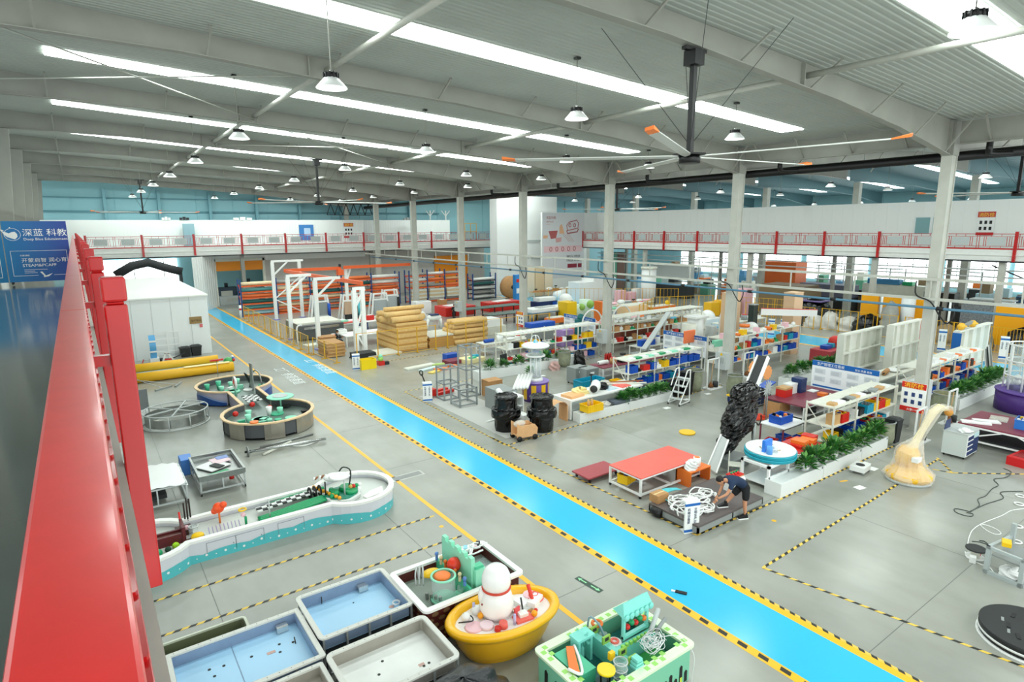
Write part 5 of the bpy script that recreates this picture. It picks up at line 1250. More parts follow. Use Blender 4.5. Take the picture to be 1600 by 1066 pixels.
def fill_shelf(rackname, shelfname, x0, x1, y0, d, z, hmax, seq, seed):
    R.seed(seed); x = x0+.08; i = 0
    while x < x1-.25:
        kind, c = seq[i % len(seq)]; m = CM[c]
        w = R.uniform(.36,.6); h = min(hmax, R.uniform(.2,.4)); yy = y0+.24
        if x+w > x1: break
        lab = f'{c} {{}}, {ordn(i)} from left, {shelfname} of the {rackname}'
        g = f'things on the {shelfname} of the {rackname}'
        if kind == 'c': crate(lab.format('parts crate'), (x+w/2,yy,z), m, w*.92, .42, h, 0, g, [R.choice([white,redp,yellow,black,steel]), R.choice([dgreen,orange,blue,grey])] if i % 2 else None)
        elif kind == 'b': 
            t = thing('storage_box', lab.format('box'), 'box', (x+w/2,yy,z), R.uniform(-.1,.1), g); MB().box(-w*.42,-.15,0,w*.42,.15,h).build('body', m, t); MB().box(-w*.43,-.16,h,w*.43,.16,h+.03).build('lid', m, t)
        elif kind == 'r':
            t = thing('material_roll', lab.format('roll'), 'roll', (x+w/2,yy,z), R.uniform(-.1,.1), g); r_ = min(hmax/2, R.uniform(.08,.15)); MB().tube([(0,-.2,r_),(0,.25,r_)], r_, 12).build('roll', m, t); MB().tube([(0,-.21,r_),(0,-.2,r_)], r_*.4, 8).build('core', dark, t)
        elif kind == 's':
            t = thing('stacked_sheets', lab.format('flat sheets'), 'sheets', (x+w/2,yy,z), R.uniform(-.2,.2), g)
            for q in range(3): MB().cbox(0,0,q*.03,w*.9,.3,.028,R.uniform(-.1,.1)).build('sheet', m, t)
        elif kind == 'm':
            t = thing('machine_part', lab.format('machine part'), 'part', (x+w/2,yy,z), R.uniform(-.3,.3), g); MB().box(-w*.3,-.12,0,w*.3,.12,h*.5).build('base', m, t); MB().cyl(0,0,h*.5,.08,h*.4,12).build('knob', R.choice([dark,redp,steel,m]), t)
        elif kind == 'p': 
            t = thing('plastic_bag', lab.format('bag'), 'bag', (x+w/2,yy,z), 0, g); MB().sph((0,0,h*.45), w*.45,1,.5,h/w).build('bag', m, t); MB().cyl(0,0,h*.8,.03,.06,8,.05).build('knot', m, t)
        x += w+R.uniform(.0,.04); i += 1
# nearest rack D
rack('nearest white shelf rack with crates, behind the nearest planter', 23.5, 29.0, 11.2, 1.1, 1.95, [.45,1.1,1.9], 3)
fill_shelf('nearest rack','top board',23.6,28.9,11.25,1,1.9,.12,[('s','wooden'),('s','white'),('m','black'),('s','grey')],1)
fill_shelf('nearest rack','middle shelf',23.6,28.9,11.2,1,1.1,.5,[('b','wooden'),('c','red'),('m','grey'),('b','white'),('b','black'),('c','cyan'),('c','yellow'),('c','red'),('c','yellow'),('c','red')],2)
fill_shelf('nearest rack','lower shelf',23.6,28.9,11.2,1,.45,.5,[('c','yellow'),('b','black'),('c','blue'),('c','blue'),('c','blue'),('c','red'),('c','yellow'),('c','red'),('c','cyan'),('b','white')],3)
t = crate('large blue tub in the middle of the nearest rack', (25.9,11.75,.47), blue, 1.0,.5,.45, 0, None, None)
crate('yellow crate with handle hole at the left end of the nearest rack bottom', (24.2,10.95,.0), yellow, .55,.4,.45)
# middle racks B and C, right rack E, far rack A
rack('middle shelf rack with blue crates beside the rolling ladder', 22.9, 29.0, 21.6, 1.1, 2.05, [.6,1.3,2.0], 3)
fill_shelf('middle rack','top board',23,28.9,21.6,1,2.0,.12,[('s','white'),('s','green'),('s','white'),('s','mint')],5)
fill_shelf('middle rack','middle shelf',23,28.9,21.55,1,1.3,.45,[('c','blue'),('m','black'),('b','red'),('c','blue'),('m','white'),('c','yellow'),('c','blue'),('c','blue'),('b','blue'),('c','blue')],6)
fill_shelf('middle rack','lower shelf',23,28.9,21.55,1,.6,.45,[('c','cyan'),('m','red'),('c','blue'),('c','blue'),('c','blue'),('b','orange'),('c','blue')],7)
fill_shelf('middle rack','floor level',23,28.9,21.7,1,.02,.4,[('b','black'),('r','white'),('c','blue'),('b','white'),('b','brown')],8)
rack('second column rack: white shelves right of the second column, behind the wrapped machine', 31.0, 39.5, 21.6, 1.1, 2.3, [.7,1.4,2.25], 4)
fill_shelf('second column rack','top board',31,39.4,21.6,1,2.25,.3,[('b','pink'),('s','white'),('p','white'),('r','orange'),('b','yellow'),('s','grey'),('s','white')],9)
fill_shelf('second column rack','middle shelf',31,39.4,21.6,1,1.4,.5,[('b','white'),('m','orange'),('r','orange'),('m','green'),('b','brown'),('b','red'),('c','cyan'),('c','blue')],10)
fill_shelf('second column rack','lower shelf',31,39.4,21.6,1,.7,.4,[('c','blue'),('c','blue'),('c','blue'),('m','orange'),('b','white'),('c','blue'),('c','cyan')],11)
rack('right shelf rack with orange and blue parts behind the fire notice', 32.7, 40.7, 11.6, 1.1, 2.1, [.6,1.25,2.05], 4)
fill_shelf('right rack','top board',32.8,40.6,11.6,1,2.05,.25,[('s','white'),('s','orange'),('s','white'),('b','white')],12)
fill_shelf('right rack','middle shelf',32.8,40.6,11.6,1,1.25,.4,[('m','orange'),('b','orange'),('b','black'),('m','orange'),('r','orange'),('c','blue')],13)
fill_shelf('right rack','lower shelf',32.8,40.6,11.6,1,.6,.4,[('c','blue'),('c','red'),('c','blue'),('c','blue'),('b','white')],14)
rack('far shelf rack with mixed toys beyond the middle aisle', 21.4, 29.4, 30.6, 1.2, 2.3, [.6,1.35,2.25], 4)
fill_shelf('far rack','top board',21.5,29.3,30.6,1,2.25,.08,[('s','white')],15)
fill_shelf('far rack','middle shelf',21.5,29.3,30.6,1,1.35,.5,[('b','white'),('b','black'),('c','yellow'),('m','orange'),('b','yellow'),('c','yellow'),('m','blue'),('m','white'),('m','green'),('c','red')],16)
fill_shelf('far rack','lower shelf',21.5,29.3,30.6,1,.6,.5,[('m','red'),('m','white'),('b','pink'),('c','blue'),('c','blue'),('b','yellow'),('c','blue'),('c','red')],17)
fill_shelf('far rack','floor level',21.5,29.3,30.7,1,.02,.4,[('c','cyan'),('c','blue'),('b','blue'),('b','pink'),('c','blue')],18)
rack('third column rack: tall shelves beyond the third column, loaded with white bags', 30.6, 40.5, 30.4, 1.2, 2.6, [.7,1.5,2.1,2.55], 4)
fill_shelf('third column rack','upper shelf',30.7,40.4,30.4,1,2.1,.4,[('p','white'),('p','white'),('b','white'),('s','white'),('p','white')],19)
fill_shelf('third column rack','middle shelf',30.7,40.4,30.4,1,1.5,.4,[('b','brown'),('p','white'),('b','brown'),('m','green'),('b','brown')],20)
fill_shelf('third column rack','lower shelf',30.7,40.4,30.4,1,.7,.5,[('m','white'),('b','red'),('m','black'),('p','white'),('b','brown'),('m','yellow')],21)
# planning boards
def board(label, x, y0, y1, z0, z1, big=True):
    t = thing('planning_board', label, 'board', (x, y1, 0), -PI/2); L = y1-y0
    MB().box(0,0,z0,L,.04,z1).build('panel', mat('board_white','#eef3f6',.4), t)
    MB().box(0,-.01,z1-.26,L,0,z1).build('header', signblue, t)
    text('生产管理工位看板', .17, t, (.25,-.015,z1-.2), rx, wprint); text('安全·质量·高效', .12, t, (L-1.1,-.015,z1-.2), rx, wprint)
    if big:
        MB().box(.1,-.01,z0+.08,L*.62,0,z0+.16).build('footer', signblue, t)
        s_ = MB()
        for i in range(4):
            for j in range(2): s_.box(.15+i*L/4,-.008,z0+.35+j*.4,.15+i*L/4+L*.17,0,z0+.62+j*.4)
        s_.build('pinned_paper', mat('paper_grey','#d3dae0',.6), t)
        s_ = MB()
        for i in range(4):
            for j in range(2):
                for q in range(3): s_.box(.19+i*L/4,-.011,z0+.4+j*.4+q*.06,.15+i*L/4+L*.13,-.009,z0+.415+j*.4+q*.06)
        s_.build('paper_lines', mat('line_grey','#8d979f',.6), t, kind='stuff')
    for x_ in (.05, L-.05): MB().box(x_-.03,0,0,x_+.03,.05,z0).build('stand_post', white, t)
board('large blue headed planning board standing by the burgundy desk', 30.0, 12.4, 15.6, .8, 2.2)
board('blue headed planning board above the middle rack', 31.0, 22.8, 26.2, .9, 2.2)
board('blue headed planning board above the far rack', 30.9, 32.6, 36.2, 1.0, 2.2)
# column signs, boxes
def colsign(label, x, y, z, w=.95, h=1.3):
    t = thing('hydrant_sign', label, 'sign', (x, y, z), -PI/2); MB().box(0,0,0,w,.05,h).build('board', wprint, t); MB().box(0,-.01,h*.8,w,0,h).build('header', redp, t); MB().box(0,-.01,0,w,0,h*.16).build('footer', redp, t)
    text('消防栓', w*.27, t, (w/2,-.02,h*.83), rx, MATS['yellow_print'], align='CENTER')
    b = MB()
    for r_ in range(2):
        for c in range(3): b.cbox(w*(.2+.3*c),-.005,h*(.52-.25*r_),w*.14,.01,h*.14)
    b.build('pictogram', mat('pictogram_blue','#27406f',.5), t)
    text('火警119', w*.12, t, (w/2,-.02,h*.04), rx, wprint, align='CENTER')
colsign('red and white fire hydrant sign on the nearest column', 28.95, 11.0, .9, .95, 1.3); colsign('red and white fire hydrant sign on the fourth column', 28.95, 39.95, .9, .95, 1.25)
t = thing('hydrant_cabinet', 'tall white cabinet behind the fire hydrant sign at the nearest column', 'cabinet', (30.35,10.85,0)); MB().box(-.5,-.35,0,.5,.3,2.05).build('body', mat('cab_grey_white','#c9cdcb',.4), t); MB().box(-.45,-.37,.1,.45,-.35,2.0).build('door', mat('cab_grey_white','#c9cdcb',.4), t)
for i, (x, y, z, l) in enumerate([(29.12,20.2,1.0,'second'),(29.12,29.95,1.0,'third'),(29.12,49.45,1.1,'fifth')]):
    t = thing('electric_box', f'pale electric cabinet with warning triangle on the {l} column from the right', 'cabinet', (x,y,z)); MB().box(-.32,-.35,0,.1,.35,.95).build('body', lgrey, t); m = MB(); m.add([(-.33,-.15,.8),(-.33,.05,.8),(-.33,-.05,.97)],[(0,2,1)]); m.build('warning_triangle', yellow, t)
    v = MB(); 
    for q in range(4): v.box(-.33,-.2+.12*q,.35,-.325,-.14+.12*q,.7)
    v.build('vent', mat('vent_grey','#9aa19f',.5), t)
def extinguishers(x, y, n, where):
    for i in range(n):
        t = thing('fire_extinguisher', f'red fire extinguisher, {ordn(i)} from the left, {where}', 'extinguisher', (x+.22*i,y,0), 0, f'extinguishers {where}')
        MB().lathe([(.001,0),(.085,.02),(.085,.42),(.03,.5),(.001,.5)],14,cap=False).build('cylinder', redp, t); MB().tube([(0,0,.5),(.0,-.08,.55)],.02,6).build('valve', black, t); MB().tube(pipe_path([(0,-.05,.52),(-.1,-.1,.4),(-.1,-.1,.15)],3),.012,5).build('hose', black, t)
extinguishers(29.9,20.0,4,'at the foot of the second column'); extinguishers(28.4,28.9,3,'at the foot of the third column')
def clean_rack(label, x, y, w=1.0, h=1.7):
    t = thing('broom_stand', label, 'stand', (x,y,0)); f = MB()
    for s_ in (-1,1): f.box(s_*w/2-.03,-.03,0,s_*w/2+.03,.03,h)
    f.box(-w/2,-.03,h-.06,w/2,.03,h); f.box(-w/2-.03,-.3,0,w/2+.03,.3,.05); f.build('frame', white, t)
    MB().tube([(-.15,0,.3),(-.1,-.05,h-.1)],.02,6).build('broom_handle', wood, t); MB().cyl(-.15,0,.1,.16,.25,12,.06).build('broom_head', mat('broom_brown','#7d4f2c',.8), t)
    MB().cyl(.2,-.05,.05,.15,.3,12).build('bucket', dark, t)
clean_rack('white broom stand left of the second column', 28.2, 20.2); clean_rack('white broom stand right of the second column', 32.2, 20.6,1.0,1.5); clean_rack('white broom stand before the nearest column', 27.9,9.75,.9,1.45); clean_rack('white broom stand right of the fire notice', 31.6,9.9,.9,1.6)
# rolling ladder
t = thing('rolling_ladder', 'white rolling platform ladder in front of the middle rack', 'ladder', (24.4,19.4,0), .15)
f = MB()
for s_ in (-.32,.32):
    f.bar((-.55,s_,.08),(.35,s_,1.3),.045); f.bar((.4,s_,.08),(.4,s_,1.75),.045); f.bar((-.35,s_,.95),(.1,s_,1.75),.04); f.bar((.1,s_,1.75),(.4,s_,1.75),.04); f.bar((-.55,s_,.08),(.4,s_,.08),.045)
f.build('frame', white, t)
for k in range(4): MB().box(-.5+.22*k,-.32,.3+.29*k,-.25+.22*k,.32,.33+.29*k).build('tread', lgrey, t)
MB().box(.15,-.32,1.25,.45,.32,1.28).build('platform', lgrey, t)
for x in (-.55,.4):
    for y in (-.32,.32): MB().tube([(x,y-.02,.05),(x,y+.02,.05)],.06,8).build('wheel', black, t)
# bins and sacks
bin_('tall_bin', 'tall black bin with a bagged top right of the rolling ladder', (26.0,20.3,0), black, .6, 1.2)
single(crumpled(.38,.36,.9,21), 'refuse_bag', bag, 'round black refuse bag leaning on the tall black bin', 'bag', (25.3,20.5,0))
def sack(label, x, y, r=.42, h=1.0, seed=1, fillm=None):
    t = thing('sack_bin', label, 'sack', (x,y,0)); R.seed(seed); n = 20; vs = []; pr = [(.85,0),(1.0,.25),(1.02,.55),(.95,.8),(1.0,1.0)]
    for rr, z in pr:
        for j in range(n): a = 2*PI*j/n; q = rr*r*(1+.05*math.sin(3*a+z*4)+R.uniform(-.02,.02)); vs.append((q*math.cos(a), q*math.sin(a), z*h+.02*math.sin(4*a)))
    sm_ = mat('sack_olive','#8b8f78',.8,var=.15,bump=.6,scale=6); b = MB(); b.add(vs, [(k*n+j,k*n+(j+1) % n,(k+1)*n+(j+1) % n,(k+1)*n+j) for k in range(4) for j in range(n)]+[tuple(range(n))[::-1]], True); b.build('fabric', sm_, t)
    MB().cyl(0,0,h*.8,r*.9,.02,16).build('filling', fillm or dark, t); MB().torus((0,0,h),r,.025,20).build('hoop', grey, t)
sack('grey green waste sack right of the tall black bin', 27.0, 20.6, .5, 1.15, 2); sack('grey waste sack at the right end of the nearest planter', 26.5, 10.6, .45, .95, 4); sack('olive sack topped with yellow offcuts left of the right planter', 33.1, 10.7, .5, 1.0, 5, mat('offcut_yellow','#e6c45a',.6)); sack('grey sack before the far rack', 25.1, 29.4, .45, 1.0, 6)
bin_('tall_bin', 'dark bin behind the grey sack near the nearest column', (27.0,11.0-.6,0), dark, .5, .95)
single(crumpled(.4,.38,.95,31), 'refuse_bag', bag, 'black refuse bag right of the grey sack before the far rack', 'bag', (26.3,29.2,0))
single(crumpled(.35,.3,.55,33), 'pink_bag', mat('pink_mesh','#c6a09a',.7,var=.2), 'pinkish mesh bag before the far rack', 'bag', (24.0,29.0,0))
# desk B with pipes and rolls
t = thing('white_work_desk', 'long white work desk heaped with white pipe and yellow cloth, by the middle planter', 'desk', (0,0,0))
MB().box(18.0,20.55,.9,22.9,21.9,.97).build('top', mat('desk_top','#e9ebe8',.4), t); MB().box(18.0,20.55,.05,18.06,21.9,.9).build('side_panel', white, t)
for (x,y) in ((22.8,20.6),(22.8,21.8)): MB().box(x-.03,y-.03,0,x+.03,y+.03,.9).build('leg', white, t)
MB().box(18.1,21.0,.35,22.8,21.8,.38).build('lower_shelf', lgrey, t)
for i, (x,w,m,c) in enumerate([(18.6,.9,mat('peach','#eab27c',.5),'peach foam sheets at the left end of'),(21.0,.7,mat('pale_blue_sheet','#bcd3e0',.4),'pale blue sheet on'),(21.9,.7,coral,'coral sheet at the right of')]):
    single(MB().box(-w/2,-.35,0,w/2,.35,.12 if i == 0 else .03), 'flat_sheet', m, f'{c} the white work desk', 'sheet', (x,21.1,.97), .1)
single(crumpled(.45,.35,.3,41,amp=.07), 'yellow_cloth', mat('cream_cloth','#f0dd9a',.7), 'cream yellow cloth on the white work desk', 'cloth', (19.2,21.25,.97))
t = thing('white_duct_elbow', 'fat white plastic duct elbow on the white work desk', 'duct', (20.0,21.1,.97)); MB().tube(pipe_path([(-.3,-.3,.25),(0,-.1,.28),(.3,.2,.28)],5),.24,18).build('pipe', white, t); MB().tube([(-.35,-.34,.25),(-.3,-.3,.25)],.18,14).build('dark_mouth', dark, t)
single(crumpled(.28,.25,.35,43), 'black_bundle', bag, 'black plastic bundle right of the white duct elbow', 'bundle', (20.7,21.2,.97)); single(crumpled(.3,.3,.3,44), 'white_bundle', film, 'white plastic bundle behind the black bundle', 'bundle', (21.2,21.6,.97))
t = thing('long_wood_strips', 'white and brown strips laid across the white desk toward the rack', 'strips', (0,0,0)); MB().bar((21.2,21.8,1.02),(23.2,20.6,1.02),.1,.06).build('strip', offwhite, t); MB().bar((21.6,21.9,1.02),(23.4,21.0,1.02),.06,.05).build('strip', mat('strip_brown','#a5603c',.5), t)
crate('yellow crate with brown rolls on the left end of the middle planter', (18.9,20.1,.46), yellow, .95,.6,.32)
for i in range(2): single(MB().cyl(0,0,0,.06,.5,12), 'brown_tube', wood, f'{["left","right"][i]} brown tube standing in the yellow crate', 'tube', (18.75+.22*i,20.15,.5))
single(MB().box(-.5,-.3,0,.5,.3,.12), 'grey_folded_bag', mat('slate_bag','#56606a',.6), 'slate grey folded bag on the middle planter', 'bag', (20.9,20.3,.47)); single(crumpled(.3,.2,.2,47), 'white_scraps', film, 'white scraps between yellow crate and slate bag', 'scraps', (20.0,20.3,.46))
crate('cyan tub behind the white desk', (21.6,23.2,.02), cyan, 1.6,.7,.9); crate('yellow crate between the cyan tub and the middle rack', (22.6,22.2,.97-.35), yellow, .55,.4,.3)
t = thing('pallet_truck', 'pallet truck handle standing behind the white desk', 'pallet truck', (21.2,22.6,0)); MB().box(-.3,-.15,.0,.3,.15,.2).build('base', dark, t); MB().tube([(0,0,.2),(0,0,1.3)],.03,8).build('handle', black, t); MB().torus((0,0,1.35),.1,.025,14).build('grip', black, t)
for i, (x, y) in enumerate([(22.9,25.6),(23.2,25.0)]):
    t = thing('rolling_cabinet', f'dark grey rolling cabinet with printed label, {["rear","front"][i]} one of two in the middle aisle', 'cabinet', (x,y,0))
    MB().box(-.48,-.38,.12,.48,.38,1.0).build('body', grey, t); MB().box(-.44,-.4,.5,.44,-.38,.96).build('upper_door', mat('cab_dark_grey','#7b8180',.45), t); MB().box(-.44,-.4,.16,.44,-.38,.46).build('lower_door', MATS['cab_dark_grey'], t); MB().box(-.2,-.41,.7,.1,-.4,.82).build('label', wprint, t)
    for a in (-.4,.4):
        for b in (-.3,.3): MB().tube([(a,b-.02,.06),(a,b+.02,.06)],.06,8).build('caster', black, t)
# steel frames, pallet truck, cabinets on the pale mat
def open_frame(label, x, y, w, d, h, mids=(), th=.07, m=None, rz=0):
    t = thing('steel_frame', label, 'frame', (x,y,0), rz); m = m or mat('galv_grey','#9aa0a2',.4,.3)
    for sx in (-1,1):
        for sy in (-1,1): MB().box(sx*w/2-th/2,sy*d/2-th/2,0,sx*w/2+th/2,sy*d/2+th/2,h).build('post', m, t)
    for z in list(mids)+[h-th/2]:
        for s_ in (-1,1): MB().box(-w/2,s_*d/2-th/2,z-th/2,w/2,s_*d/2+th/2,z+th/2).build('rail', m, t); MB().box(s_*w/2-th/2,-d/2,z-th/2,s_*w/2+th/2,d/2,z+th/2).build('rail', m, t)
    return t
open_frame('tall narrow grey steel frame on the pale mat', 16.6, 27.3, .85, .85, 2.75, (.05,1.5)); open_frame('medium grey steel frame left of the tall one', 15.3, 27.4, .85, .8, 1.75, (.05,.9)); open_frame('low wide grey steel frame in front of the tall one', 15.4, 25.9, 1.0, .9, .95, (.1,))
t = thing('hand_pallet_truck', 'red hand pallet truck with tall black handle beside the lane', 'pallet truck', (14.6,28.2,0), .2)
MB().box(.2,-.35,.05,1.5,-.15,.2).build('fork', redp, t); MB().box(.2,.15,.05,1.5,.35,.2).build('fork', redp, t); MB().box(-.05,-.3,.1,.3,.3,.45).build('body', redp, t); MB().tube([(-.05,0,.3),(-.45,0,1.35)],.035,8).build('handle_bar', black, t); MB(Matrix.Translation((-.48,0,1.42))@Matrix.Rotation(PI/2,4,'Y')).torus((0,0,0),.13,.03,16).build('grip_loop', black, t)
def floor_stand(label, x, y, rz=0, h=.95):
    t = thing('floor_sign_stand', label, 'sign', (x,y,0), rz); MB().box(-.24,-.03,.0,.24,.03,h).build('panel', wprint, t); MB().box(-.245,-.035,.86*h,.245,.0,.94*h).build('blue_band', navy if h > 2 else signblue, t); MB().box(-.245,-.035,.04*h,.245,.0,.12*h).build('blue_band', signblue, t)
    MB().box(-.24,-.03,h,.24,.22,h+.02).build('slanted_top', wprint, t); MB().box(-.22,.0,0,.22,.25,.03).build('foot', white, t)
    text('机\n械\n设\n备\n部', .1, t, (-.12,-.04,.72*h), rx, navy, align='CENTER'); text('文\n明\n生\n产\n区', .1, t, (.1,-.04,.72*h), rx, navy, align='CENTER')
floor_stand('white and blue floor sign stand in front of the worker platform', 13.95, 10.45, -.35, 1.0)
floor_stand('white and blue floor sign stand beside the hand pallet truck', 14.15, 27.5, -.35, 1.0)
floor_stand('white and blue floor sign stand beside the yellow crate past the lane', 13.85, 36.7, -.3, 1.0)
floor_stand('white and blue sign stand by the far fence, left one', 49.8, 16.7, -1.2, 1.5); floor_stand('white and blue sign stand by the far fence, right one', 49.8, 13.1, -1.2, 1.5)
floor_stand('white and blue sign stand beyond the third column, left one', 46.0, 27.6, -1.2, 1.3); floor_stand('white and blue sign stand beyond the third column, right one', 46.8, 27.0, -1.2, 1.3)
t = thing('grey_cabinet', 'grey metal cabinet with papers on top beside the low steel frame', 'cabinet', (16.55,24.2,0)); MB().box(-.5,-.7,0,.5,.7,1.05).build('body', grey, t); MB().box(-.45,-.71,.05,.45,-.7,1.0).build('door', lgrey, t)
t = thing('white_open_cabinet', 'white slotted cabinet with open compartments beside the grey cabinet', 'cabinet', (16.2,22.9,0)); b = MB(); b.box(-.5,-.4,.95,.5,.4,1.02)
for s_ in (-1,1): b.box(s_*.5-.03,-.4,0,s_*.5+.03,.4,.95)
b.box(-.5,-.4,.5,.5,.4,.54); b.box(-.5,.36,0,.5,.4,.95); b.build('body', white, t)
for k in range(2): MB().bar((-.3,-.3,.15+.45*k),(.3,.1,.4+.45*k),.05).build('loose_tube', grey, t)
for k in range(5): single(MB().tube([(0,0,0),(1.1,1.0,.35)],.08,12), 'white_tube', white, f'white tube in the leaning bundle behind the cabinets, {ordn(k)} from the left', 'tube', (16.9+.17*k,23.6-.05*k,1.05), .0, 'white tube bundle')
t = thing('cardboard_box', 'brown cardboard box behind the grey cabinet', 'box', (17.6,26.5,0)); MB().box(-.5,-.35,0,.4,.35,.85).build('body', carton, t); MB().box(-.5,-.36,.83,.4,.36,.87).build('flap', carton, t)
single(MB().bar((-.9,0,.03),(.9,.25,.03),.08,.05), 'white_bar', white, 'white bar lying on the pale mat', 'bar', (15.6,22.7,.005))
# black wrapped drums and the plywood cart
for i, (x, y) in enumerate([(14.9,21.4),(16.15,20.4)]):
    t = thing('wrapped_drum', f'tiered drum wrapped in black film, {["left","right"][i]} one', 'wrapped object', (x,y,0)); R.seed(60+i); n = 36; prof = [(.5,0),(.53,.4),(.55,.62),(.66,.64),(.68,.8),(.66,1.0),(.54,1.02),(.5,1.1),(.5,1.45),(.54,1.55),(.5,1.6),(.4,1.52)]; vs = []; pq = []
    for (a0,b0),(a1,b1) in zip(prof, prof[1:]):
        for k in range(2): pq.append((a0+(a1-a0)*k/2, b0+(b1-b0)*k/2))
    pq.append(prof[-1]); prof = pq
    for r_, z in prof:
        for j in range(n): a = 2*PI*j/n; q = r_*(1+.012*math.sin(9*a+z*7)+R.uniform(-.025,.025)); vs.append((q*math.cos(a), q*math.sin(a), z+R.uniform(-.012,.012)))
    b = MB(); b.add(vs, [(k*n+j,k*n+(j+1) % n,(k+1)*n+(j+1) % n,(k+1)*n+j) for k in range(len(prof)-1) for j in range(n)]+[tuple(range((len(prof)-1)*n,len(prof)*n))], False); b.build('film_wrap', bag, t)
t = thing('plywood_cart', 'small plywood cart on black wheels in front of the black drums', 'cart', (14.85,19.95,0), -.15)
for s_ in (-1,1): MB().prism([(0,0),(0,0)],0,0) if False else MB().add([(-.5,s_*.28-.02,.15),(.45,s_*.28-.02,.15),(.5,s_*.28-.02,.5),(.35,s_*.28-.02,.68),(-.3,s_*.28-.02,.68),(-.5,s_*.28-.02,.8),(-.5,s_*.28+.02,.15),(.45,s_*.28+.02,.15),(.5,s_*.28+.02,.5),(.35,s_*.28+.02,.68),(-.3,s_*.28+.02,.68),(-.5,s_*.28+.02,.8)], [(0,1,2,3,4,5),(11,10,9,8,7,6)]+[(i,6+i,6+(i+1)%6,(i+1)%6) for i in range(6)]).build('side_board', ply, t)
MB().box(-.45,-.26,.2,.4,.26,.23).build('base_board', ply, t); MB().box(.38,-.26,.2,.42,.26,.6).build('end_board', ply, t)
for x in (-.4,.35):
    for y in (-.32,.32): MB().tube([(x,y-.03,.12),(x,y+.03,.12)],.12,14).build('wheel', black, t)
single(MB().sph((0,0,.15),.25,1.2,.8,.6), 'white_cushion', film, 'white translucent lump riding on the plywood cart', 'bag', (14.7,20.1,.5))
single(MB().tube([(0,0,.15),(.2,2.6,1.2)],.13,14), 'white_leaning_tube', white, 'white tube leaning toward the right black drum', 'tube', (15.7,20.9,0)); 
single(MB().box(-.5,-.4,0,.5,.4,.35), 'white_low_box', white, 'low white box behind the plywood cart', 'box', (15.9,22.0,0))
t = thing('curved_plywood_piece', 'bent pale plywood arch beside the right black drum', 'panel', (17.4,20.9,0)); m = MB()
for k in range(8): a0 = PI*k/8; a1 = PI*(k+1)/8; m.add([(.45*math.cos(a0),-.3,.75+.25*math.sin(a0)),(.45*math.cos(a1),-.3,.75+.25*math.sin(a1)),(.45*math.cos(a1),.3,.75+.25*math.sin(a1)),(.45*math.cos(a0),.3,.75+.25*math.sin(a0))],[(0,1,2,3)])
m.box(-.47,-.3,0,-.43,.3,.75); m.box(.43,-.3,0,.47,.3,.75); m.build('bent_board', ply, t)
# clear lamp tower
t = thing('clear_play_tower', 'white mushroom shaped play tower with clear tube on a purple and yellow drum', 'play tower', (18.9,24.4,0))
MB().cyl(0,0,0,.68,1.0,32).build('drum', purple, t); MB().cyl(0,0,1.0,.72,.05,32).build('drum_top', mat('lilac_top','#8f78c0',.4), t)
for k in range(8): a = 2*PI*k/8; MB().cbox(.675*math.cos(a),.675*math.sin(a),.12,.03,.26,.8,a).build('yellow_panel', mat('panel_yellow','#f2bd1e',.4), t)
MB().cyl(0,0,1.05,.42,.15,16,.36).build('base_ring', white, t); MB().cyl(0,0,1.2,.3,1.2,24).build('clear_tube', clear, t)
for k in range(6): a = 2*PI*k/6; MB().tube([(.3*math.cos(a),.3*math.sin(a),1.2),(.3*math.cos(a),.3*math.sin(a),2.4)],.025,6).build('rod', white, t)
MB().cyl(0,0,2.35,.52,.07,28).build('lower_disc', white, t); MB().cyl(0,0,2.42,.4,.4,24).build('clear_band', clear, t); MB().lathe([(.4,2.8),(.72,2.85),(.74,2.92),(.6,3.0),(.3,3.06)],28).build('cap', white, t)
for k in range(3): a = 2*PI*k/3; MB().tube(pipe_path([(.3*math.cos(a),.3*math.sin(a),3.0),(.2*math.cos(a),.2*math.sin(a),3.35),(0,0,3.45)],4),.02,6).build('arch', white, t)
MB().sph((0,0,3.1),.12).build('blue_finial', mat('sky_blue_small','#5fc0e0',.4), t); MB().cbox(.1,-.3,2.5,.12,.04,.15).build('green_sticker', dgreen, t)
# ================================================= WORKER AREA AND RIGHT EDGE
def skinfig(name, verts, edges, radii, m, parent, root=0, sub=2):
    me = bpy.data.meshes.new(name); me.from_pydata(verts, edges, []); o = bpy.data.objects.new(name, me); COL.objects.link(o)
    sk = o.modifiers.new('skin', 'SKIN'); me.skin_vertices or me.attributes
    if not me.skin_vertices: 
        bm_ = bmesh.new(); bm_.from_mesh(me); bm_.verts.layers.skin.verify(); bm_.to_mesh(me); bm_.free()
    for i, r_ in enumerate(radii): 
        me.skin_vertices[0].data[i].radius = (r_, r_) if not isinstance(r_, tuple) else r_
        me.skin_vertices[0].data[i].use_root = (i == root)
    s_ = o.modifiers.new('sub', 'SUBSURF'); s_.levels = sub; s_.render_levels = sub
    dg = bpy.context.evaluated_depsgraph_get(); me2 = bpy.data.meshes.new_from_object(o.evaluated_get(dg)); bpy.data.objects.remove(o)
    me2.materials.clear(); me2.materials.append(m)
    for p in me2.polygons: p.use_smooth = True
    o = bpy.data.objects.new(name, me2); COL.objects.link(o); o.parent = parent
    return o
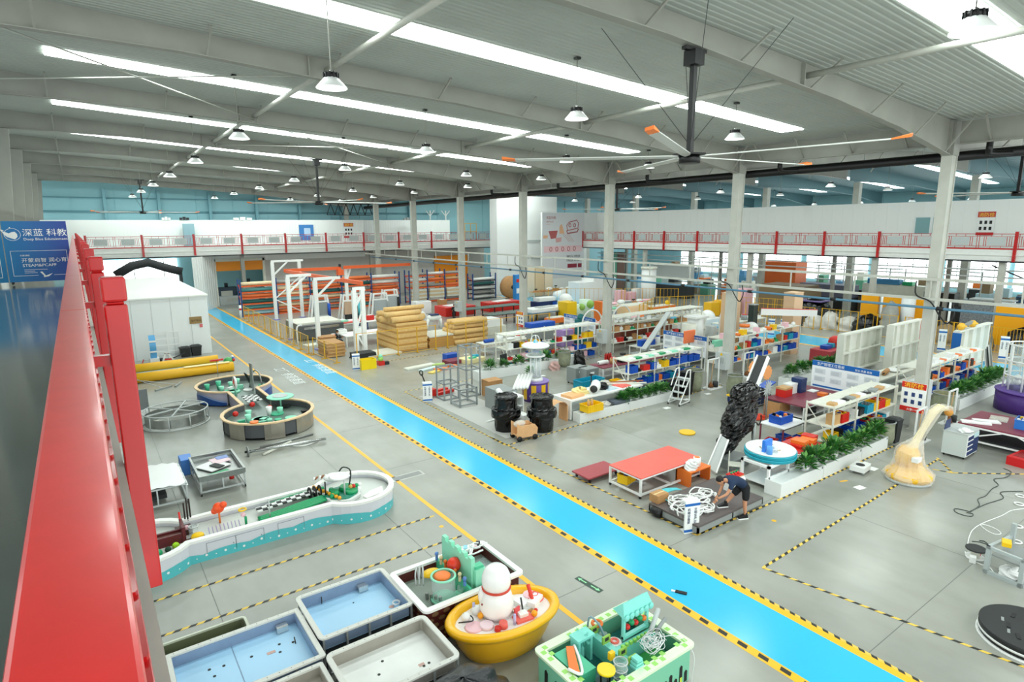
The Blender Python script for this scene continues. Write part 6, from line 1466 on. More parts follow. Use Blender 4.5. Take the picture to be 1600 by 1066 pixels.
def hand(parent, wrist, dirn, side, m):
    d = Vector(dirn).normalized(); w = Vector(wrist); s_ = Vector(side).normalized(); up_ = d.cross(s_)
    vs = [w, w+d*.045, w+d*.09]; ed = [(0,1),(1,2)]; ra = [.024,.032,.03]
    for k, (off, ln) in enumerate(((-.032,.07),(-.011,.08),(.011,.075),(.03,.058))):
        b = len(vs); vs += [w+d*.085+s_*off, w+d*(.085+ln*.5)+s_*off*1.2+up_*.006, w+d*(.085+ln)+s_*off*1.2-up_*.012]; ed += [(2,b),(b,b+1),(b+1,b+2)]; ra += [.011,.0095,.008]
    b = len(vs); vs += [w+d*.03-s_*.04, w+d*.07-s_*.065]; ed += [(1,b),(b,b+1)]; ra += [.013,.01]
    return skinfig('hand', vs, ed, ra, m, parent, 0, 1)
def head(parent, c, look, m, hairm, sc=1.0):
    f_ = Vector(look).normalized(); r_ = f_.cross(Vector((0,0,1))).normalized(); u_ = r_.cross(f_); Mx = Matrix((( r_.x, f_.x, u_.x, c[0]), (r_.y, f_.y, u_.y, c[1]), (r_.z, f_.z, u_.z, c[2]), (0,0,0,1)))@Matrix.Scale(sc,4)
    b = MB(Mx); b.sph((0,0,0),.088,.86,1.08,1.28,18,12); b.sph((0,.085,-.012),.018,.8,1,1.3,8,6); b.sph((0,.03,-.075),.055,.85,1,.7,12,8)
    for s_ in (-1,1): b.sph((s_*.078,-.005,-.005),.022,.4,.8,1.2,8,6)
    b.build('head', m, parent)
    e = MB(Mx)
    for s_ in (-1,1): e.sph((s_*.03,.083,.015),.01,1,.6,.7,8,6)
    e.build('eye', ink, parent); mo_ = MB(Mx); mo_.box(-.022,.08,-.055,.022,.088,-.048); mo_.build('mouth', mat('lip','#9a5a4c',.6), parent)
    h = MB(Mx); h.sph((0,-.014,.032),.093,.9,1.06,1.12,18,12); hr = h.build('hair', hairm, parent)
shirt = mat('navy_shirt','#1b2f4b',.8,var=.1); shorts = mat('black_shorts','#17191c',.8)
# bent worker
t = thing('person', 'man in navy T-shirt and black shorts bending over white hoses on the low platform', 'person', (16.05,10.18,0), math.radians(-25)); t.scale = (1.12,)*3
# local: +y to his back left? he faces local -X
hip = (0,0,.9); V = Vector
vs = [(0,0,.93),(-.12,.0,1.02),(-.28,.0,1.1),(-.46,0,1.13),(-.56,0,1.12),(-.62,0,1.12)]
ed = [(0,1),(1,2),(2,3),(3,4),(4,5)]; ra = [(.07,.07),(.08,.08),(.1,.09),(.1,.1),(.06,.06),(.05,.05)]
def limb(base, pts, rr):
    for p_, r_ in zip(pts, rr):
        vs.append(p_); ed.append((base if p_ is pts[0] else len(vs)-2, len(vs)-1)); ra.append((r_, r_))
limb(0, [(.03,-.11,.8),(.0,-.13,.48),(.03,-.15,.1)], [.07,.062,.042])
limb(0, [(-.03,.11,.8),(-.22,.12,.62),(-.42,.12,.38)], [.07,.066,.045])
vs = vs; 
# arms
limb(3, [(-.47,-.2,1.05),(-.62,-.24,.82),(-.86,-.2,.7)], [.055,.042,.03])
limb(3, [(-.47,.2,1.05),(-.5,.26,.78),(-.62,.2,.6)], [.055,.042,.03])
body = skinfig('body', [V(v) for v in vs], ed, ra, skin, t)
vs = [(.07,0,.88),(-.08,.0,1.02),(-.28,.0,1.11),(-.44,0,1.14),(-.51,0,1.14)]; ed = [(0,1),(1,2),(2,3),(3,4)]; ra = [(.17,.15),(.165,.145),(.165,.15),(.16,.13),(.075,.075)]
limb(3, [(-.46,-.2,1.07),(-.54,-.23,.93)], [.075,.06]); limb(3, [(-.46,.2,1.07),(-.48,.24,.92)], [.075,.06])
skinfig('shirt', [V(v) for v in vs], ed, ra, shirt, t)
vs = [(.05,0,.86),(-.0,0,.95),(-.08,0,1.01)]; ed = [(0,1),(1,2)]; ra = [(.17,.15),(.175,.155),(.16,.145)]
limb(0, [(.03,-.11,.84),(.02,-.13,.5)], [.115,.1]); limb(0, [(.0,.11,.84),(-.13,.12,.7),(-.23,.12,.6)], [.115,.105,.095])
skinfig('shorts', [V(v) for v in vs], ed, ra, shorts, t)
head(t, (-.71,0,1.13), (-.75,0,-.66), skin, hair, 1.08)
hand(t, (-.87,-.2,.69), (-.75,0,-.66), (0,1,0), skin); hand(t, (-.63,.2,.59), (-.6,-.1,-.8), (0,-1,0), skin)
for (x,y,z) in ((.01,-.15,0.012),(-.46,.12,.28)):
    s_ = MB(); s_.add([(x-.2,y-.05,z),(x+.09,y-.045,z),(x+.09,y+.045,z),(x-.2,y+.05,z),(x-.19,y-.045,z+.05),(x+.08,y-.045,z+.1),(x+.08,y+.045,z+.1),(x-.19,y+.045,z+.05),(x-.02,y-.045,z+.12),(x-.02,y+.045,z+.12)], [(0,3,2,1),(0,1,5,8,4),(1,2,6,5),(3,7,9,6,2),(0,4,7,3),(4,8,9,7),(8,5,6,9)]); s_.build('shoe', black, t, bev=.01)
    MB().box(x-.205,y-.052,z-.012,x+.095,y+.052,z+.018).build('sole', wprint, t); MB().cyl(x+.03,y,z+.1,.045,.07,12).build('sock', black, t)
# low platform
t = thing('low_platform', 'low dark topped metal platform holding hoses', 'platform', (0,0,0))
MB().box(13.95,10.2,.24,17.25,12.1,.3).build('deck', mat('deck_dark','#5d5554',.5,var=.1), t)
f = MB(); 
for y in (10.2,12.05): f.box(13.95,y,.06,17.25,y+.06,.24)
for x in (13.95,15.6,17.2): f.box(x,10.2,.06,x+.06,12.1,.24)
f.build('channel_frame', grey, t)
for x in (14.1,15.6,17.1):
    for y in (10.3,11.9): MB().cyl(x,y,0,.05,.06,10).build('foot', lgrey, t)
hosem = mat('hose_white','#f1f2f0',.35)
R.seed(17)
for i, (cx, cy, rr, nm) in enumerate([(14.45,11.0,.42,'large loose white hose coil at the left end of the platform'),(14.9,10.75,.35,'white hose coil in the middle of the platform near the sign'),(15.25,11.2,.35,'white hose coil under the worker hands'),(15.75,11.35,.35,'white hose coil beyond the worker hands'),(14.75,11.5,.38,'flat white hose coil at the far side of the platform')]):
    g = MB()
    for k in range(6):
        a0 = R.uniform(0,6); q = rr*R.uniform(.55,1.1); ox, oy = R.uniform(-.12,.12), R.uniform(-.1,.1)
        g.tube([(ox+q*math.cos(a0+j*PI/8)*(1+.15*math.sin(j)), oy+q*.85*math.sin(a0+j*PI/8), .04+.05*k*.5+.03*math.sin(j*1.3)) for j in range(R.randint(11,16))], .022, 6)
    single(g, 'white_hose', hosem, nm, 'hose', (cx,cy,.3), 0, 'hoses on the platform', kind='stuff')
g = MB()
for k in range(5): g.tube(pipe_path([(-.5,-.1+.05*k,.03+.02*k),(-.2,.2+.04*k,.05+.02*k),(.3,.15+.05*k,.05),(.55,-.02+.04*k,.04)],5),.022,6)
single(g, 'cyan_hose', mat('hose_cyan','#5cc9d4',.35), 'bundle of light cyan hoses on the far left of the platform', 'hose', (14.95,12.0,.3), .2, kind='stuff')
t = thing('cardboard_box', 'small cardboard box on the left end of the platform', 'box', (14.35,12.05,.3)); MB().box(-.25,-.18,0,.25,.18,.26).build('body', carton, t); MB().box(-.25,-.03,.26,.25,.03,.265).build('tape', mat('box_tape','#d8c08a',.4), t)
single(MB().tube([(0,0,0),(0,.35,0)],.14,14), 'black_roll', black, 'black roll at the left edge of the platform', 'roll', (13.9,11.55,.16))
t = thing('orange_play_block', 'orange hollow box carrying white lumps and a paper roll behind the platform', 'box', (17.0,12.75,0)); b = MB(); b.box(-.55,-.3,.52,.55,.35,.56)
for s_ in (-1,1): b.box(s_*.53-.02,-.3,0,s_*.53+.02,.35,.52)
b.box(-.55,.3,0,.55,.35,.52); b.build('shell', orange, t)
single(crumpled(.25,.2,.3,71,amp=.05), 'white_lump_bag', white, 'white plastic lumps on the orange hollow box', 'bag', (16.75,12.7,.56)); t = thing('paper_roll','orange cored roll standing on the orange hollow box','roll',(17.15,12.75,.56)); MB().cyl(0,0,0,.13,.32,16).build('roll', wprint, t); MB().cyl(0,0,.32,.1,.01,14).build('core', orange, t)
t = thing('white_block_seat', 'white tapered block stool on the platform right of the worker', 'stool', (17.0,11.1,.3)); MB().add([(-.3,-.22,0),(.3,-.22,0),(.3,.22,0),(-.3,.22,0),(-.28,-.2,.4),(.3,-.2,.4),(.3,.2,.4),(-.28,.2,.4),(-.2,-.16,.5),(.24,-.16,.5),(.24,.16,.5),(-.2,.16,.5)],[(0,3,2,1),(0,1,5,4),(1,2,6,5),(2,3,7,6),(3,0,4,7),(4,5,9,8),(5,6,10,9),(6,7,11,10),(7,4,8,11),(8,9,10,11)]).build('body', white, t)
MB().box(-.22,-.18,.5,.26,.18,.53).build('peach_top', ply, t)
t = thing('red_parts_tray', 'red and green parts tray on the white block stool', 'tray', (16.98,11.1,.83)); MB().box(-.25,-.17,0,.25,.17,.04).build('tray', redp, t)
for k in range(6): MB().sph((-.18+.07*k,.05*((k%2)*2-1),.07),.045).build('ball_part', [redp, dgreen][k%2], t)
# red topped table
t = thing('red_topped_table', 'low white framed table on casters with a red top beside the lane', 'table', (15.95,13.6,0)); w, d, h = 3.15,1.5,.75
MB().box(-w/2,-d/2,h-.03,w/2,d/2,h).build('top', mat('table_red','#ec6558',.45,var=.06,scale=1), t)
for sx in (-1,1):
    for sy in (-1,1): MB().box(sx*(w/2-.04)-.035,sy*(d/2-.04)-.035,.1,sx*(w/2-.04)+.035,sy*(d/2-.04)+.035,h-.03).build('leg', white, t); MB().tube([(sx*(w/2-.06),sy*(d/2-.05),.05),(sx*(w/2-.02),sy*(d/2-.05),.05)],.05,10).build('caster', black, t)
f = MB()
for z in (.14,h-.06):
    for s_ in (-1,1): f.box(-w/2+.04,s_*(d/2-.04)-.03,z-.03,w/2-.04,s_*(d/2-.04)+.03,z+.03); f.box(s_*(w/2-.04)-.03,-d/2,z-.03,s_*(w/2-.04)+.03,d/2,z+.03)
f.box(-.03,-d/2,.11,.03,d/2,.17); f.build('rail', white, t)
crate('yellow crate holding a blue cup under the red topped table', (14.8,13.9,.17), yellow, .55,.4,.3,.2,None,[blue,blue]); single(MB().box(-.3,-.2,0,.3,.2,.04), 'brown_board', maroon, 'brown board lying on the lower rail of the red table', 'board', (15.4,14.0,.17),.3); single(MB().box(-.35,-.25,0,.35,.25,.2), 'navy_case', navy, 'navy case under the far side of the red table', 'case', (16.6,14.0,.17))
t = thing('maroon_dolly', 'low maroon topped dolly behind the red table', 'dolly', (14.6,15.2,0)); MB().box(-.8,-.45,.18,.8,.45,.23).build('top', mat('dolly_maroon','#a5484e',.5), t)
for x in (-.65,.65):
    for y in (-.35,.35): MB().tube([(x-.02,y,.06),(x+.02,y,.06)],.06,8).build('wheel', black, t)
# black wrapped leaning machine
t = thing('wrapped_conveyor_machine', 'tall leaning machine wrapped in black film with a grey conveyor arm rising from it', 'wrapped machine', (0,0,0))
A, B_, C_ = V((19.4,13.0,.45)), V((19.9,13.3,1.2)), V((20.6,13.8,2.6)); top = V((20.9,14.05,3.05))
R.seed(81); n = 40; vs = []; pts = [(V((19.25,13.1,.45)),.25),(V((19.4,13.15,.62)),.42),(V((19.6,13.2,.85)),.48),(V((19.85,13.2,1.0)),.5),(V((20.1,13.2,1.2)),.66),(V((20.25,13.2,1.55)),.72),(V((20.35,13.2,1.95)),.66),(V((20.45,13.2,2.3)),.56),(V((20.5,13.2,2.5)),.6),(V((20.6,13.2,2.8)),.56),(V((20.7,13.2,2.95)),.3)]
pp = []
for (a0, b0), (a1, b1) in zip(pts, pts[1:]):
    for k in range(4): pp.append((a0.lerp(a1, k/4), b0+(b1-b0)*k/4))
pp.append(pts[-1]); pts = pp
for c, r_ in pts:
    for j in range(n):
        a = 2*PI*j/n; q = r_*(1+.05*math.sin(5*a+c.z*6)+.04*math.sin(11*a-c.z*9)+R.uniform(-.06,.06)); vs.append((c.x+q*math.cos(a), c.y+q*.8*math.sin(a), c.z+.04*math.sin(3*a)))
b = MB(); b.add(vs, [(k*n+j,k*n+(j+1) % n,(k+1)*n+(j+1) % n,(k+1)*n+j) for k in range(len(pts)-1) for j in range(n)]+[tuple(range(n))[::-1], tuple(range((len(pts)-1)*n,len(pts)*n))], False); b.build('film_wrap', bag, t)
MB().bar((20.75,13.2,2.5),(21.75,13.3,3.85),.4,.12).build('conveyor_arm', dark, t)
for s_ in (-.19,.19): MB().bar((20.75+s_*.3,13.2-s_*1.0,2.5),(21.75+s_*.3,13.3-s_*1.0,3.85),.05,.2).build('arm_side', white, t)
m = MB(); m.box(18.9,12.5,.0,20.0,13.4,.35); m.build('grey_base', grey, t)
b = MB(); b.add([(18.1,12.6,.02),(18.3,13.1,.02),(19.3,13.3,1.0),(19.05,12.8,1.0),(18.1,12.6,.1),(18.3,13.1,.1),(19.3,13.3,1.08),(19.05,12.8,1.08)], [(0,3,2,1),(4,5,6,7),(0,1,5,4),(1,2,6,5),(2,3,7,6),(3,0,4,7)]); b.build('lower_conveyor', lgrey, t)
for p_, q_ in (((18.05,12.55,.12),(19.0,12.78,1.12)),((18.3,13.12,.12),(19.28,13.3,1.12))): MB().bar(p_, q_, .05).build('conveyor_edge', white, t)
t = thing('handlebar_rig', 'black handlebar on a grey spring stand beside the wrapped machine', 'equipment', (21.3,13.2,0)); MB().tube([(0,0,0),(.05,0,1.2)],.04,8).build('post', lgrey, t); MB().tube(pipe_path([(-.3,0,1.3),(-.15,0,1.2),(.1,0,1.2),(.3,0,1.05),(.45,.0,1.25),(.42,0,1.45)],4),.03,6).build('handlebar', black, t)
for i in range(3): MB().tube(pipe_path([(-.1,0,1.15),(-.05+.05*i,.05,.6),(.1,0,.1)],4),.012,5).build('cable', dark, t)
t = thing('orange_gear_cutout', 'orange gear shaped disc leaning near the conveyor arm', 'cutout', (25.8,15.5,2.15)); 
g = MB(Matrix.Rotation(PI/2,4,'X')); g.prism([((.3+.06*(i%2))*math.cos(2*PI*i/24),(.3+.06*(i%2))*math.sin(2*PI*i/24)) for i in range(24)],-.02,.02); g.build('gear', mat('gear_orange','#f0a060',.5), t); MB().tube([(0,0,-2.15),(0,0,-.3)],.03,6).build('stand', grey, t)
for k, (x, nm) in enumerate(((23.1,'left'),(25.0,'right'))):
    t = thing('gear_flower_stand', f'silver spiky flower on a stand behind the wrapped machine, {nm} one', 'decoration', (24.2+.9*k,15.0,0)); g = MB(Matrix.Translation((0,0,1.6))@Matrix.Rotation(PI/2,4,'X')); g.prism([((.16+.22*(i%2))*math.cos(2*PI*i/28),(.16+.22*(i%2))*math.sin(2*PI*i/28)) for i in range(28)],-.02,.02); g.build('petals', lgrey, t); MB().tube([(0,0,0),(0,0,1.6)],.03,6).build('stalk', grey, t)
t = thing('orange_gear_cutout', 'second orange gear shaped disc left of the conveyor arm', 'cutout', (24.75,15.6,2.5)); g = MB(Matrix.Rotation(PI/2,4,'X')); g.prism([((.3+.06*(i%2))*math.cos(2*PI*i/24),(.3+.06*(i%2))*math.sin(2*PI*i/24)) for i in range(24)],-.02,.02); g.build('gear', MATS['gear_orange'], t); MB().tube([(0,0,-2.5),(0,0,-.3)],.03,6).build('stand', grey, t)
t = thing('yellow_disc', 'yellow round disc on the floor left of the wrapped machine', 'disc', (21.0,16.2,0)); MB().cyl(0,0,0,.35,.06,20).build('disc', yellow, t)
# bench with teal ring, chair
t = thing('white_bench_frame', 'white welded bench carrying the big teal ring', 'bench', (19.3,11.25,0)); 
for (x,y) in ((-.9,-.5),(.3,-.5),(-.9,.5),(.3,.5)): MB().box(x-.04,y-.04,0,x+.04,y+.04,.85).build('leg', white, t)
f = MB(); f.box(-.95,-.55,.8,.4,-.45,.88); f.box(-.95,.45,.8,.4,.55,.88); f.box(-.95,-.55,.8,-.85,.55,.88); f.box(.3,-.55,.8,2.6,-.45,.88); f.box(.3,.45,.8,2.6,.55,.88); f.build('rail', white, t); MB().box(-.9,-.5,.15,.3,.5,.18).build('lower_shelf', white, t); MB().bar((.3,-.5,.1),(1.2,-.5,.82),.05).build('brace', white, t); MB().box(1.0,-.5,.88,2.7,.55,.91).build('red_board', redp, t)
t = thing('teal_ring_disc', 'big white disc with layered teal rim resting on the white bench', 'disc', (19.35,11.3,.89)); 
for k in range(4): MB().cyl(0,0,.06*k,.86+.02*(k%2),.055,44).build('teal_layer', mat('ring_teal','#1ba3b8',.4), t)
MB().cyl(0,0,.24,.84,.05,44).build('white_top', white, t); g = MB()
for a in (.3,2.2,4.0): g.tube([(.35*math.cos(a+j*.2),.35*math.sin(a+j*.2),.295) for j in range(5)],.03,4)
g.build('slot', mat('slot_tan','#b9a58a',.5), t); MB().cyl(0,0,.29,.14,.01,20).build('hub', grey, t)
t = thing('blue_box_bottle', 'blue packet on the teal ring disc', 'box', (18.95,11.2,1.18)); MB().box(-.22,-.06,0,.22,.06,.42).build('packet', mat('packet_blue','#2f7fe0',.4), t)
single(MB().cyl(0,0,0,.09,.3,14,.07), 'plastic_bottle', clear, 'clear bottle with green cap before the blue packet', 'bottle', (19.05,10.95,1.18)); single(MB().cyl(0,0,0,.1,.28,14), 'blue_cup', mat('cup_blue','#5b9fe8',.4), 'light blue cup left of the clear bottle', 'cup', (18.75,10.98,1.18))
t = thing('white_chair', 'white plastic chair left of the teal ring disc', 'chair', (18.6,12.2,0), .6); MB().box(-.22,-.22,.43,.22,.22,.46).build('seat', offwhite, t); MB().box(-.22,.18,.6,.22,.21,.85).build('backrest', offwhite, t)
for (x,y) in ((-.2,-.2),(.2,-.2),(-.2,.2),(.2,.2)): MB().box(x-.015,y-.015,0,x+.015,y+.015,.43 if y < 0 else .8).build('leg', offwhite, t)
R.seed(5)
for k, (x, c, nm) in enumerate([(20.9,redp,'red'),(21.3,white,'white'),(21.7,orange,'orange'),(22.0,redp,'red'),(21.1,orange,'orange')]):
    single(MB().box(-.2,-.25,0,.2,.25,.08+.03*k), 'plastic_tray', c, f'{nm} plastic tray on the bench right of the teal disc, {ordn(k)} placed', 'tray', (x,11.2+.12*(k%2),.92), R.uniform(-.2,.2))
# small table with crates under
t = thing('white_topped_table', 'small white topped metal table with a blue basket', 'table', (23.3,13.15,0)); MB().box(-.85,-.55,.83,.85,.55,.87).build('top', white, t)
for (x,y,m) in ((-.8,-.5,maroon),(.8,-.5,grey),(-.8,.5,maroon),(.8,.5,grey)): MB().box(x-.025,y-.025,0,x+.025,y+.025,.83).build('leg', m, t)
MB().box(-.85,-.55,.79,.85,-.52,.83).build('apron', dark, t)
crate('blue basket full of tools on the small white table', (23.2,13.2,.87), blue, .85,.55,.3,0,None,[black,orange,white,wood])
for i, (x, c, nm) in enumerate([(22.3,redp,'red'),(22.8,blue,'blue'),(23.3,redp,'red'),(23.8,blue,'blue'),(24.3,yellow,'yellow'),(22.6,redp,'red'),(23.5,blue,'blue')]):
    crate(f'{nm} bin under the small white table, {ordn(i)} of the cluster from the left', (x,12.7+.5*(i > 4),0), c, .45,.4,.22,R.uniform(-.2,.2),'bins under the small white table')
# burgundy desk area
t = thing('burgundy_desk', 'white framed desk with burgundy top in front of the planning board', 'desk', (27.9,14.6,0)); MB().box(-1.9,-.9,.82,1.9,1.1,.87).build('top', maroon, t)
for x in (-1.85,0,1.85):
    for y in (-.85,1.05): MB().box(x-.03,y-.03,0,x+.03,y+.03,.82).build('leg', white, t)
MB().box(-1.9,-.9,.76,1.9,-.86,.82).build('apron', white, t); MB().box(-1.85,-.8,.3,1.85,.9,.33).build('lower_shelf', white, t)
for i, (x,y,w,d,h,m,nm) in enumerate([(27.0,15.3,.6,.5,.45,redp,'red rack of trays'),(28.3,15.3,.5,.5,.7,navy,'navy machine case'),(27.7,15.4,.6,.4,.5,white,'white case'),(28.5,14.2,.35,.35,.14,orange,'orange round bowl'),(29.2,14.1,.5,.4,.05,maroon,'maroon folder'),(28.9,14.9,.5,.35,.04,wprint,'white paper pad')]):
    t = thing('desk_item', f'{nm} on the burgundy desk', 'equipment', (x,y,.87)); MB().box(-w/2,-d/2,0,w/2,d/2,h*.8).build('body', m, t); MB().box(-w/2-.01,-d/2-.01,h*.8,w/2+.01,d/2+.01,h).build('top', m if i else wood, t)
t = thing('bent_blue_lid', 'open blue lid and dark coil on the desk end', 'equipment', (26.8,16.1,.9)); MB().bar((-.4,0,.3),(.4,0,.5),.5,.05).build('lid', blue, t); MB().torus((-.5,0,.25),.2,.05,16).build('coil', dark, t)
single(crumpled(.3,.3,.5,91), 'dark_basket', dark, 'dark basket on the lower shelf of the burgundy desk', 'basket', (27.2,14.1,.34))
t = thing('navy_tool_cabinet', 'navy and white tool cabinet left of the cardboard carton', 'cabinet', (27.3,16.9,0), .0); MB().box(-.5,-.3,0,.5,.3,.08).build('plinth', dark, t); MB().box(-.55,-.35,.08,.55,.35,1.0).build('body', white, t); MB().box(-.15,-.37,.12,.5,-.35,.72).build('door', navy, t); 
for k in range(4): MB().box(-.5,-.37,.14+.2*k,-.2,-.35,.3+.2*k).build('drawer', navy, t)
MB().box(-.1,-.375,.76,.45,-.35,.96).build('label_panel', mat('label_aqua','#bfdde0',.4), t); MB().box(-.57,-.37,1.0,.57,.37,1.04).build('top', lgrey, t)
t = thing('open_carton', 'brown cardboard carton with a dark open top beside the burgundy desk', 'box', (26.3,15.2,0)); MB().box(-.45,-.4,0,.45,.4,.8).build('body', carton, t); MB().box(-.42,-.37,.8,.42,.37,.82).build('open_top', dark, t); text('FRAGILE', .12, t, (-.3,-.405,.25), rx, mat('carton_print','#7a5228',.6))
single(MB().torus((0,0,.55),.25,.06,18), 'black_ring', black, 'black ring behind the brown carton', 'ring', (26.5,16.0,.3)); single(crumpled(.5,.25,.12,95), 'red_net', mat('net_red','#e2482c',.6), 'red orange net on the floor left of the carton', 'net', (25.4,15.5,0))
sack('olive sack behind the conveyor arm', 27.9, 18.6, .4, 1.1, 9); t = thing('blue_tool_bag', 'blue and yellow bags left of the burgundy desk', 'bag', (26.3,17.6,0)); MB().sph((0,0,.3),.3,1,.8,1).build('blue_bag', navy, t); MB().torus((-.3,0,.55),.12,.03,14).build('yellow_ring', yellow, t)
# long tan posts
for i, (x,y,h,nm) in enumerate([(40.5,22.8,4.3,'right of the rack with yellow boxes'),(37.2,25.5,4.3,'just right of the second column')]):
    t = thing('tan_box_post', f'tall pale wood coloured box post {nm}', 'post', (x,y,0)); MB().box(-.55,-.4,0,.55,.4,h).build('body', mat('tan_board','#dcb996',.6), t); MB().box(-.57,-.42,h,.57,.42,h+.05).build('cap', mat('tan_board','#dcb996',.6), t)
t = thing('dark_tall_frame', 'tall dark green frame beside the second tan post', 'frame', (37.3,23.8,0)); MB().box(-.25,-.2,0,.25,.2,3.6).build('panel', mat('dark_green_panel','#26332f',.5), t); MB().box(-.28,-.22,3.6,.28,.22,3.66).build('cap', grey, t)
t = thing('white_banner_beam', 'white beam with a red upper edge spanning between the tan posts', 'beam', (0,0,0)); MB().bar((37.6,23.4,3.15),(40.2,20.9,3.1),.12,.45).build('beam', white, t); MB().bar((37.6,23.4,3.38),(40.2,20.9,3.33),.13,.04).build('red_edge', redp, t)
# moulded white panels
def moulded(label, x0, x1, y, z0, z1, cols, rows):
    t = thing('moulded_panel_wall', label, 'panel', (0,0,0)); pm = mat('moulded_cream','#e4e5db',.5)
    MB().box(x0,y+.3,z0,x1,y+.36,z1).build('back_sheet', pm, t); MB().box(x0-.03,y-.05,0,x0+.05,y+.36,z1).build('end_board', pm, t)
    for j in range(rows+1): z = z0+(z1-z0)*j/rows; MB().box(x0,y,z-.06,x1,y+.3,z+.04).build('ledge', pm, t)
    for i in range(1, cols+1): x = x0+(x1-x0)*i/cols; MB().box(x-.28,y+.1,z0,x+.0,y+.3,z1).build('rib', pm, t)
    return t
moulded('left cream moulded panel wall with shelves behind the large planning board', 36.0, 41.1, 17.0, .3, 2.6, 4, 2)
moulded('middle cream moulded panel wall left of the nearest column', 39.2, 43.3, 15.7, .3, 3.0, 4, 2)
t = moulded('right cream moulded panel wall with a blue end, above the right rack', 42.6, 48.0, 13.4, .2, 2.6, 4, 1); MB().box(42.5,13.3,.8,42.56,13.76,2.5).build('blue_end', signblue, t)
for i, x in enumerate((43.1, 44.9)):
    t = thing('yellow_puppet_part', f'yellow machine part lying on the right moulded wall, {["left","right"][i]} one', 'part', (x,13.55,2.64)); MB().sph((0,0,.2),.28,1.2,.7,.8).build('lump', mat('part_yellow','#edb32a',.4), t); MB().torus((.2,0,.2),.18,.06,12).build('ring', mat('part_yellow','#edb32a',.4), t)
single(MB().bar((-.7,0,.15),(.8,.0,.3),.16), 'grey_arm_part', grey, 'grey arm between the yellow parts on the moulded wall', 'part', (44.0,13.55,2.66))
for i in range(5): single(MB().bar((0,0,0),(.15+.05*i,.45,2.4-.15*i),.07), 'leaning_strip', [grey, white, dark, grey, white][i], f'long strip leaning at the right end of the right rack, {ordn(i)} from the left', 'strip', (40.9+.12*i,11.0+.1*i,0), 0, 'leaning strips')
# wrapped robot arm
t = thing('wrapped_robot_arm', 'yellow based robot arm wrapped in white translucent film, alone on the open floor', 'wrapped machine', (23.25,8.3,0))
ry_ = mat('robot_yellow','#efb92c',.4); MB().cyl(0,0,0,.72,.1,36).build('grey_base', lgrey, t); MB().lathe([(.7,.1),(.74,.2),(.72,.3),(.55,.42),(.4,.55),(.36,.7)],36).build('yellow_disc', ry_, t)
MB().lathe([(.34,.6),(.38,.8),(.36,1.05),(.24,1.25)],28,(-.08,.06,0)).build('yellow_body', ry_, t)
LV = lambda s_, z: (.82*s_, -.57*s_, z)
R.seed(101); n = 36; vs = []; pts = [(0,.1,.76),(0,.22,.78),(0,.34,.72),(-.02,.5,.58),(-.05,.7,.48),(-.06,.9,.45),(-.06,1.1,.43),(0,1.28,.34),(.1,1.4,.22),(.2,1.55,.17),(.32,1.8,.15),(.44,2.05,.16),(.55,2.3,.19),(.64,2.5,.2),(.74,2.66,.2),(.9,2.74,.2),(1.08,2.68,.17),(1.2,2.55,.1)]
for (s_,z,r_) in pts:
    for j in range(n):
        a = 2*PI*j/n; q = r_*(1+.05*math.sin(6*a+z*5)+.04*math.sin(13*a)+R.uniform(-.035,.035)); c = LV(s_, z); vs.append((c[0]+q*math.cos(a), c[1]+q*math.sin(a), c[2]+.03*math.sin(5*a)))
b = MB(); b.add(vs, [(k*n+j,k*n+(j+1) % n,(k+1)*n+(j+1) % n,(k+1)*n+j) for k in range(len(pts)-1) for j in range(n)]+[tuple(range((len(pts)-1)*n,len(pts)*n))], False); b.build('film_wrap', mat('arm_film','#f1ede2',.2,alpha=.33,bump=.7,scale=9,bdist=.05), t)
b = MB(); b.tube([LV(-.05,1.0),LV(.1,1.4),LV(.35,1.95),LV(.6,2.5),LV(.8,2.68),LV(1.1,2.6)],[.25,.13,.1,.14,.13,.08],12); b.build('arm', mat('robot_cream','#ecdcae',.4), t); MB().cbox(-.3,-.3,.85,.35,.2,.16).build('white_box', white, t); MB().sph(LV(1.15,2.5),.14).build('orange_wrist', mat('wrist_orange','#c88a3a',.5), t)
# tool cabinet
t = thing('tool_cabinet', 'pale grey tool cabinet with navy drawers on casters', 'cabinet', (27.55,8.2,0), 0); MB().box(-.6,-.4,.1,.6,.4,1.0).build('body', mat('cab_pale','#c4ccc9',.4), t); MB().box(-.58,-.42,.14,.02,-.4,.96).build('drawer_stack_frame', white, t)
for k in range(4): MB().box(-.55,-.43,.17+.2*k,-.01,-.41,.31+.2*k).build('drawer', navy, t)
MB().box(.06,-.42,.16,.57,-.4,.74).build('door', navy, t); MB().box(.06,-.42,.78,.57,-.4,.94).build('label_panel', MATS['label_aqua'], t); MB().box(-.62,-.42,1.0,.62,.42,1.03).build('top_mat', lgrey, t)
MB().add([(-.6,.38,1.03),(.0,.38,1.03),(-.1,.36,1.4),(-.5,.36,1.4),(-.6,.4,1.03),(.0,.4,1.03),(-.1,.38,1.4),(-.5,.38,1.4)],[(0,1,2,3),(7,6,5,4),(0,3,7,4),(1,5,6,2),(2,6,7,3),(0,4,5,1)]).build('raised_lid', navy, t)
for a in (-.5,.5):
    for b_ in (-.33,.33): MB().tube([(a,b_-.02,.05),(a,b_+.02,.05)],.055,8).build('caster', black, t)
single(crumpled(.25,.18,.12,111), 'white_rag', wprint, 'white rag and red tip on the tool cabinet', 'rag', (27.3,8.0,1.04)); 
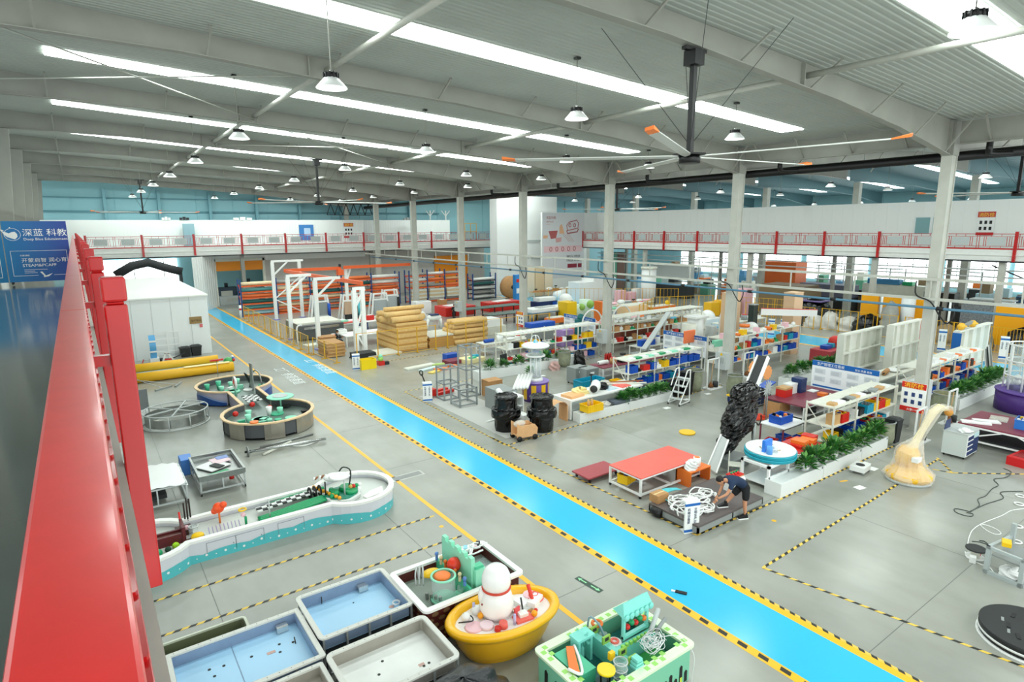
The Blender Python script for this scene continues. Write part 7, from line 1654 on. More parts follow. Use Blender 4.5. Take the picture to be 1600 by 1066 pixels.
# burgundy bench at right edge
t = thing('burgundy_bench', 'long burgundy topped work bench with white truss frame at the right edge', 'bench', (0,0,0)); MB().box(29.0,5.0,.83,31.6,8.8,.88).build('top', maroon, t)
f = MB(); f.box(29.0,5.0,.76,29.06,8.8,.83); f.box(31.54,5,.76,31.6,8.8,.83); f.box(29,5,.2,29.06,8.8,.26); f.build('rail', white, t)
for x in (29.03,31.5):
    for y in (5.1,8.7): MB().box(x-.04,y-.04,0,x+.04,y+.04,.8).build('leg', white, t)
for a, b_ in (((29.03,8.6,.25),(29.03,7.3,.78)),((29.03,5.6,.25),(29.03,6.8,.78))): MB().bar(a,b_,.05).build('brace', white, t)
MB().box(29.2,5.2,.25,31.4,8.6,.28).build('lower_shelf', dark, t)
crate('blue crate with white sticks on the burgundy bench', (30.2,6.9,.88), mat('crate_mid_blue','#2a72c8',.4), .75,.6,.35,.1,None,[white,yellow,blue]); crate('red crate at the right end of the burgundy bench', (30.0,5.9,.88), redp, .7,.6,.3,.1)
for i in range(2): single(MB().bar((0,0,.0),(.25,-.1,.35),.05), 'white_stick', white, f'{["left","right"][i]} white stick standing out of the blue crate', 'stick', (30.0+.1*i,7.0,1.1))
for i, (x,y,w,d,a,nm) in enumerate([(29.4,8.3,.35,1.0,.5,'long white plank'),(29.9,8.1,.4,.9,.6,'wide white plank'),(30.7,7.9,.7,.6,.2,'crumpled clear sheet')]): single(MB().cbox(0,0,0,w,d,.06,a), 'white_offcut', wprint if i < 2 else film, f'{nm} on the left part of the burgundy bench', 'plank', (x,y,.885))
t = thing('red_machine_box', 'low red box with a dark blue control plate on the floor at right', 'box', (28.3,6.3,0), -.1); MB().box(-.55,-.4,0,.7,.4,.32).build('body', mat('box_red','#c81c20',.4), t); MB().box(-.2,-.41,.1,.25,-.4,.25).build('control_plate', navy, t); MB().box(-.3,-.3,.32,.5,.3,.33).build('top_recess', mat('recess_red','#8e1216',.5), t)
for k in range(2): MB().cyl(-.08+.2*k,-.0,.1,.01,.01,6).build('dial', white, t)
def cable(label, pts, m, r_=.012): single(MB().tube(pipe_path([tuple(at(x,y,r_)) for x,y in pts],5), r_, 6), 'floor_cable', m, label, 'cable')
dkc = mat('cable_grey','#3f4644',.6)
cable('dark cable snaking from the red box across the open floor', [(1568,732),(1580,738),(1572,746),(1553,749),(1560,758),(1550,764),(1540,775),(1528,780),(1530,790),(1516,800)], dkc, .013)
cable('second dark cable joining from the right edge', [(1598,768),(1575,768),(1563,770),(1568,778),(1556,783),(1540,788),(1516,799)], dkc, .013)
cable('dark cable loop lying on the open floor', [(1516,800),(1505,797),(1492,795),(1493,800),(1505,805),(1518,807),(1520,803),(1510,801)], dkc, .013)
cable('white cable curving to the small floor lamp unit', [(1600,795),(1580,798),(1565,806),(1535,818),(1520,828),(1514,840),(1512,850)], wprint, .012)
cable('white cable loop right of the small floor unit', [(1533,819),(1545,822),(1558,828),(1564,834),(1556,835),(1545,831),(1534,823),(1532,819)], wprint, .012)
cable('white cable trailing below the small floor unit', [(1508,862),(1510,870),(1520,876),(1532,882),(1545,886),(1553,895)], wprint, .012)
t = thing('small_round_unit', 'small white box unit with a grey half round top on the floor', 'equipment', tuple(at(1523,871)), .3); MB().cyl(0,0,0,.22,.04,20).build('base', white, t); MB().box(-.14,-.1,.04,.14,.1,.24).build('body', offwhite, t); MB().cyl(0,0,.24,.24,.04,20).build('top', dark, t); MB().cbox(-.03,-.11,.1,.05,.02,.06).build('red_button', redp, t); MB().cbox(-.32,.05,0,.18,.14,.16).build('white_block', white, t)
cable('short black and red wires behind the small floor unit', [(1519,846),(1530,847),(1540,850),(1545,852),(1538,846),(1530,845)], dkc, .012)
t = thing('grey_machine_frame', 'pale grey steel machine frame cut by the right edge', 'frame', (19.0,4.0,0), -.15); fm2 = mat('frame_pale','#b4bdbd',.4,.2)
for (x,y,h) in ((-.65,-.3,.75),(-.65,.45,.75),(.5,.45,1.1),(.5,-.3,1.9)): MB().box(x-.05,y-.05,0,x+.05,y+.05,h).build('post', fm2, t)
f = MB(); f.box(-.7,-.35,0,.6,-.28,.12); f.box(-.7,-.35,.68,.6,-.28,.76); f.box(-.7,.42,.68,.6,.5,.76); f.box(-.7,-.3,.68,-.63,.5,.76); f.box(-.7,-.3,0,-.63,.5,.1); f.build('rail', fm2, t); MB().box(-.1,-.34,0,.0,-.3,.7).build('panel', fm2, t)
MB().box(-.6,-.25,.5,.5,.4,.53).build('inner_shelf', grey, t); MB().bar((.4,-.2,.76),(.6,.2,1.9),.1).build('upright_arm', fm2, t)
single(MB().box(-.15,-.1,0,.15,.1,.12), 'yellow_battery', yellow, 'yellow block on the pale machine frame', 'block', (18.8,4.3,.76), .3, bev=.01)
single(crumpled(.25,.2,.25,121), 'white_part_pile', wprint, 'white and tan parts inside the pale machine frame', 'parts', (18.7,4.1,.02))
R.seed(7)
for k in range(4): single(MB().torus((0,0,.03),.12,.02,14), 'white_ring', wprint, f'white plastic ring on the floor by the pale machine frame, {ordn(k)} from the back', 'ring', tuple(at(1594-2*k,764+(12,25,60,84)[k])), 0, 'white rings')
t = thing('black_round_platform', 'black round platform with white rim bands cut by the lower right corner', 'platform', (15.95,3.0,0)); MB().cyl(0,0,0,.95,.05,48).build('lower_band', white, t); MB().cyl(0,0,.05,.9,.08,48).build('black_layer', black, t); MB().cyl(0,0,.13,.93,.05,48).build('upper_band', white, t); MB().cyl(0,0,.18,.92,.12,48).build('black_top', mat('black_top','#1d2021',.5), t)
for (x,y,a) in ((-.5,.1,.4),(-.2,.35,.3),(-.35,-.2,.2),(.1,-.1,.5),(.3,.4,.1)): MB().cbox(x,y,.3,.2,.07,.012,a).build('slot_mark', ink, t); 
for (x,y) in ((-.45,.28),(-.05,.5)): MB().cbox(x,y,.3,.16,.05,.01,.3).build('grey_mark', grey, t)
# purple stand at the right edge
t = thing('purple_play_stand', 'purple round based play stand with a clear ribbed tower at the right edge', 'play tower', (36.8,8.4,0)); MB().cyl(0,0,0,1.35,.95,40).build('base', mat('purple_deep','#4a2a78',.45), t); MB().cyl(0,0,.95,1.4,.05,40).build('rim', purple, t); MB().box(-.2,-.9,1.0,.7,-.1,1.03).build('yellow_panel', yellow, t)
for k in range(10): a = 2*PI*k/10; MB().tube([(.95*math.cos(a)+.2,.95*math.sin(a)+.2,1.0),(.95*math.cos(a)+.2,.95*math.sin(a)+.2,3.2)],.04,6).build('white_rod', white, t)
for z in (1.7,2.4,3.2): MB().torus((.2,.2,z),.95,.04,28).build('white_hoop', white, t)
MB().cyl(.2,.2,1.0,.85,2.1,28).build('clear_wall', clear, t)
R.seed(44)
for k in range(9): MB().sph((.2+R.uniform(-.5,.5),.2+R.uniform(-.5,.5),R.uniform(1.2,2.9)),R.uniform(.12,.22)).build('white_flake', white, t)
# small white weighing cart
t = thing('small_white_dolly', 'small white dolly with a black fan grille beside the nearest planter', 'dolly', (22.6,9.65,0), .1); MB().box(-.33,-.25,.1,.33,.25,.28).build('body', white, t); MB().cyl(0,0,.28,.15,.01,18).build('grille', dark, t)
for x in (-.28,.28):
    for y in (-.2,.2): MB().tube([(x-.02,y,.05),(x+.02,y,.05)],.05,8).build('wheel', grey, t)
# ================================================= BACKGROUND
R.seed(200)
rollc = [('white', mat('roll_white','#e6e6e0',.6)), ('teal', mat('roll_teal','#4f8f8e',.6)), ('orange', mat('roll_orange','#ec7a42',.6)), ('cream', mat('roll_cream','#efd9b0',.6)), ('dark teal', mat('roll_dteal','#2c6460',.6)), ('grey', mat('roll_grey','#9c9a94',.6)), ('pale blue', mat('roll_pblue','#9cc7d2',.6)), ('tan', mat('roll_tan','#cfa678',.6))]
def pallet_rack(label, x0, x1, y, d, h, levels, bays, rname, cols, beam=orangeb, tall=1):
    t = thing('pallet_rack', label, 'rack', (0,0,0))
    for i in range(bays+1):
        x = x0+(x1-x0)*i/bays
        for yy in (y, y+d): MB().box(x-.06,yy-.06,0,x+.06,yy+.06,h+.25).build('upright', blueb, t)
        for k in range(3): MB().bar((x,y,.3+k*h/3),(x,y+d,.9+k*h/3),.05).build('side_brace', redp if i == 0 else blueb, t)
        for z in levels:
            if i < bays:
                xb = x0+(x1-x0)*(i+1)/bays
                for yy in (y, y+d): MB().box(x+.06,yy-.04,z-.14,xb-.06,yy+.04,z).build('beam', beam, t)
    n = 0
    for j, z in enumerate(levels):
        for i in range(bays):
            xa = x0+(x1-x0)*i/bays+.12; xb = x0+(x1-x0)*(i+1)/bays-.12
            c, m = rollc[cols[(j*bays+i) % len(cols)]]
            for q in range(tall):
                r_ = .17
                single(MB().tube([(xa,y+.25+.34*q,z+r_),(xb,y+.25+.34*q,z+r_)], r_, 12), 'fabric_roll', m, f'{c} long roll{" at the back" if q else ""}, bay {["one","two","three","four","five","six"][i]}, level {["one","two","three","four","five","six"][j]} of the {rname}', 'roll', group=f'rolls on the {rname}')
pallet_rack('long blue and orange pallet rack full of coloured rolls near the back door', 13.3, 31.0, 66.5, 1.2, 3.6, [.15,.75,1.35,1.95,2.55,3.2], 5, 'left pallet rack', [6,2,5,1,0,1,3,5,2,0,4,6,3,0,2,2,3,4,5,2,1,3,2,4,0,3,5,6,2,0], tall=2)
pallet_rack('second blue and orange pallet rack with pale boards, right of the long rack', 31.8, 39.0, 65.5, 1.2, 3.7, [.2,1.9,2.6,3.3], 3, 'second pallet rack', [3,0,5,7,5,2,0,2,7,5,0,5])
for i in range(3):
    t = thing('pale_board_stack', f'stack of pale boards on the lowest level of the second pallet rack, {ordn(i)} bay', 'boards', (33+2.4*i,65.4,.55), 0, 'board stacks')
    for q in range(5): MB().box(-1.0,-.1,.22*q,1.0,.5,.22*q+.2).build('board', [offwhite, mat('board_tan','#d8bd95',.6)][q % 2], t)
pallet_rack('dark metal rack with white sheets beside the white tower', 39.6, 43.0, 63.8, 1.2, 3.0, [.2,.75,1.3,1.85,2.4], 1, 'dark rack', [0,5,0,4,0], beam=dark)
# white gantry frames
gw = mat('gantry_white','#f0f1ee',.45)
def gantry(label, x, y, h, arm, two=0.0):
    t = thing('gantry_frame', label, 'frame', (x,y,0))
    MB().box(-.14,-.14,0,.14,.14,h).build('post', gw, t); MB().box(-.3,-.3,0,.3,.3,.06).build('foot_plate', mat('plate_lilac','#7f80bd',.5), t)
    MB().box(-.14,-.1,h-.2,arm,.1,h).build('top_beam', gw, t); MB().bar((0,0,h-1.5),(min(arm,1.5),0,h-.15),.14).build('brace', gw, t)
    if two: MB().box(two-.14,-.14,0,two+.14,.14,h-.2).build('post', gw, t); MB().box(two-.3,-.3,0,two+.3,.3,.06).build('foot_plate', MATS['plate_lilac'], t); MB().bar((0,0,h*.35),(two,0,h*.7),.1).build('cross_brace', gw, t); MB().bar((two,0,h*.1),(0,0,h*.35),.1).build('cross_brace', gw, t)
gantry('white gantry frame farthest along the lane, before the rolls', 15.6, 62.5, 5.9, 3.0, 2.6); gantry('white cantilever post second from the back along the lane', 13.7, 50.5, 5.3, 1.9); gantry('white cantilever post third from the back along the lane', 14.1, 44.8, 5.4, 1.9); gantry('narrow white lattice gantry nearest the kraft paper stacks', 15.5, 40.8, 4.9, .8, .62); gantry('white support post under the orange hoist beams', 22.2, 60.3, 5.0, .5)
t = thing('hoist_beam', 'long orange hoist beam left of the trolley, high over the machines', 'crane', (0,0,0)); MB().box(16.0,59.9,4.85,21.6,60.1,5.15).build('beam', orangeb, t); MB().box(21.2,59.7,4.3,21.8,60.3,4.85).build('trolley', orangeb, t); MB().box(21.4,59.9,5.1,21.6,60.1,5.4).build('motor', dark, t)
t = thing('hoist_beam', 'long orange hoist beam reaching right to the fifth column', 'crane', (0,0,0)); MB().box(21.9,59.9,4.9,29.3,60.1,5.2).build('beam', orangeb, t)
t = thing('hoist_beam', 'slanting orange jib beam pointing toward the narrow lattice gantry', 'crane', (0,0,0)); MB().bar((16.1,59.5,4.95),(17.2,43.5,4.9),.22,.28).build('beam', orangeb, t)
# filmed machine frames
for i, (x,y,nm) in enumerate([(18.4,57.2,'left'),(21.0,56.2,'middle'),(23.7,55.4,'right'),(27.2,55.6,'far right')]):
    if i == 3: x, y = 26.0, 58.0
    t = thing('lifting_frame', f'white A frame machine wrapped in grey film, {nm} one of the row', 'machine', (x,y,0), 0, 'A frame machines')
    for s_ in (-1,1): MB().bar((s_*1.0,0,0),(s_*.65,0,2.7),.14).build('leg', gw, t); MB().bar((s_*1.0,.9,0),(s_*.65,.6,2.7),.14).build('leg', gw, t)
    for z in (2.65,2.1): MB().box(-.7,-.06,z-.07,.7,.06,z+.07).build('rail', gw, t)
    MB().box(-.65,-.1,.8,.65,.5,2.0).build('grey_body', [mat('film_grey','#a9b0b2',.4), mat('film_tan','#c9a98e',.5), MATS['film_grey'], MATS['film_grey']][i] if i else MATS['film_grey'] if 'film_grey' in MATS else grey, t)
    MB().box(-.5,-.3,.0,.6,.4,.8).build('base', [lgrey, dark, lgrey, dark][i], t); MB().cyl(.75,-.2,.6,.14,1.3,12).build('column_tube', [blue, mat('aqua_tube','#57b9c6',.4), grey, black][i], t)
def long_table(label, x0, x1, y0, y1, z, m, legm=grey):
    t = thing('long_table', label, 'table', (0,0,0)); MB().box(x0,y0,z-.06,x1,y1,z).build('top', m, t)
    n = max(1, int((x1-x0)/2.2))
    for i in range(n+1):
        for y in (y0+.06, y1-.06): x = x0+.06+(x1-x0-.12)*i/n; MB().box(x-.04,y-.04,0,x+.04,y+.04,z-.06).build('leg', legm, t)
long_table('white table before the seated person, covered with papers', 16.0, 19.4, 44.2, 46.2, .85, wprint, white); long_table('long table with coral and white cloths in front of the A frame machines', 17.6, 25.5, 50.3, 52.3, .85, wprint, blueb); long_table('long dark green topped table past the kraft paper', 30.0, 37.5, 50.6, 52.2, .95, mat('table_green','#3f5f55',.5), dark); long_table('dark green topped table beside the fourth column', 30.4, 38.5, 46.0, 47.4, .95, MATS['table_green'], dark)
long_table('blue edged table covered with white foam behind the fourth column', 33.6, 38.4, 44.2, 46.2 , 1.0, mat('table_slate','#5f7f96',.5), yframe)
R.seed(210)
for i, (x,y,z,w,d,h,m,nm) in enumerate([(19.0,51.0,.86,2.2,1.4,.12,coral,'coral cloth bale'),(20.8,51.2,.86,.7,.6,.4,redp,'red carton'),(22.2,51.4,.86,1.6,1.0,.18,wprint,'white cloth bale'),(24.2,51.2,.86,1.4,1.0,.14,blue,'blue sheet bale'),(18.2,50.9,.86,.8,.8,.25,mint,'mint sheet bale'),(16.2,45.6,.86,.7,.5,.35,wprint,'white monitor box'),(17.6,45.4,.86,.6,.5,.4,wprint,'white case'),(15.4,45.2,.86,.5,.4,.08,orange,'orange sheet'),
    (31.6,54.5,.0,3.6,2.4,.95,redp,'red draped bench'),(37.4,54.5,.0,4.2,1.8,.95,redp,'red and white draped bench'),(36.2,45.2,1.0,4.4,1.6,.35,wprint,'white foam slab'),(29.2,57.5,.0,1.8,1.2,1.3,wprint,'white boxed panels'),(32.0,58.0,0,.8,.8,1.2,carton,'brown board')]):
    t = thing('covered_item', f'{nm} among the tables near the fifth column' if i > 7 else f'{nm} on the tables behind the seated person', 'goods', (x,y,z)); MB().box(-w/2,-d/2,0,w/2,d/2,h).build('body', m, t, bev=.04); MB().cbox(R.uniform(-.1,.1)*w,0,h,w*.5,d*.5,.06,.2).build('cover', wprint if m is not wprint else lgrey, t)
def seated(label, x, y, rz, cloth, stool=True):
    t = thing('person', label, 'person', (x,y,0), rz)
    vs = [(0,0,.55),(0,-.02,.75),(-.06,0,.98),(-.1,0,1.06)]; ed = [(0,1),(1,2),(2,3)]; ra = [.16,.15,.15,.06]
    def L(base, pts, rr):
        for k, (p_, r_) in enumerate(zip(pts, rr)): vs.append(p_); ed.append((base if k == 0 else len(vs)-2, len(vs)-1)); ra.append(r_)
    L(0, [(-.1,.1,.52),(-.45,.12,.5),(-.48,.12,.1)], [.1,.075,.05]); L(0, [(-.1,-.1,.52),(-.45,-.12,.5),(-.42,-.12,.1)], [.1,.075,.05]); L(2, [(-.06,.2,.95),(-.2,.24,.72),(-.42,.15,.72)], [.06,.045,.035]); L(2, [(-.06,-.2,.95),(-.2,-.24,.72),(-.42,-.15,.72)], [.06,.045,.035])
    skinfig('clothed_body', [V(v) for v in vs], ed, ra, cloth, t, 0, 1); head(t, (-.13,0,1.2), (-.9,0,-.35), skin, hair)
    for s_ in (-1,1): hand(t, (-.43,s_*.15,.72), (-1,0,-.1), (0,s_,0), skin); MB().box(-.62,s_*.12-.045,0,-.36,s_*.12+.045,.08).build('shoe', black, t)
seated('seated person in dark clothes working at the white table near the lane', 15.45, 44.9, 2.95, mat('dark_navy_cloth','#1c2430',.8))
seated('seated person in black bending at the green table near the fifth column', 30.6, 53.0, 1.0, mat('black_cloth','#17191c',.8))
for i, (x,y,l) in enumerate([(15.45,44.9,'stool under the seated person at the white table'),(30.65,53.1,'stool under the person at the green table')]):
    t = thing('work_stool', l, 'stool', (x,y,0)); MB().cyl(0,0,.34,.17,.05,16).build('seat', white, t); MB().tube([(0,0,0),(0,0,.34)],.04,8).build('stem', grey, t); MB().cyl(0,0,0,.2,.03,14).build('foot', grey, t)
# grey long machine
t = thing('long_grey_machine', 'long dark grey machine with a cream top beside the lane fence', 'machine', (0,0,0)); MB().box(13.9,49.0,.1,17.6,52.6,1.2).build('body', mat('machine_dark','#55585a',.4), t); MB().box(13.9,49.6,1.2,17.6,52.6,1.35).build('cream_top', offwhite, t); MB().box(13.85,49.0,.3,13.9,52.6,1.3).build('end_panel', mat('panel_brown','#6b5f4b',.5), t); MB().box(14.3,48.95,.9,17.2,49.0,1.1).build('rail', chrome, t)
t = thing('white_lamp_post', 'short white bent post standing by the lane fence', 'post', (13.5,48.2,0)); MB().tube(pipe_path([(0,0,0),(0,0,1.2),(.25,0,1.45),(.4,0,1.4)],4),.06,8).build('post', white, t)
for i, (x,y,w,d,h,nm) in enumerate([(14.7,46.8,2.2,1.0,.08,'white paper sheets on the floor beside the lane fence'),(17.0,40.4,2.6,2.0,.15,'white foam board flat on the floor before the kraft stacks')]): single(MB().box(-w/2,-d/2,0,w/2,d/2,h), 'flat_board', offwhite, nm, 'board', (x,y,0), .1)
t = thing('wooden_panel_stack', 'stack of brown wooden panels beside the lane, left of the black stack', 'stack', (14.2,42.3,0))
for k in range(8): MB().cbox(R.uniform(-.04,.04),R.uniform(-.04,.04),.05+.12*k,1.3,2.0,.1,R.uniform(-.02,.02)).build('panel', [wood,mat('wood_mid','#b98b55',.6)][k%2], t)
MB().box(-.6,-.9,0,.6,.9,.05).build('pallet', wood, t)
t = thing('cardboard_box', 'brown carton between the wooden panels and the seated person', 'box', (14.6,44.6,0)); MB().box(-.6,-.5,0,.6,.5,.95).build('body', carton, t); MB().box(-.62,-.52,.95,.62,.52,1.0).build('lid', carton, t)
t = thing('black_sheet_stack', 'low stack of black sheets on the floor right of the wooden panels', 'stack', (15.6,40.0,0)); 
for k in range(5): MB().cbox(R.uniform(-.05,.05),0,.08*k,1.5,1.1,.07,R.uniform(-.05,.05)).build('sheet', dark, t)
# fences
def fence(label, p, q, h, n, m=yframe, bars=0, cat='fence', feet=True, mesh=False):
    p = Vector((p[0],p[1],0)); q = Vector((q[0],q[1],0)); t = thing('yellow_fence', label, cat, tuple(p)); dv = q-p; L = dv.length; d = dv/L; nn = Vector((-d.y,d.x,0))
    for i in range(n+1):
        c = d*L*i/n; MB().bar(c, c+Vector((0,0,h)), .06).build('post', m, t)
        if feet: MB().bar(c-nn*.25+Vector((0,0,.04)), c+nn*.25+Vector((0,0,.04)), .05).build('foot', m, t)
    for z in (.12, h-.03): MB().bar(Vector((0,0,z)), dv+Vector((0,0,z)), .035).build('rail', m, t)
    if bars:
        b = MB(); k = int(L/bars)
        for i in range(1, k): c = d*L*i/k; b.bar(c+Vector((0,0,.12)), c+Vector((0,0,h)), .022)
        b.build('bar', m, t, kind='stuff')
    return t
fence('yellow railing along the lane beside the pallet rack', (13.1,65), (12.95,52), 1.35, 6, bars=.5); fence('yellow railing along the lane beside the grey machine', (12.95,51), (12.95,43.6), 1.35, 4, bars=.45); fence('yellow railing along the lane beside the wooden panels', (13.1,43), (13.5,39.3), 1.3, 2)
fence('tall thin yellow railing in front of the big kraft paper stack', (14.9,39.2), (21,39.2), 1.9, 4); fence('tall thin yellow railing in front of the kraft roll pile', (22.0,39.2), (31.5,38.8), 1.9, 6)
fence('yellow mesh fence before the beige box beyond the third column', (41.5,38), (47,41), 1.9, 4, bars=.5); fence('yellow mesh fence beside the orange tray', (47,41), (53,38.5), 1.9, 4, bars=.5); fence('yellow mesh fence in front of the brown cartons at the gallery', (53,38), (55.5,31), 1.9, 4, bars=.4)
fence('yellow mesh fence behind the white banner beam', (50.5,33), (51.5,27), 1.9, 3, bars=.4); fence('yellow mesh fence beside the nearest column, before the black heaps', (51.8,20), (51.5,15), 1.9, 3, bars=.25); fence('yellow mesh fence at the right edge before the dark stock', (51.5,14.6), (51.5,4), 1.9, 5, bars=.18); fence('yellow fence in front of the white sacks', (51.8,26.5), (51.8,20.5), 1.9, 4, bars=.6)
fence('yellow fence before the white mattress cartons near the mural', (44.5,55), (50.5,49), 1.9, 4, bars=.5); fence('yellow fence right of the mattress cartons', (51,49), (55.5,45), 1.9, 3, bars=.4)
# kraft stacks
t = thing('kraft_paper_stack', 'big block of stacked brown kraft sheets, tallest of the kraft goods', 'stack', (19.5,41.8,0)); kd = mat('kraft_dark','#c08f4c',.6)
for k in range(14): MB().cbox(R.uniform(-.03,.03),R.uniform(-.03,.03),.02+.15*k,2.45,3.6,.145,R.uniform(-.005,.005)).build('kraft_layer', [kraft,kd][k%3==0], t)
for k, (x,y,z,rr) in enumerate([(.0,-1.4,2.35,.23),(0,-.85,2.35,.22),(0,-.3,2.35,.22),(0,.3,2.35,.22),(0,.9,2.35,.22),(-.1,-1.1,2.72,.2),(.05,-.5,2.72,.2),(0,.1,2.72,.2),(.1,-.6,3.05,.17)]):
    single(MB().tube([(-1.6+R.uniform(-.3,.2),0,0),(1.3+R.uniform(-.2,.2),0,0)],rr,14), 'kraft_roll', kraft, f'kraft roll on top of the big kraft stack, {ordn(k)} from the front', 'roll', (19.5+x,41.8+y,z+.02), R.uniform(-.04,.04), 'kraft rolls on the stack')
t = thing('flat_carton_stack', 'low stack of flat kraft boards with a white sheet on top, between kraft heaps', 'stack', (22.2,41.2,0))
for k in range(6): MB().cbox(R.uniform(-.05,.05),0,.13*k,2.6,2.4,.12,R.uniform(-.02,.02)).build('kraft_layer', kd, t)
MB().cbox(0,0,.8,2.6,2.4,.1).build('white_sheet', offwhite, t)
n = 0
for row, (cnt, z) in enumerate([(5,.0),(5,.4),(5,.8),(4,1.2),(3,1.55)]):
    for k in range(cnt):
        single(MB().tube([(-1.5+R.uniform(-.1,.1),0,.2),(1.5+R.uniform(-.1,.1),0,.2)],.2,14), 'kraft_roll', kraft, f'kraft roll in the roll pile, {["lowest","second","third","fourth","top"][row]} layer, {ordn(k)} from the front', 'roll', (24.5,39.9+.42*k+.2*(row%2),z), R.uniform(-.03,.03), 'kraft roll pile')
for i, (x,y,w,d,h) in enumerate([(27.8,43.0,3.0,2.2,.7),(28.4,42.8,2.4,1.8,1.25)]): 
    if i == 0:
        t = thing('white_foam_blocks', 'white foam blocks stacked right of the kraft roll pile', 'stack', (x,y,0)); MB().box(-w/2,-d/2,0,w/2,d/2,h).build('block', offwhite, t); MB().box(-w/2+.3,-d/2+.2,h,w/2-.2,d/2-.1,h+.55).build('block', white, t)
t = thing('white_animal_stand', 'white four legged animal shaped stand with a dark saddle pad', 'stand', (25.5,47.9,0), -.1)
b = MB(); b.sph((0,0,1.0),.4,2.0,.7,.7,16,10); b.build('body', gw, t); MB().tube([(-.75,0,1.15),(-1.05,0,1.5),(-1.35,0,1.45)],[.2,.16,.1],10).build('neck_head', gw, t); MB().box(-.35,-.3,1.22,.45,.3,1.32).build('saddle_pad', navy, t)
for (x,y) in ((-.6,-.2),(-.6,.2),(.6,-.2),(.6,.2)): MB().tube([(x,y,.9),(x*1.1,y,.45),(x*1.05,y,0)],[.14,.08,.09],8).build('leg', gw, t)
crate('yellow crate on the floor past the lane beside the sign stand', (14.55,36.6,0), mat('crate_bright_yellow','#f7d808',.4), 1.0,.6,.6)
t = thing('stacked_toy', 'small mint, green and red stacked toy on the floor', 'toy', (15.7,37.0,0)); MB().box(-.25,-.2,0,.15,.2,.28).build('red_base', redp, t); MB().sph((-.05,0,.42),.18).build('green_ball', mat('toy_lime','#9cd060',.4), t); MB().sph((-.05,0,.6),.14).build('mint_ball', mint, t); MB().box(.15,-.15,0,.5,.15,.2).build('dark_part', dark, t)
R.seed(230)
for i, (x,y,w,d,h,a,m,nm) in enumerate([(17.4,34.8,2.2,.5,.12,.15,offwhite,'cream board'),(17.6,34.0,1.4,.35,.08,.3,mat('pale_aqua','#cfe5e4',.5),'pale aqua board'),(18.2,33.4,.9,.4,.1,-.3,orange,'orange part'),(17.5,33.0,.8,.4,.08,.4,mat('soft_yellow','#ecd06a',.5),'soft yellow part'),(19.2,33.6,.6,.4,.12,.1,orange,'orange block'),(19.9,34.6,1.4,.9,.25,.1,maroon,'brown crate lid'),(21.0,34.2,1.6,1.1,.3,.1,mat('tray_cream','#e9dca6',.5),'cream tray'),(20.2,35.6,1.0,.6,.45,.1,blue,'blue box'),(21.4,34.3,.5,.4,.42,0,cyan,'cyan part'),(18.7,34.7,.9,.3,.1,-.2,mat('soft_green','#b9d27a',.5),'soft green part'),(20.9,33.9,.5,.3,.4,.2,dmint,'mid mint piece')]):
    single(MB().cbox(0,0,0,w,d,h,a), 'loose_part', m, f'{nm} in the loose parts lying on the floor before the far shelves', 'part', (x,y,0), bev=.02)
single(MB().box(-.5,-.04,0,.1,.04,1.2), 'dark_leaning_board', dark, 'dark board leaning at the left end of the far rack', 'board', (21.1,30.3,0), .3)
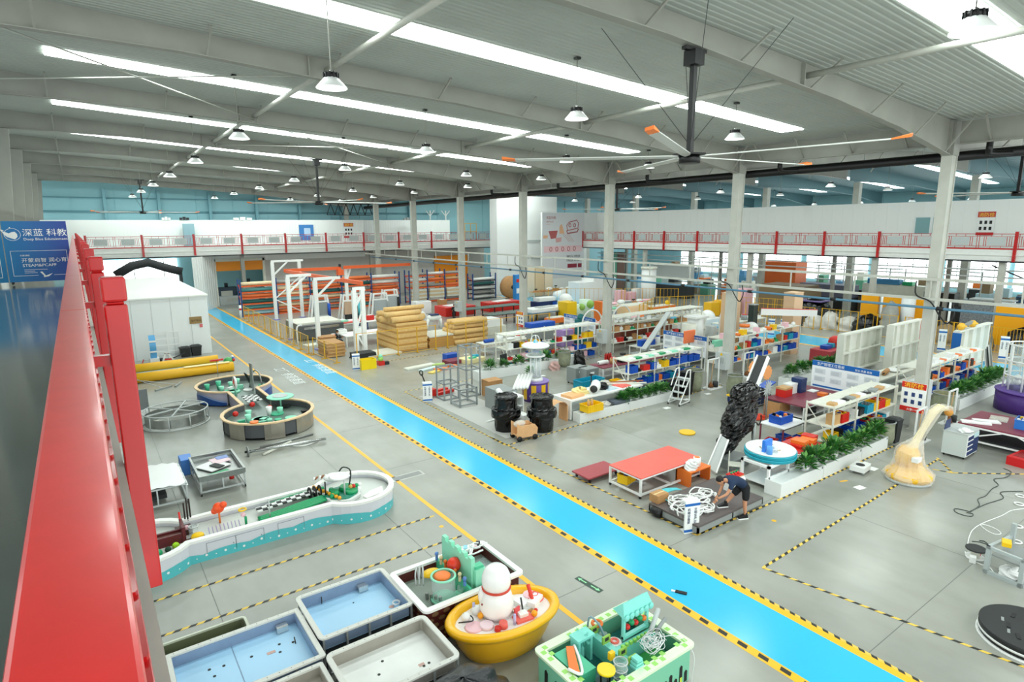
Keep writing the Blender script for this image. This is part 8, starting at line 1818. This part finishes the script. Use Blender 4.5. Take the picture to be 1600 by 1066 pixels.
# play equipment beyond the third and fourth columns
R.seed(240)
for (nm, x, y, z, parts) in [
 ('orange cart with rounded ends beside the blue edged table', 34.4, 41.4, 0, [('b',0,0,.5,2.0,.9,.45,orange),('b',0,0,.9,1.6,.7,.12,offwhite),('b',-.7,0,0,.2,.6,.5,grey),('b',.7,0,0,.2,.6,.5,grey)]),
 ('yellow slide set with green round openings', 38.6, 43.8, 0, [('b',-.8,0,0,1.2,1.4,1.9,mat('slide_yellow','#f5c81a',.4)),('c',.4,0,0,.7,1.5,None,mat('pale_mint','#cfe6d4',.4)),('c',1.5,0,0,.6,1.9,None,mat('pale_mint','#cfe6d4',.4)),('s',.5,-.6,1.3,.35,0,0,mat('slide_green','#8dbb55',.4)),('s',1.6,-.6,1.5,.4,0,0,mat('slide_green','#8dbb55',.4))]),
 ('orange and white arched panel before the third column', 38.6, 40.2, 0, [('b',0,0,0,.5,1.0,2.2,orange),('b',.7,.1,0,1.0,1.0,1.9,offwhite)]),
 ('yellow and navy low play bed beyond the third column', 40.6, 39.0, 0, [('b',0,0,.3,3.2,1.6,.25,mat('bed_navy','#3a3566',.4)),('b',0,0,.55,3.0,1.5,.15,mat('bed_yellow','#f2c648',.4)),('b',-1.3,0,0,.3,1.2,.3,grey),('b',1.3,0,0,.3,1.2,.3,grey)]),
 ('beige block box behind the navy play bed', 43.0, 40.3, 0, [('b',0,0,0,2.6,1.6,1.5,mat('beige_block','#eccba4',.5)),('b',0,0,1.5,2.5,1.5,.06,offwhite)]),
 ('orange tray table beyond the mesh fence', 48.3, 41.5, 0, [('b',0,0,.6,3.6,1.3,.25,orange),('b',0,0,.85,3.4,1.1,.06,offwhite),('b',-1.5,0,0,.2,.9,.6,grey),('b',1.5,0,0,.2,.9,.6,grey),('s',1.2,0,1.1,.25,0,0,yellow)]),
 ('white wrapped mattress cartons near the mural', 50.5, 54.5, 0, [('b',-1.2,0,0,2.6,2.0,2.4,white),('b',2.0,.4,0,3.8,2.2,2.7,white),('b',2.0,.4,2.7,3.4,2.0,.15,film)]),
 ('pink cartons before the white mattress cartons', 53.0, 50.5, 0, [('b',-1.2,0,0,1.1,.9,1.5,mat('carton_pink','#eeb9c4',.5)),('b',.4,0,0,1.3,.9,1.2,MATS['carton_pink']),('b',1.9,.2,0,1.2,.9,1.5,white)]),
 ('tan tall boards leaning before the mural wall', 48.6, 61.8, 0, [('b',-1.6,0,0,1.3,.3,3.8,mat('board_cream','#e6d8bd',.6)),('b',-.1,0,0,1.4,.3,3.9,mat('board_tan2','#d8c09a',.6)),('b',1.4,0,0,1.3,.3,3.6,MATS['board_cream'])]),
 ('white roll of film lying near the mural wall', 48.0, 56.5, 0, [('t',-1.0,0,.6,1.2,.5,0,white)]),
 ('white tall cylinder standing on a box under the ladder rails', 54.4, 48.5, 0, [('c',0,0,0,.85,4.0,None,white),('c',0,0,4.0,.95,.25,None,offwhite)]),
 ('navy and white machine beside the white arch', 38.9, 48.8, 0, [('b',0,0,.3,2.6,1.2,1.1,navy),('b',0,-.1,1.4,2.2,1.0,.4,white),('b',.9,-.65,.5,.5,.1,.8,blue)]),
 ('white arched machine right of the navy machine', 40.5, 47.2, 0, [('b',0,0,0,1.4,.9,1.5,gw),('s',0,0,1.5,.7,0,0,gw),('s',.3,-.45,1.3,.25,0,0,black)]),
 ('tall blue shelving by the tower opening', 42.4, 58.0, 0, [('b',0,0,0,1.3,.6,3.4,mat('shelf_blue','#2f86cf',.4)),('b',0,-.32,2.5,1.1,.05,.4,redp),('b',0,-.32,1.2,1.1,.05,.6,white)]),
 ('large brown cable drum by the white tower', 44.8, 63.0, 0, [('d',0,0,1.4,1.4,.9,0,carton),('d',0,0,1.4,.25,1.0,0,black)]),
 ('lilac and coral cushions with a teal figure behind the far rack', 30.6, 34.6, 0, [('b',-1.0,0,0,1.0,1.0,1.3,mat('lilac_block','#a98ac4',.5)),('b',1.6,.5,.4,3.2,1.2,.9,mat('coral_block','#f08e7c',.5)),('b',.3,-.4,0,.9,.5,2.0,mat('figure_teal','#1c6d70',.5)),('s',.3,-.4,2.1,.3,0,0,MATS['figure_teal']),('c',2.6,-.5,0,.45,1.3,None,mat('pod_green','#3c6a50',.5))]),
 ('blue crates stacked behind the left end of the far rack', 26.6, 33.8, 0, [('b',0,0,0,2.0,.7,1.9,grey),('b',0,0,1.9,2.2,.8,.35,blue)]),
 ('white covered dome and sheets on the bench beyond the rack', 44.6, 33.6, 0, [('b',0,0,.0,4.2,1.6,.8,white),('s',-.6,0,.8,.9,0,0,offwhite),('s',1.0,0,.8,.7,0,0,white)]),
 ('white fluted column pieces beside the second column', 36.0, 26.8, 0, [('c',-1.6,0,0,.5,2.2,None,offwhite),('c',-.5,.3,0,.55,2.5,None,white),('b',-.5,.3,2.5,1.4,1.2,.15,white),('c',.9,0,0,.4,1.8,None,lgrey)]),
 ('white cloth wrapped figure beside the second column', 36.9, 23.6, 0, [('s',0,0,1.0,.6,0,0,white),('s',0,0,2.0,.5,0,0,white),('b',0,0,0,.8,.8,1.2,white)]),
 ('brown box row behind the third column rack', 36.4, 32.8, 0, [('b',0,0,0,6.0,.8,1.4,mat('brown_red_box','#8a4a38',.6)),('b',0,0,1.4,5.6,.7,.2,offwhite)]),
 ('orange panel standing above the middle rack', 30.6, 23.8, 0, [('b',0,0,0,.1,.1,1.8,grey),('b',0,0,1.75,1.0,.15,.8,mat('panel_orange','#f07a48',.5))]),
 ('red backed desk chair corner behind the planter', 40.2, 19.8, 0, [('b',0,0,0,2.6,1.4,.9,mat('desk_red','#b8434a',.5)),('s',.6,0,1.2,.45,0,0,redp),('b',-.6,0,.9,.6,.5,.25,blue),('b',.1,0,.9,.5,.4,.3,cyan)]),
 ('yellow play machine boxes in front of the gallery', 52.8, 37.4, 0, [('b',-1.4,0,0,1.4,.9,1.4,mat('box_yellow2','#f2b92c',.4)),('b',.2,0,0,1.5,.9,1.5,MATS['box_yellow2']),('b',1.7,0,0,1.1,.9,1.6,orange)]),
 ('dark green dome and pink cartons behind the yellow boxes', 54.6, 36.4, 0, [('s',-1.2,0,1.4,.8,0,0,mat('dome_dark','#3a4a3c',.5)),('b',-1.2,0,0,1.4,1,1.0,carton),('b',.6,0,0,1.4,1.2,2.6,MATS['carton_pink'])]),
 ('big brown cartons under the gallery beyond the second column', 59.9, 34.2, 0, [('b',0,0,0,3.2,5.0,2.6,mat('dull_brown','#7e6c50',.6)),('b',0,0,2.6,3.0,4.6,.3,mat('dull_brown2','#6d5c44',.6))]),
 ('orange stacked containers under the gallery', 66.0, 38.6, 0, [('b',0,0,2.2,2.4,4.2,2.6,mat('container_orange','#e26a2c',.5)),('b',0,0,0,2.4,4.0,2.2,dark)]),
 ('purple grey crates stacked under the gallery', 65.4, 33.0, 0, [('b',0,0,1.4,2.0,5.4,1.3,mat('crate_slate','#66697c',.5)),('b',0,0,0,2.2,5.6,1.4,dark)]),
 ('black and brown wrapped stock with a purple sheet', 56.0, 29.4, 0, [('s',0,0,.8,1.5,0,0,bag),('b',0,0,0,2.6,2.6,1.2,dark),('b',-.2,0,1.9,1.8,2.2,.12,mat('sheet_purple','#6a5a90',.5))]),
 ('brown kraft counters under the gallery at right', 63.0, 15.5, 0, [('b',0,0,0,1.6,8.0,2.2,mat('counter_brown','#6f5a3e',.6)),('b',-.1,0,2.2,1.8,8.2,.15,white),('b',-1.0,2.0,2.6,1.4,3.0,.12,lgrey)]),
 ('dark blue stock on top of the kraft counters', 64.4, 14.0, 2.4, [('b',0,0,0,1.2,5.0,.5,mat('stock_blue','#174a6c',.5))]),
 ('dark machines stacked beyond the nearest column', 62.0, 21.0, 0, [('b',0,0,0,1.6,2.4,1.8,dark),('b',0,0,1.8,1.2,1.8,1.2,black),('b',0,1.2,0,.6,.8,3.0,grey)]),
 ('blue and green small stock on shelves under the gallery', 66.5, 26.8, 0, [('b',0,0,0,1.2,6.0,3.0,offwhite),('b',-.2,1.0,3.0,1.0,3.0,.5,mat('stock_teal','#3c7fae',.5)),('b',-.3,-1.2,3.0,.8,.9,.35,dgreen)]),
 ('white fabric bundles hanging under the gallery near the mural', 61.5, 51.0, 0, [('b',0,0,0,1.6,6.0,1.6,dark),('b',0,0,2.4,1.2,6.0,1.6,lgrey)]),
 ('blue and green curtains under the gallery beside the mural', 59.6, 59.5, 0, [('b',0,1.6,.5,.3,1.6,5.0,mat('curtain_blue','#6ea6bc',.6)),('b',0,0,.5,.3,1.4,5.0,mat('curtain_green','#5f9a86',.6)),('b',0,-1.4,.5,.3,1.2,5.0,mat('curtain_brown','#6a564e',.6))])]:
    t = thing('play_equipment' if y > 40 and x < 50 else 'stored_goods', nm, 'equipment' if x < 50 else 'goods', (x,y,z))
    for k, (kd_, a, b_, c, d_, e, f_, m) in enumerate(parts):
        if kd_ == 'b': MB().box(a-d_/2,b_-e/2,c,a+d_/2,b_+e/2,c+f_).build('body' if k == 0 else 'block', m, t, bev=.04)
        elif kd_ == 'c': MB().cyl(a,b_,c,d_,e,20).build('column', m, t)
        elif kd_ == 's': MB().sph((a,b_,c),d_).build('dome', m, t)
        elif kd_ == 't': MB().tube([(a,b_,c),(a+2.4,b_+1.0,c+.1)],d_*.5,16).build('roll', m, t)
        elif kd_ == 'd': MB().tube([(a,b_-e/2,c),(a,b_+e/2,c)],d_,20).build('disc', m, t)
# yellow partition panels at the gallery
yp = mat('partition_yellow','#f2a400',.45)
for i, (y0, y1) in enumerate([(23.6,25.0),(21.6,23.4),(19.2,20.8),(16.9,18.9),(13.6,15.4),(9.6,13.2),(5.5,9.2)]):
    if i in (3,): continue
    single(MB().box(-.12,y0,0,.12,y1,3.1 if i < 4 else 2.9), 'yellow_partition', yp, f'plain yellow partition panel below the gallery, {ordn(i if i < 3 else i-1)} from the left', 'panel', (55.5,0,0), 0, 'yellow partitions', bev=.02)
single(MB().box(-.1,15.6,0,.1,17.6,3.2), 'speckled_panel', mat('speckle_grey','#6f7376',.6,var=.4,scale=9), 'dark speckled grey panel between the yellow partitions', 'panel', (55.5,0,0))
for i, y in enumerate((22.9, 20.9, 18.0)):
    single(MB().cyl(0,0,0,.5 if i == 1 else .08,3.2,16), 'wrapped_post', [white, mat('film_white','#d9dcdc',.4), white][i], f'white post before the yellow partitions, {ordn(i)} from the left', 'post', (54.4,y,0))
R.seed(260)
for i, (x,y,r_,h,m,nm) in enumerate([(53.8,23.6,1.3,1.5,bag,'black film heap left of the grey tall sack'),(53.6,21.8,.75,2.8,mat('sack_grey','#9a9a92',.7,var=.1),'tall leaning grey sack'),(54.2,19.9,.8,1.2,redp,'red padded wheel heap'),(54.0,17.9,.9,1.3,mat('heap_brown','#8c7a60',.7,var=.2),'brown and orange heap'),(53.4,25.0,.9,1.2,mat('sack_white','#cfcdc6',.7,var=.15),'white sack with blue print'),(52.9,26.3,.8,1.5,MATS['sack_white'],'white sack by the yellow fence'),(52.8,27.6,.9,1.1,MATS['sack_white'],'white lumpy sack heap'),(53.4,29.2,1.2,1.3,mat('heap_dark','#4b463e',.6,var=.3),'dark brown draped heap'),(53.3,15.6,1.0,1.2,MATS['sack_grey'],'grey figure heap behind the mesh'),(53.5,13.0,1.3,1.8,bag,'black film heap behind the right mesh fence'),(53.7,9.8,1.5,1.9,mat('heap_black','#1f2120',.5,var=.2),'big black stock heap at the right edge'),(53.6,12.0,.9,2.3,MATS['sack_white'],'pale cloth on top of the black heap'),(53.4,6.4,1.4,1.8,bag,'black film heap cut by the right edge')]):
    single(crumpled(r_,r_*.9,h,300+i,n=24,m=8,amp=.12), 'covered_heap', m, nm+' near the gallery', 'heap', (x,y,0))
# clutter row under the gallery against the bright windows
cc = [('blue',mat('far_blue','#4d86ad',.6)),('white',offwhite),('grey',grey),('green',mat('far_green','#63a58a',.6)),('brown',mat('far_brown','#8a7253',.6)),('dark',dark),('orange',orange),('pale blue',mat('far_pale','#b5d0da',.6))]
for i in range(44):
    c, m = cc[R.randrange(8)]; x = R.choice([67,72,78,84]); y = 6+i*1.35+R.uniform(-.4,.4); h = R.uniform(1.2,3.3)
    t = thing('stored_goods', f'{c} goods seen through the gallery opening, {ordn(i)} item from the right', 'goods', (x,y,0), 0, 'goods in the far hall')
    MB().box(-.8,-.6,0,.8,.6,h*.7).build('body', m, t); MB().box(-.5,-.4,h*.7,.6,.4,h).build('top_block', cc[R.randrange(8)][1], t)
for i in range(8):
    t = thing('far_rack', f'thin white rack frame in the far hall under the gallery, {ordn(i)} from the right', 'rack', (64.5+R.uniform(-1,4),9+6.2*i,0), PI/2, 'far hall racks')
    for x in (-1.4,0,1.4): MB().box(x-.05,-.4,0,x+.05,-.3,4.6).build('post', lgrey, t)
    for z in (1.5,3.0,4.5): MB().box(-1.4,-.4,z,1.4,.4,z+.08).build('shelf', lgrey, t)
# back door area and machines beyond
for i, (x,y,w,d,h,m,nm) in enumerate([(14.4,80.0,2.2,1.2,2.0,mat('mach_dark_blue','#2c3f4c',.5),'dark machine inside the back doorway, left'),(17.0,80.0,2.0,1.2,2.4,grey,'grey machine inside the back doorway, right'),(15.6,79.2,4.4,.8,1.0,lgrey,'pale bench across the back doorway')]):
    t = thing('machine', nm, 'machine', (x,y,0)); MB().box(-w/2,-d/2,0,w/2,d/2,h).build('body', m, t); MB().box(-w/3,-d/2-.05,h*.4,w/4,-d/2,h*.8).build('panel', steelw, t); MB().cyl(0,0,h,.2,.5,10).build('head', dark, t)
t = thing('bollard_post', 'white guard post at the corner of the pallet rack', 'post', (13.0,66.0,0)); MB().cyl(0,0,0,.12,1.3,12).build('post', white, t); MB().cyl(0,0,.8,.125,.2,12).build('band', redp, t)
t = thing('dark_dome_roof', 'dark arched roof shape behind the white cabin, below the bridge', 'roof', (6.0,73.5,0)); 
b = MB(); b.tube([(-3.0,0,4.4),(-1.5,0,5.3),(0,0,5.6),(1.5,0,5.0),(3.0,0,4.5)],.45,10); b.build('arch', dark, t); MB().box(-3,-.3,0,-2.7,.3,4.5).build('leg', dark, t); MB().box(2.7,-.3,0,3,.3,4.5).build('leg', dark, t)
for k, (x0, x1) in enumerate(((.5,3.6),(3.8,6.6),(6.8,9.6))):
    o = MB().box(x0,81.7,1.5,x1,81.8,5.6).build(f'window_{10+k}', daylit, kind='structure'); MB().box((x0+x1)/2-.05,81.6,1.5,(x0+x1)/2+.05,81.7,5.6).build('mullion', lgrey, o)
t = thing('tower_yellow_rail', 'small yellow railing at the upper floor left of the white tower', 'railing', (46.6,77.0,7.1))
for x in (0,1.0,2.0): MB().box(x-.03,-.03,0,x+.03,.03,2.4).build('post', yframe, t)
for z in (1.2,2.35): MB().box(0,-.03,z,2,.03,z+.06).build('rail', yframe, t)
for i, (x, l) in enumerate(((36.0,'left'),(38.6,'right'))):
    t = thing('white_fork_post', f'white forked post on the upper floor beyond the bridge, {l} one', 'post', (x+7,80.8,6.6)); MB().box(-.08,-.08,-6.6,.08,.08,4.8).build('post', gw, t); MB().bar((0,0,4.0),(-.7,0,4.8),.1).build('arm', gw, t); MB().bar((0,0,4.0),(.7,0,4.8),.1).build('arm', gw, t)
t = thing('roof_truss_piece', 'black lattice truss at the far end between columns', 'truss', (0,0,0)); b = MB(); b.bar((26.2,76.5,12.0),(32,76.5,12.0),.12); b.bar((26.2,76.5,10.6),(32,76.5,10.6),.08)
for k in range(6): b.bar((26.2+k,76.5,10.6),(26.7+k,76.5,12.0),.08); b.bar((26.7+k,76.5,12.0),(27.2+k,76.5,10.6),.08)
b.build('lattice', black, t)
for i, (x,w,m,nm) in enumerate([(8.6,.9,white,'white box'),(10.4,1.0,dark,'dark boxes'),(16.6,2.2,white,'row of white pots'),(38.0,1.2,grey,'grey clutter')]):
    t = thing('boxes_on_partition', f'{nm} standing on top of the back partition wall', 'boxes', (x,78,10.0)); 
    for k in range(3): MB().box(-w/2+k*w/3,-.15,0,-w/2+(k+.8)*w/3,.15,.25+.1*(k%2)).build('box', m, t)
# ================================================= WORK BENCHES BETWEEN THE RACKS, WITH SMALL GOODS
def bench_row(bname, x0, x1, y, d, z, n, seed, top=offwhite, cols=('white','white','grey','blue','brown','red','black','mint','orange')):
    t = thing('work_bench', f'long {bname}', 'bench', (0,0,0)); MB().box(x0,y,z-.05,x1,y+d,z).build('top', top, t); MB().box(x0,y+.05,.3,x1,y+d-.05,.33).build('lower_shelf', lgrey, t)
    k = max(1, int((x1-x0)/1.8))
    for i in range(k+1):
        for yy in (y+.05, y+d-.05): x = x0+.05+(x1-x0-.1)*i/k; MB().box(x-.03,yy-.03,0,x+.03,yy+.03,z-.05).build('leg', white, t)
    R.seed(seed)
    for i in range(n):
        x = x0+.3+(x1-x0-.6)*(i+.5)/n; yy = y+d*R.uniform(.35,.65); c = R.choice(cols); m = CM[c]; q = R.randrange(5)
        nm = ['box','jar','machine','roll','lump'][q]; t = thing(['work_box','plastic_jar','bench_machine','material_roll','wrapped_lump'][q], f'{c} {nm}, {ordn(i)} from the left on the {bname}', nm, (x,yy,z), R.uniform(-.4,.4), f'goods on the {bname}')
        w = min(.5, (x1-x0)/n*.42); h = R.uniform(.15,.5)
        if q == 0: MB().box(-w,-.2,0,w,.2,h).build('body', m, t); MB().box(-w*.9,-.18,h,w*.9,.18,h+.03).build('lid', R.choice([m, carton, wprint]), t)
        elif q == 1: MB().cyl(0,0,0,w*.6,h,14).build('body', m, t); MB().cyl(0,0,h,w*.5,.05,14).build('lid', R.choice([white,redp,blue]), t)
        elif q == 2: MB().box(-w*.8,-.2,0,w*.8,.2,h*.5).build('base', m, t); MB().cyl(0,0,h*.5,.07,h*.6,10).build('column', steel, t); MB().box(-.15,-.1,h,.15,.1,h+.12).build('head', dark, t)
        elif q == 3: MB().tube([(-w,0,.13),(w,0,.13)],.13,12).build('roll', m, t); MB().tube([(-w-.01,0,.13),(w+.01,0,.13)],.05,8).build('core', dark, t)
        else: MB().sph((0,0,h*.5),w,1,.7,h*.5/w if w else 1).build('wrap', m, t)
bench_row('bench behind the second column rack', 31.5, 40.5, 24.4, 1.2, .85, 9, 401)
bench_row('bench behind the middle rack', 24.2, 29.8, 24.8, 1.2, .85, 7, 402, maroon, ('white','black','blue','brown','grey'))
bench_row('bench behind the third column rack', 32.0, 42.0, 36.6, 1.2, .85, 9, 403, offwhite, ('white','white','pink','mint','white','orange'))
bench_row('bench before the third column', 30.4, 34.6, 27.6, 1.1, .85, 5, 404, offwhite, ('white','grey','black','blue'))
bench_row('bench behind the right rack', 31.6, 38.4, 13.9, 1.1, .85, 6, 405, offwhite, ('white','brown','orange','yellow'))
bench_row('bench behind the far rack', 22.6, 29.4, 35.0, 1.2, .85, 7, 406, offwhite, ('white','white','grey','blue','pink'))
bench_row('bench beyond the orange tray table', 43.5, 51.0, 44.4, 1.2, .85, 7, 407, offwhite, ('white','brown','white','grey','pink'))
bench_row('bench under the mural', 45.5, 52.5, 59.0, 1.2, .95, 6, 408, carton, ('white','brown','white'))
bench_row('bench behind the beige box', 42.0, 47.0, 43.0-1.2, 1.0, .85, 5, 409, offwhite, ('white','grey','mint'))
bench_row('bench beside the white sacks', 43.0, 49.5, 30.2, 1.1, .85, 6, 410, offwhite, ('white','white','blue','grey'))
# arched white hoops and overhead rails of the assembly line
for i, (x, y) in enumerate(((31.5,33.6),(35.0,33.9),(41.4,28.6))):
    t = thing('white_hoop_frame', f'tall white hoop frame among the far benches, {ordn(i)} from the left', 'frame', (x,y,0)); MB().tube(pipe_path([(-1.0,0,0),(-1.0,0,1.8),(-.6,0,2.5),(0,0,2.7),(.6,0,2.5),(1.0,0,1.8),(1.0,0,0)],4),.06,8).build('hoop', white, t); MB().bar((-1,0,1.5),(1,0,1.5),.05).build('cross_bar', white, t)
t = thing('grey_slanted_conveyor', 'long pale slanted conveyor rising among the far racks', 'conveyor', (0,0,0)); MB().bar((29.9,26.9,.9),(35.5,29.6,2.6),.35,.12).build('belt_frame', lgrey, t)
for p_, h in (((31.0,27.4),1.2),((34.5,29.1),2.3)): MB().box(p_[0]-.05,p_[1]-.05,0,p_[0]+.05,p_[1]+.05,h).build('leg', lgrey, t)
t = thing('tall_cardboard_tube', 'orange topped white fluted bin beside the second column rack', 'bin', (33.2,25.9,0)); MB().cyl(0,0,0,.3,1.6,16).build('body', white, t); MB().cyl(0,0,1.6,.34,.15,16).build('orange_lid', orange, t)
t = thing('tall_cardboard_tube', 'orange topped white fluted bin behind the yellow box', 'bin', (35.8,23.4,0)); MB().cyl(0,0,0,.3,2.3,16).build('body', white, t); MB().cyl(0,0,2.3,.34,.15,16).build('orange_lid', orange, t)
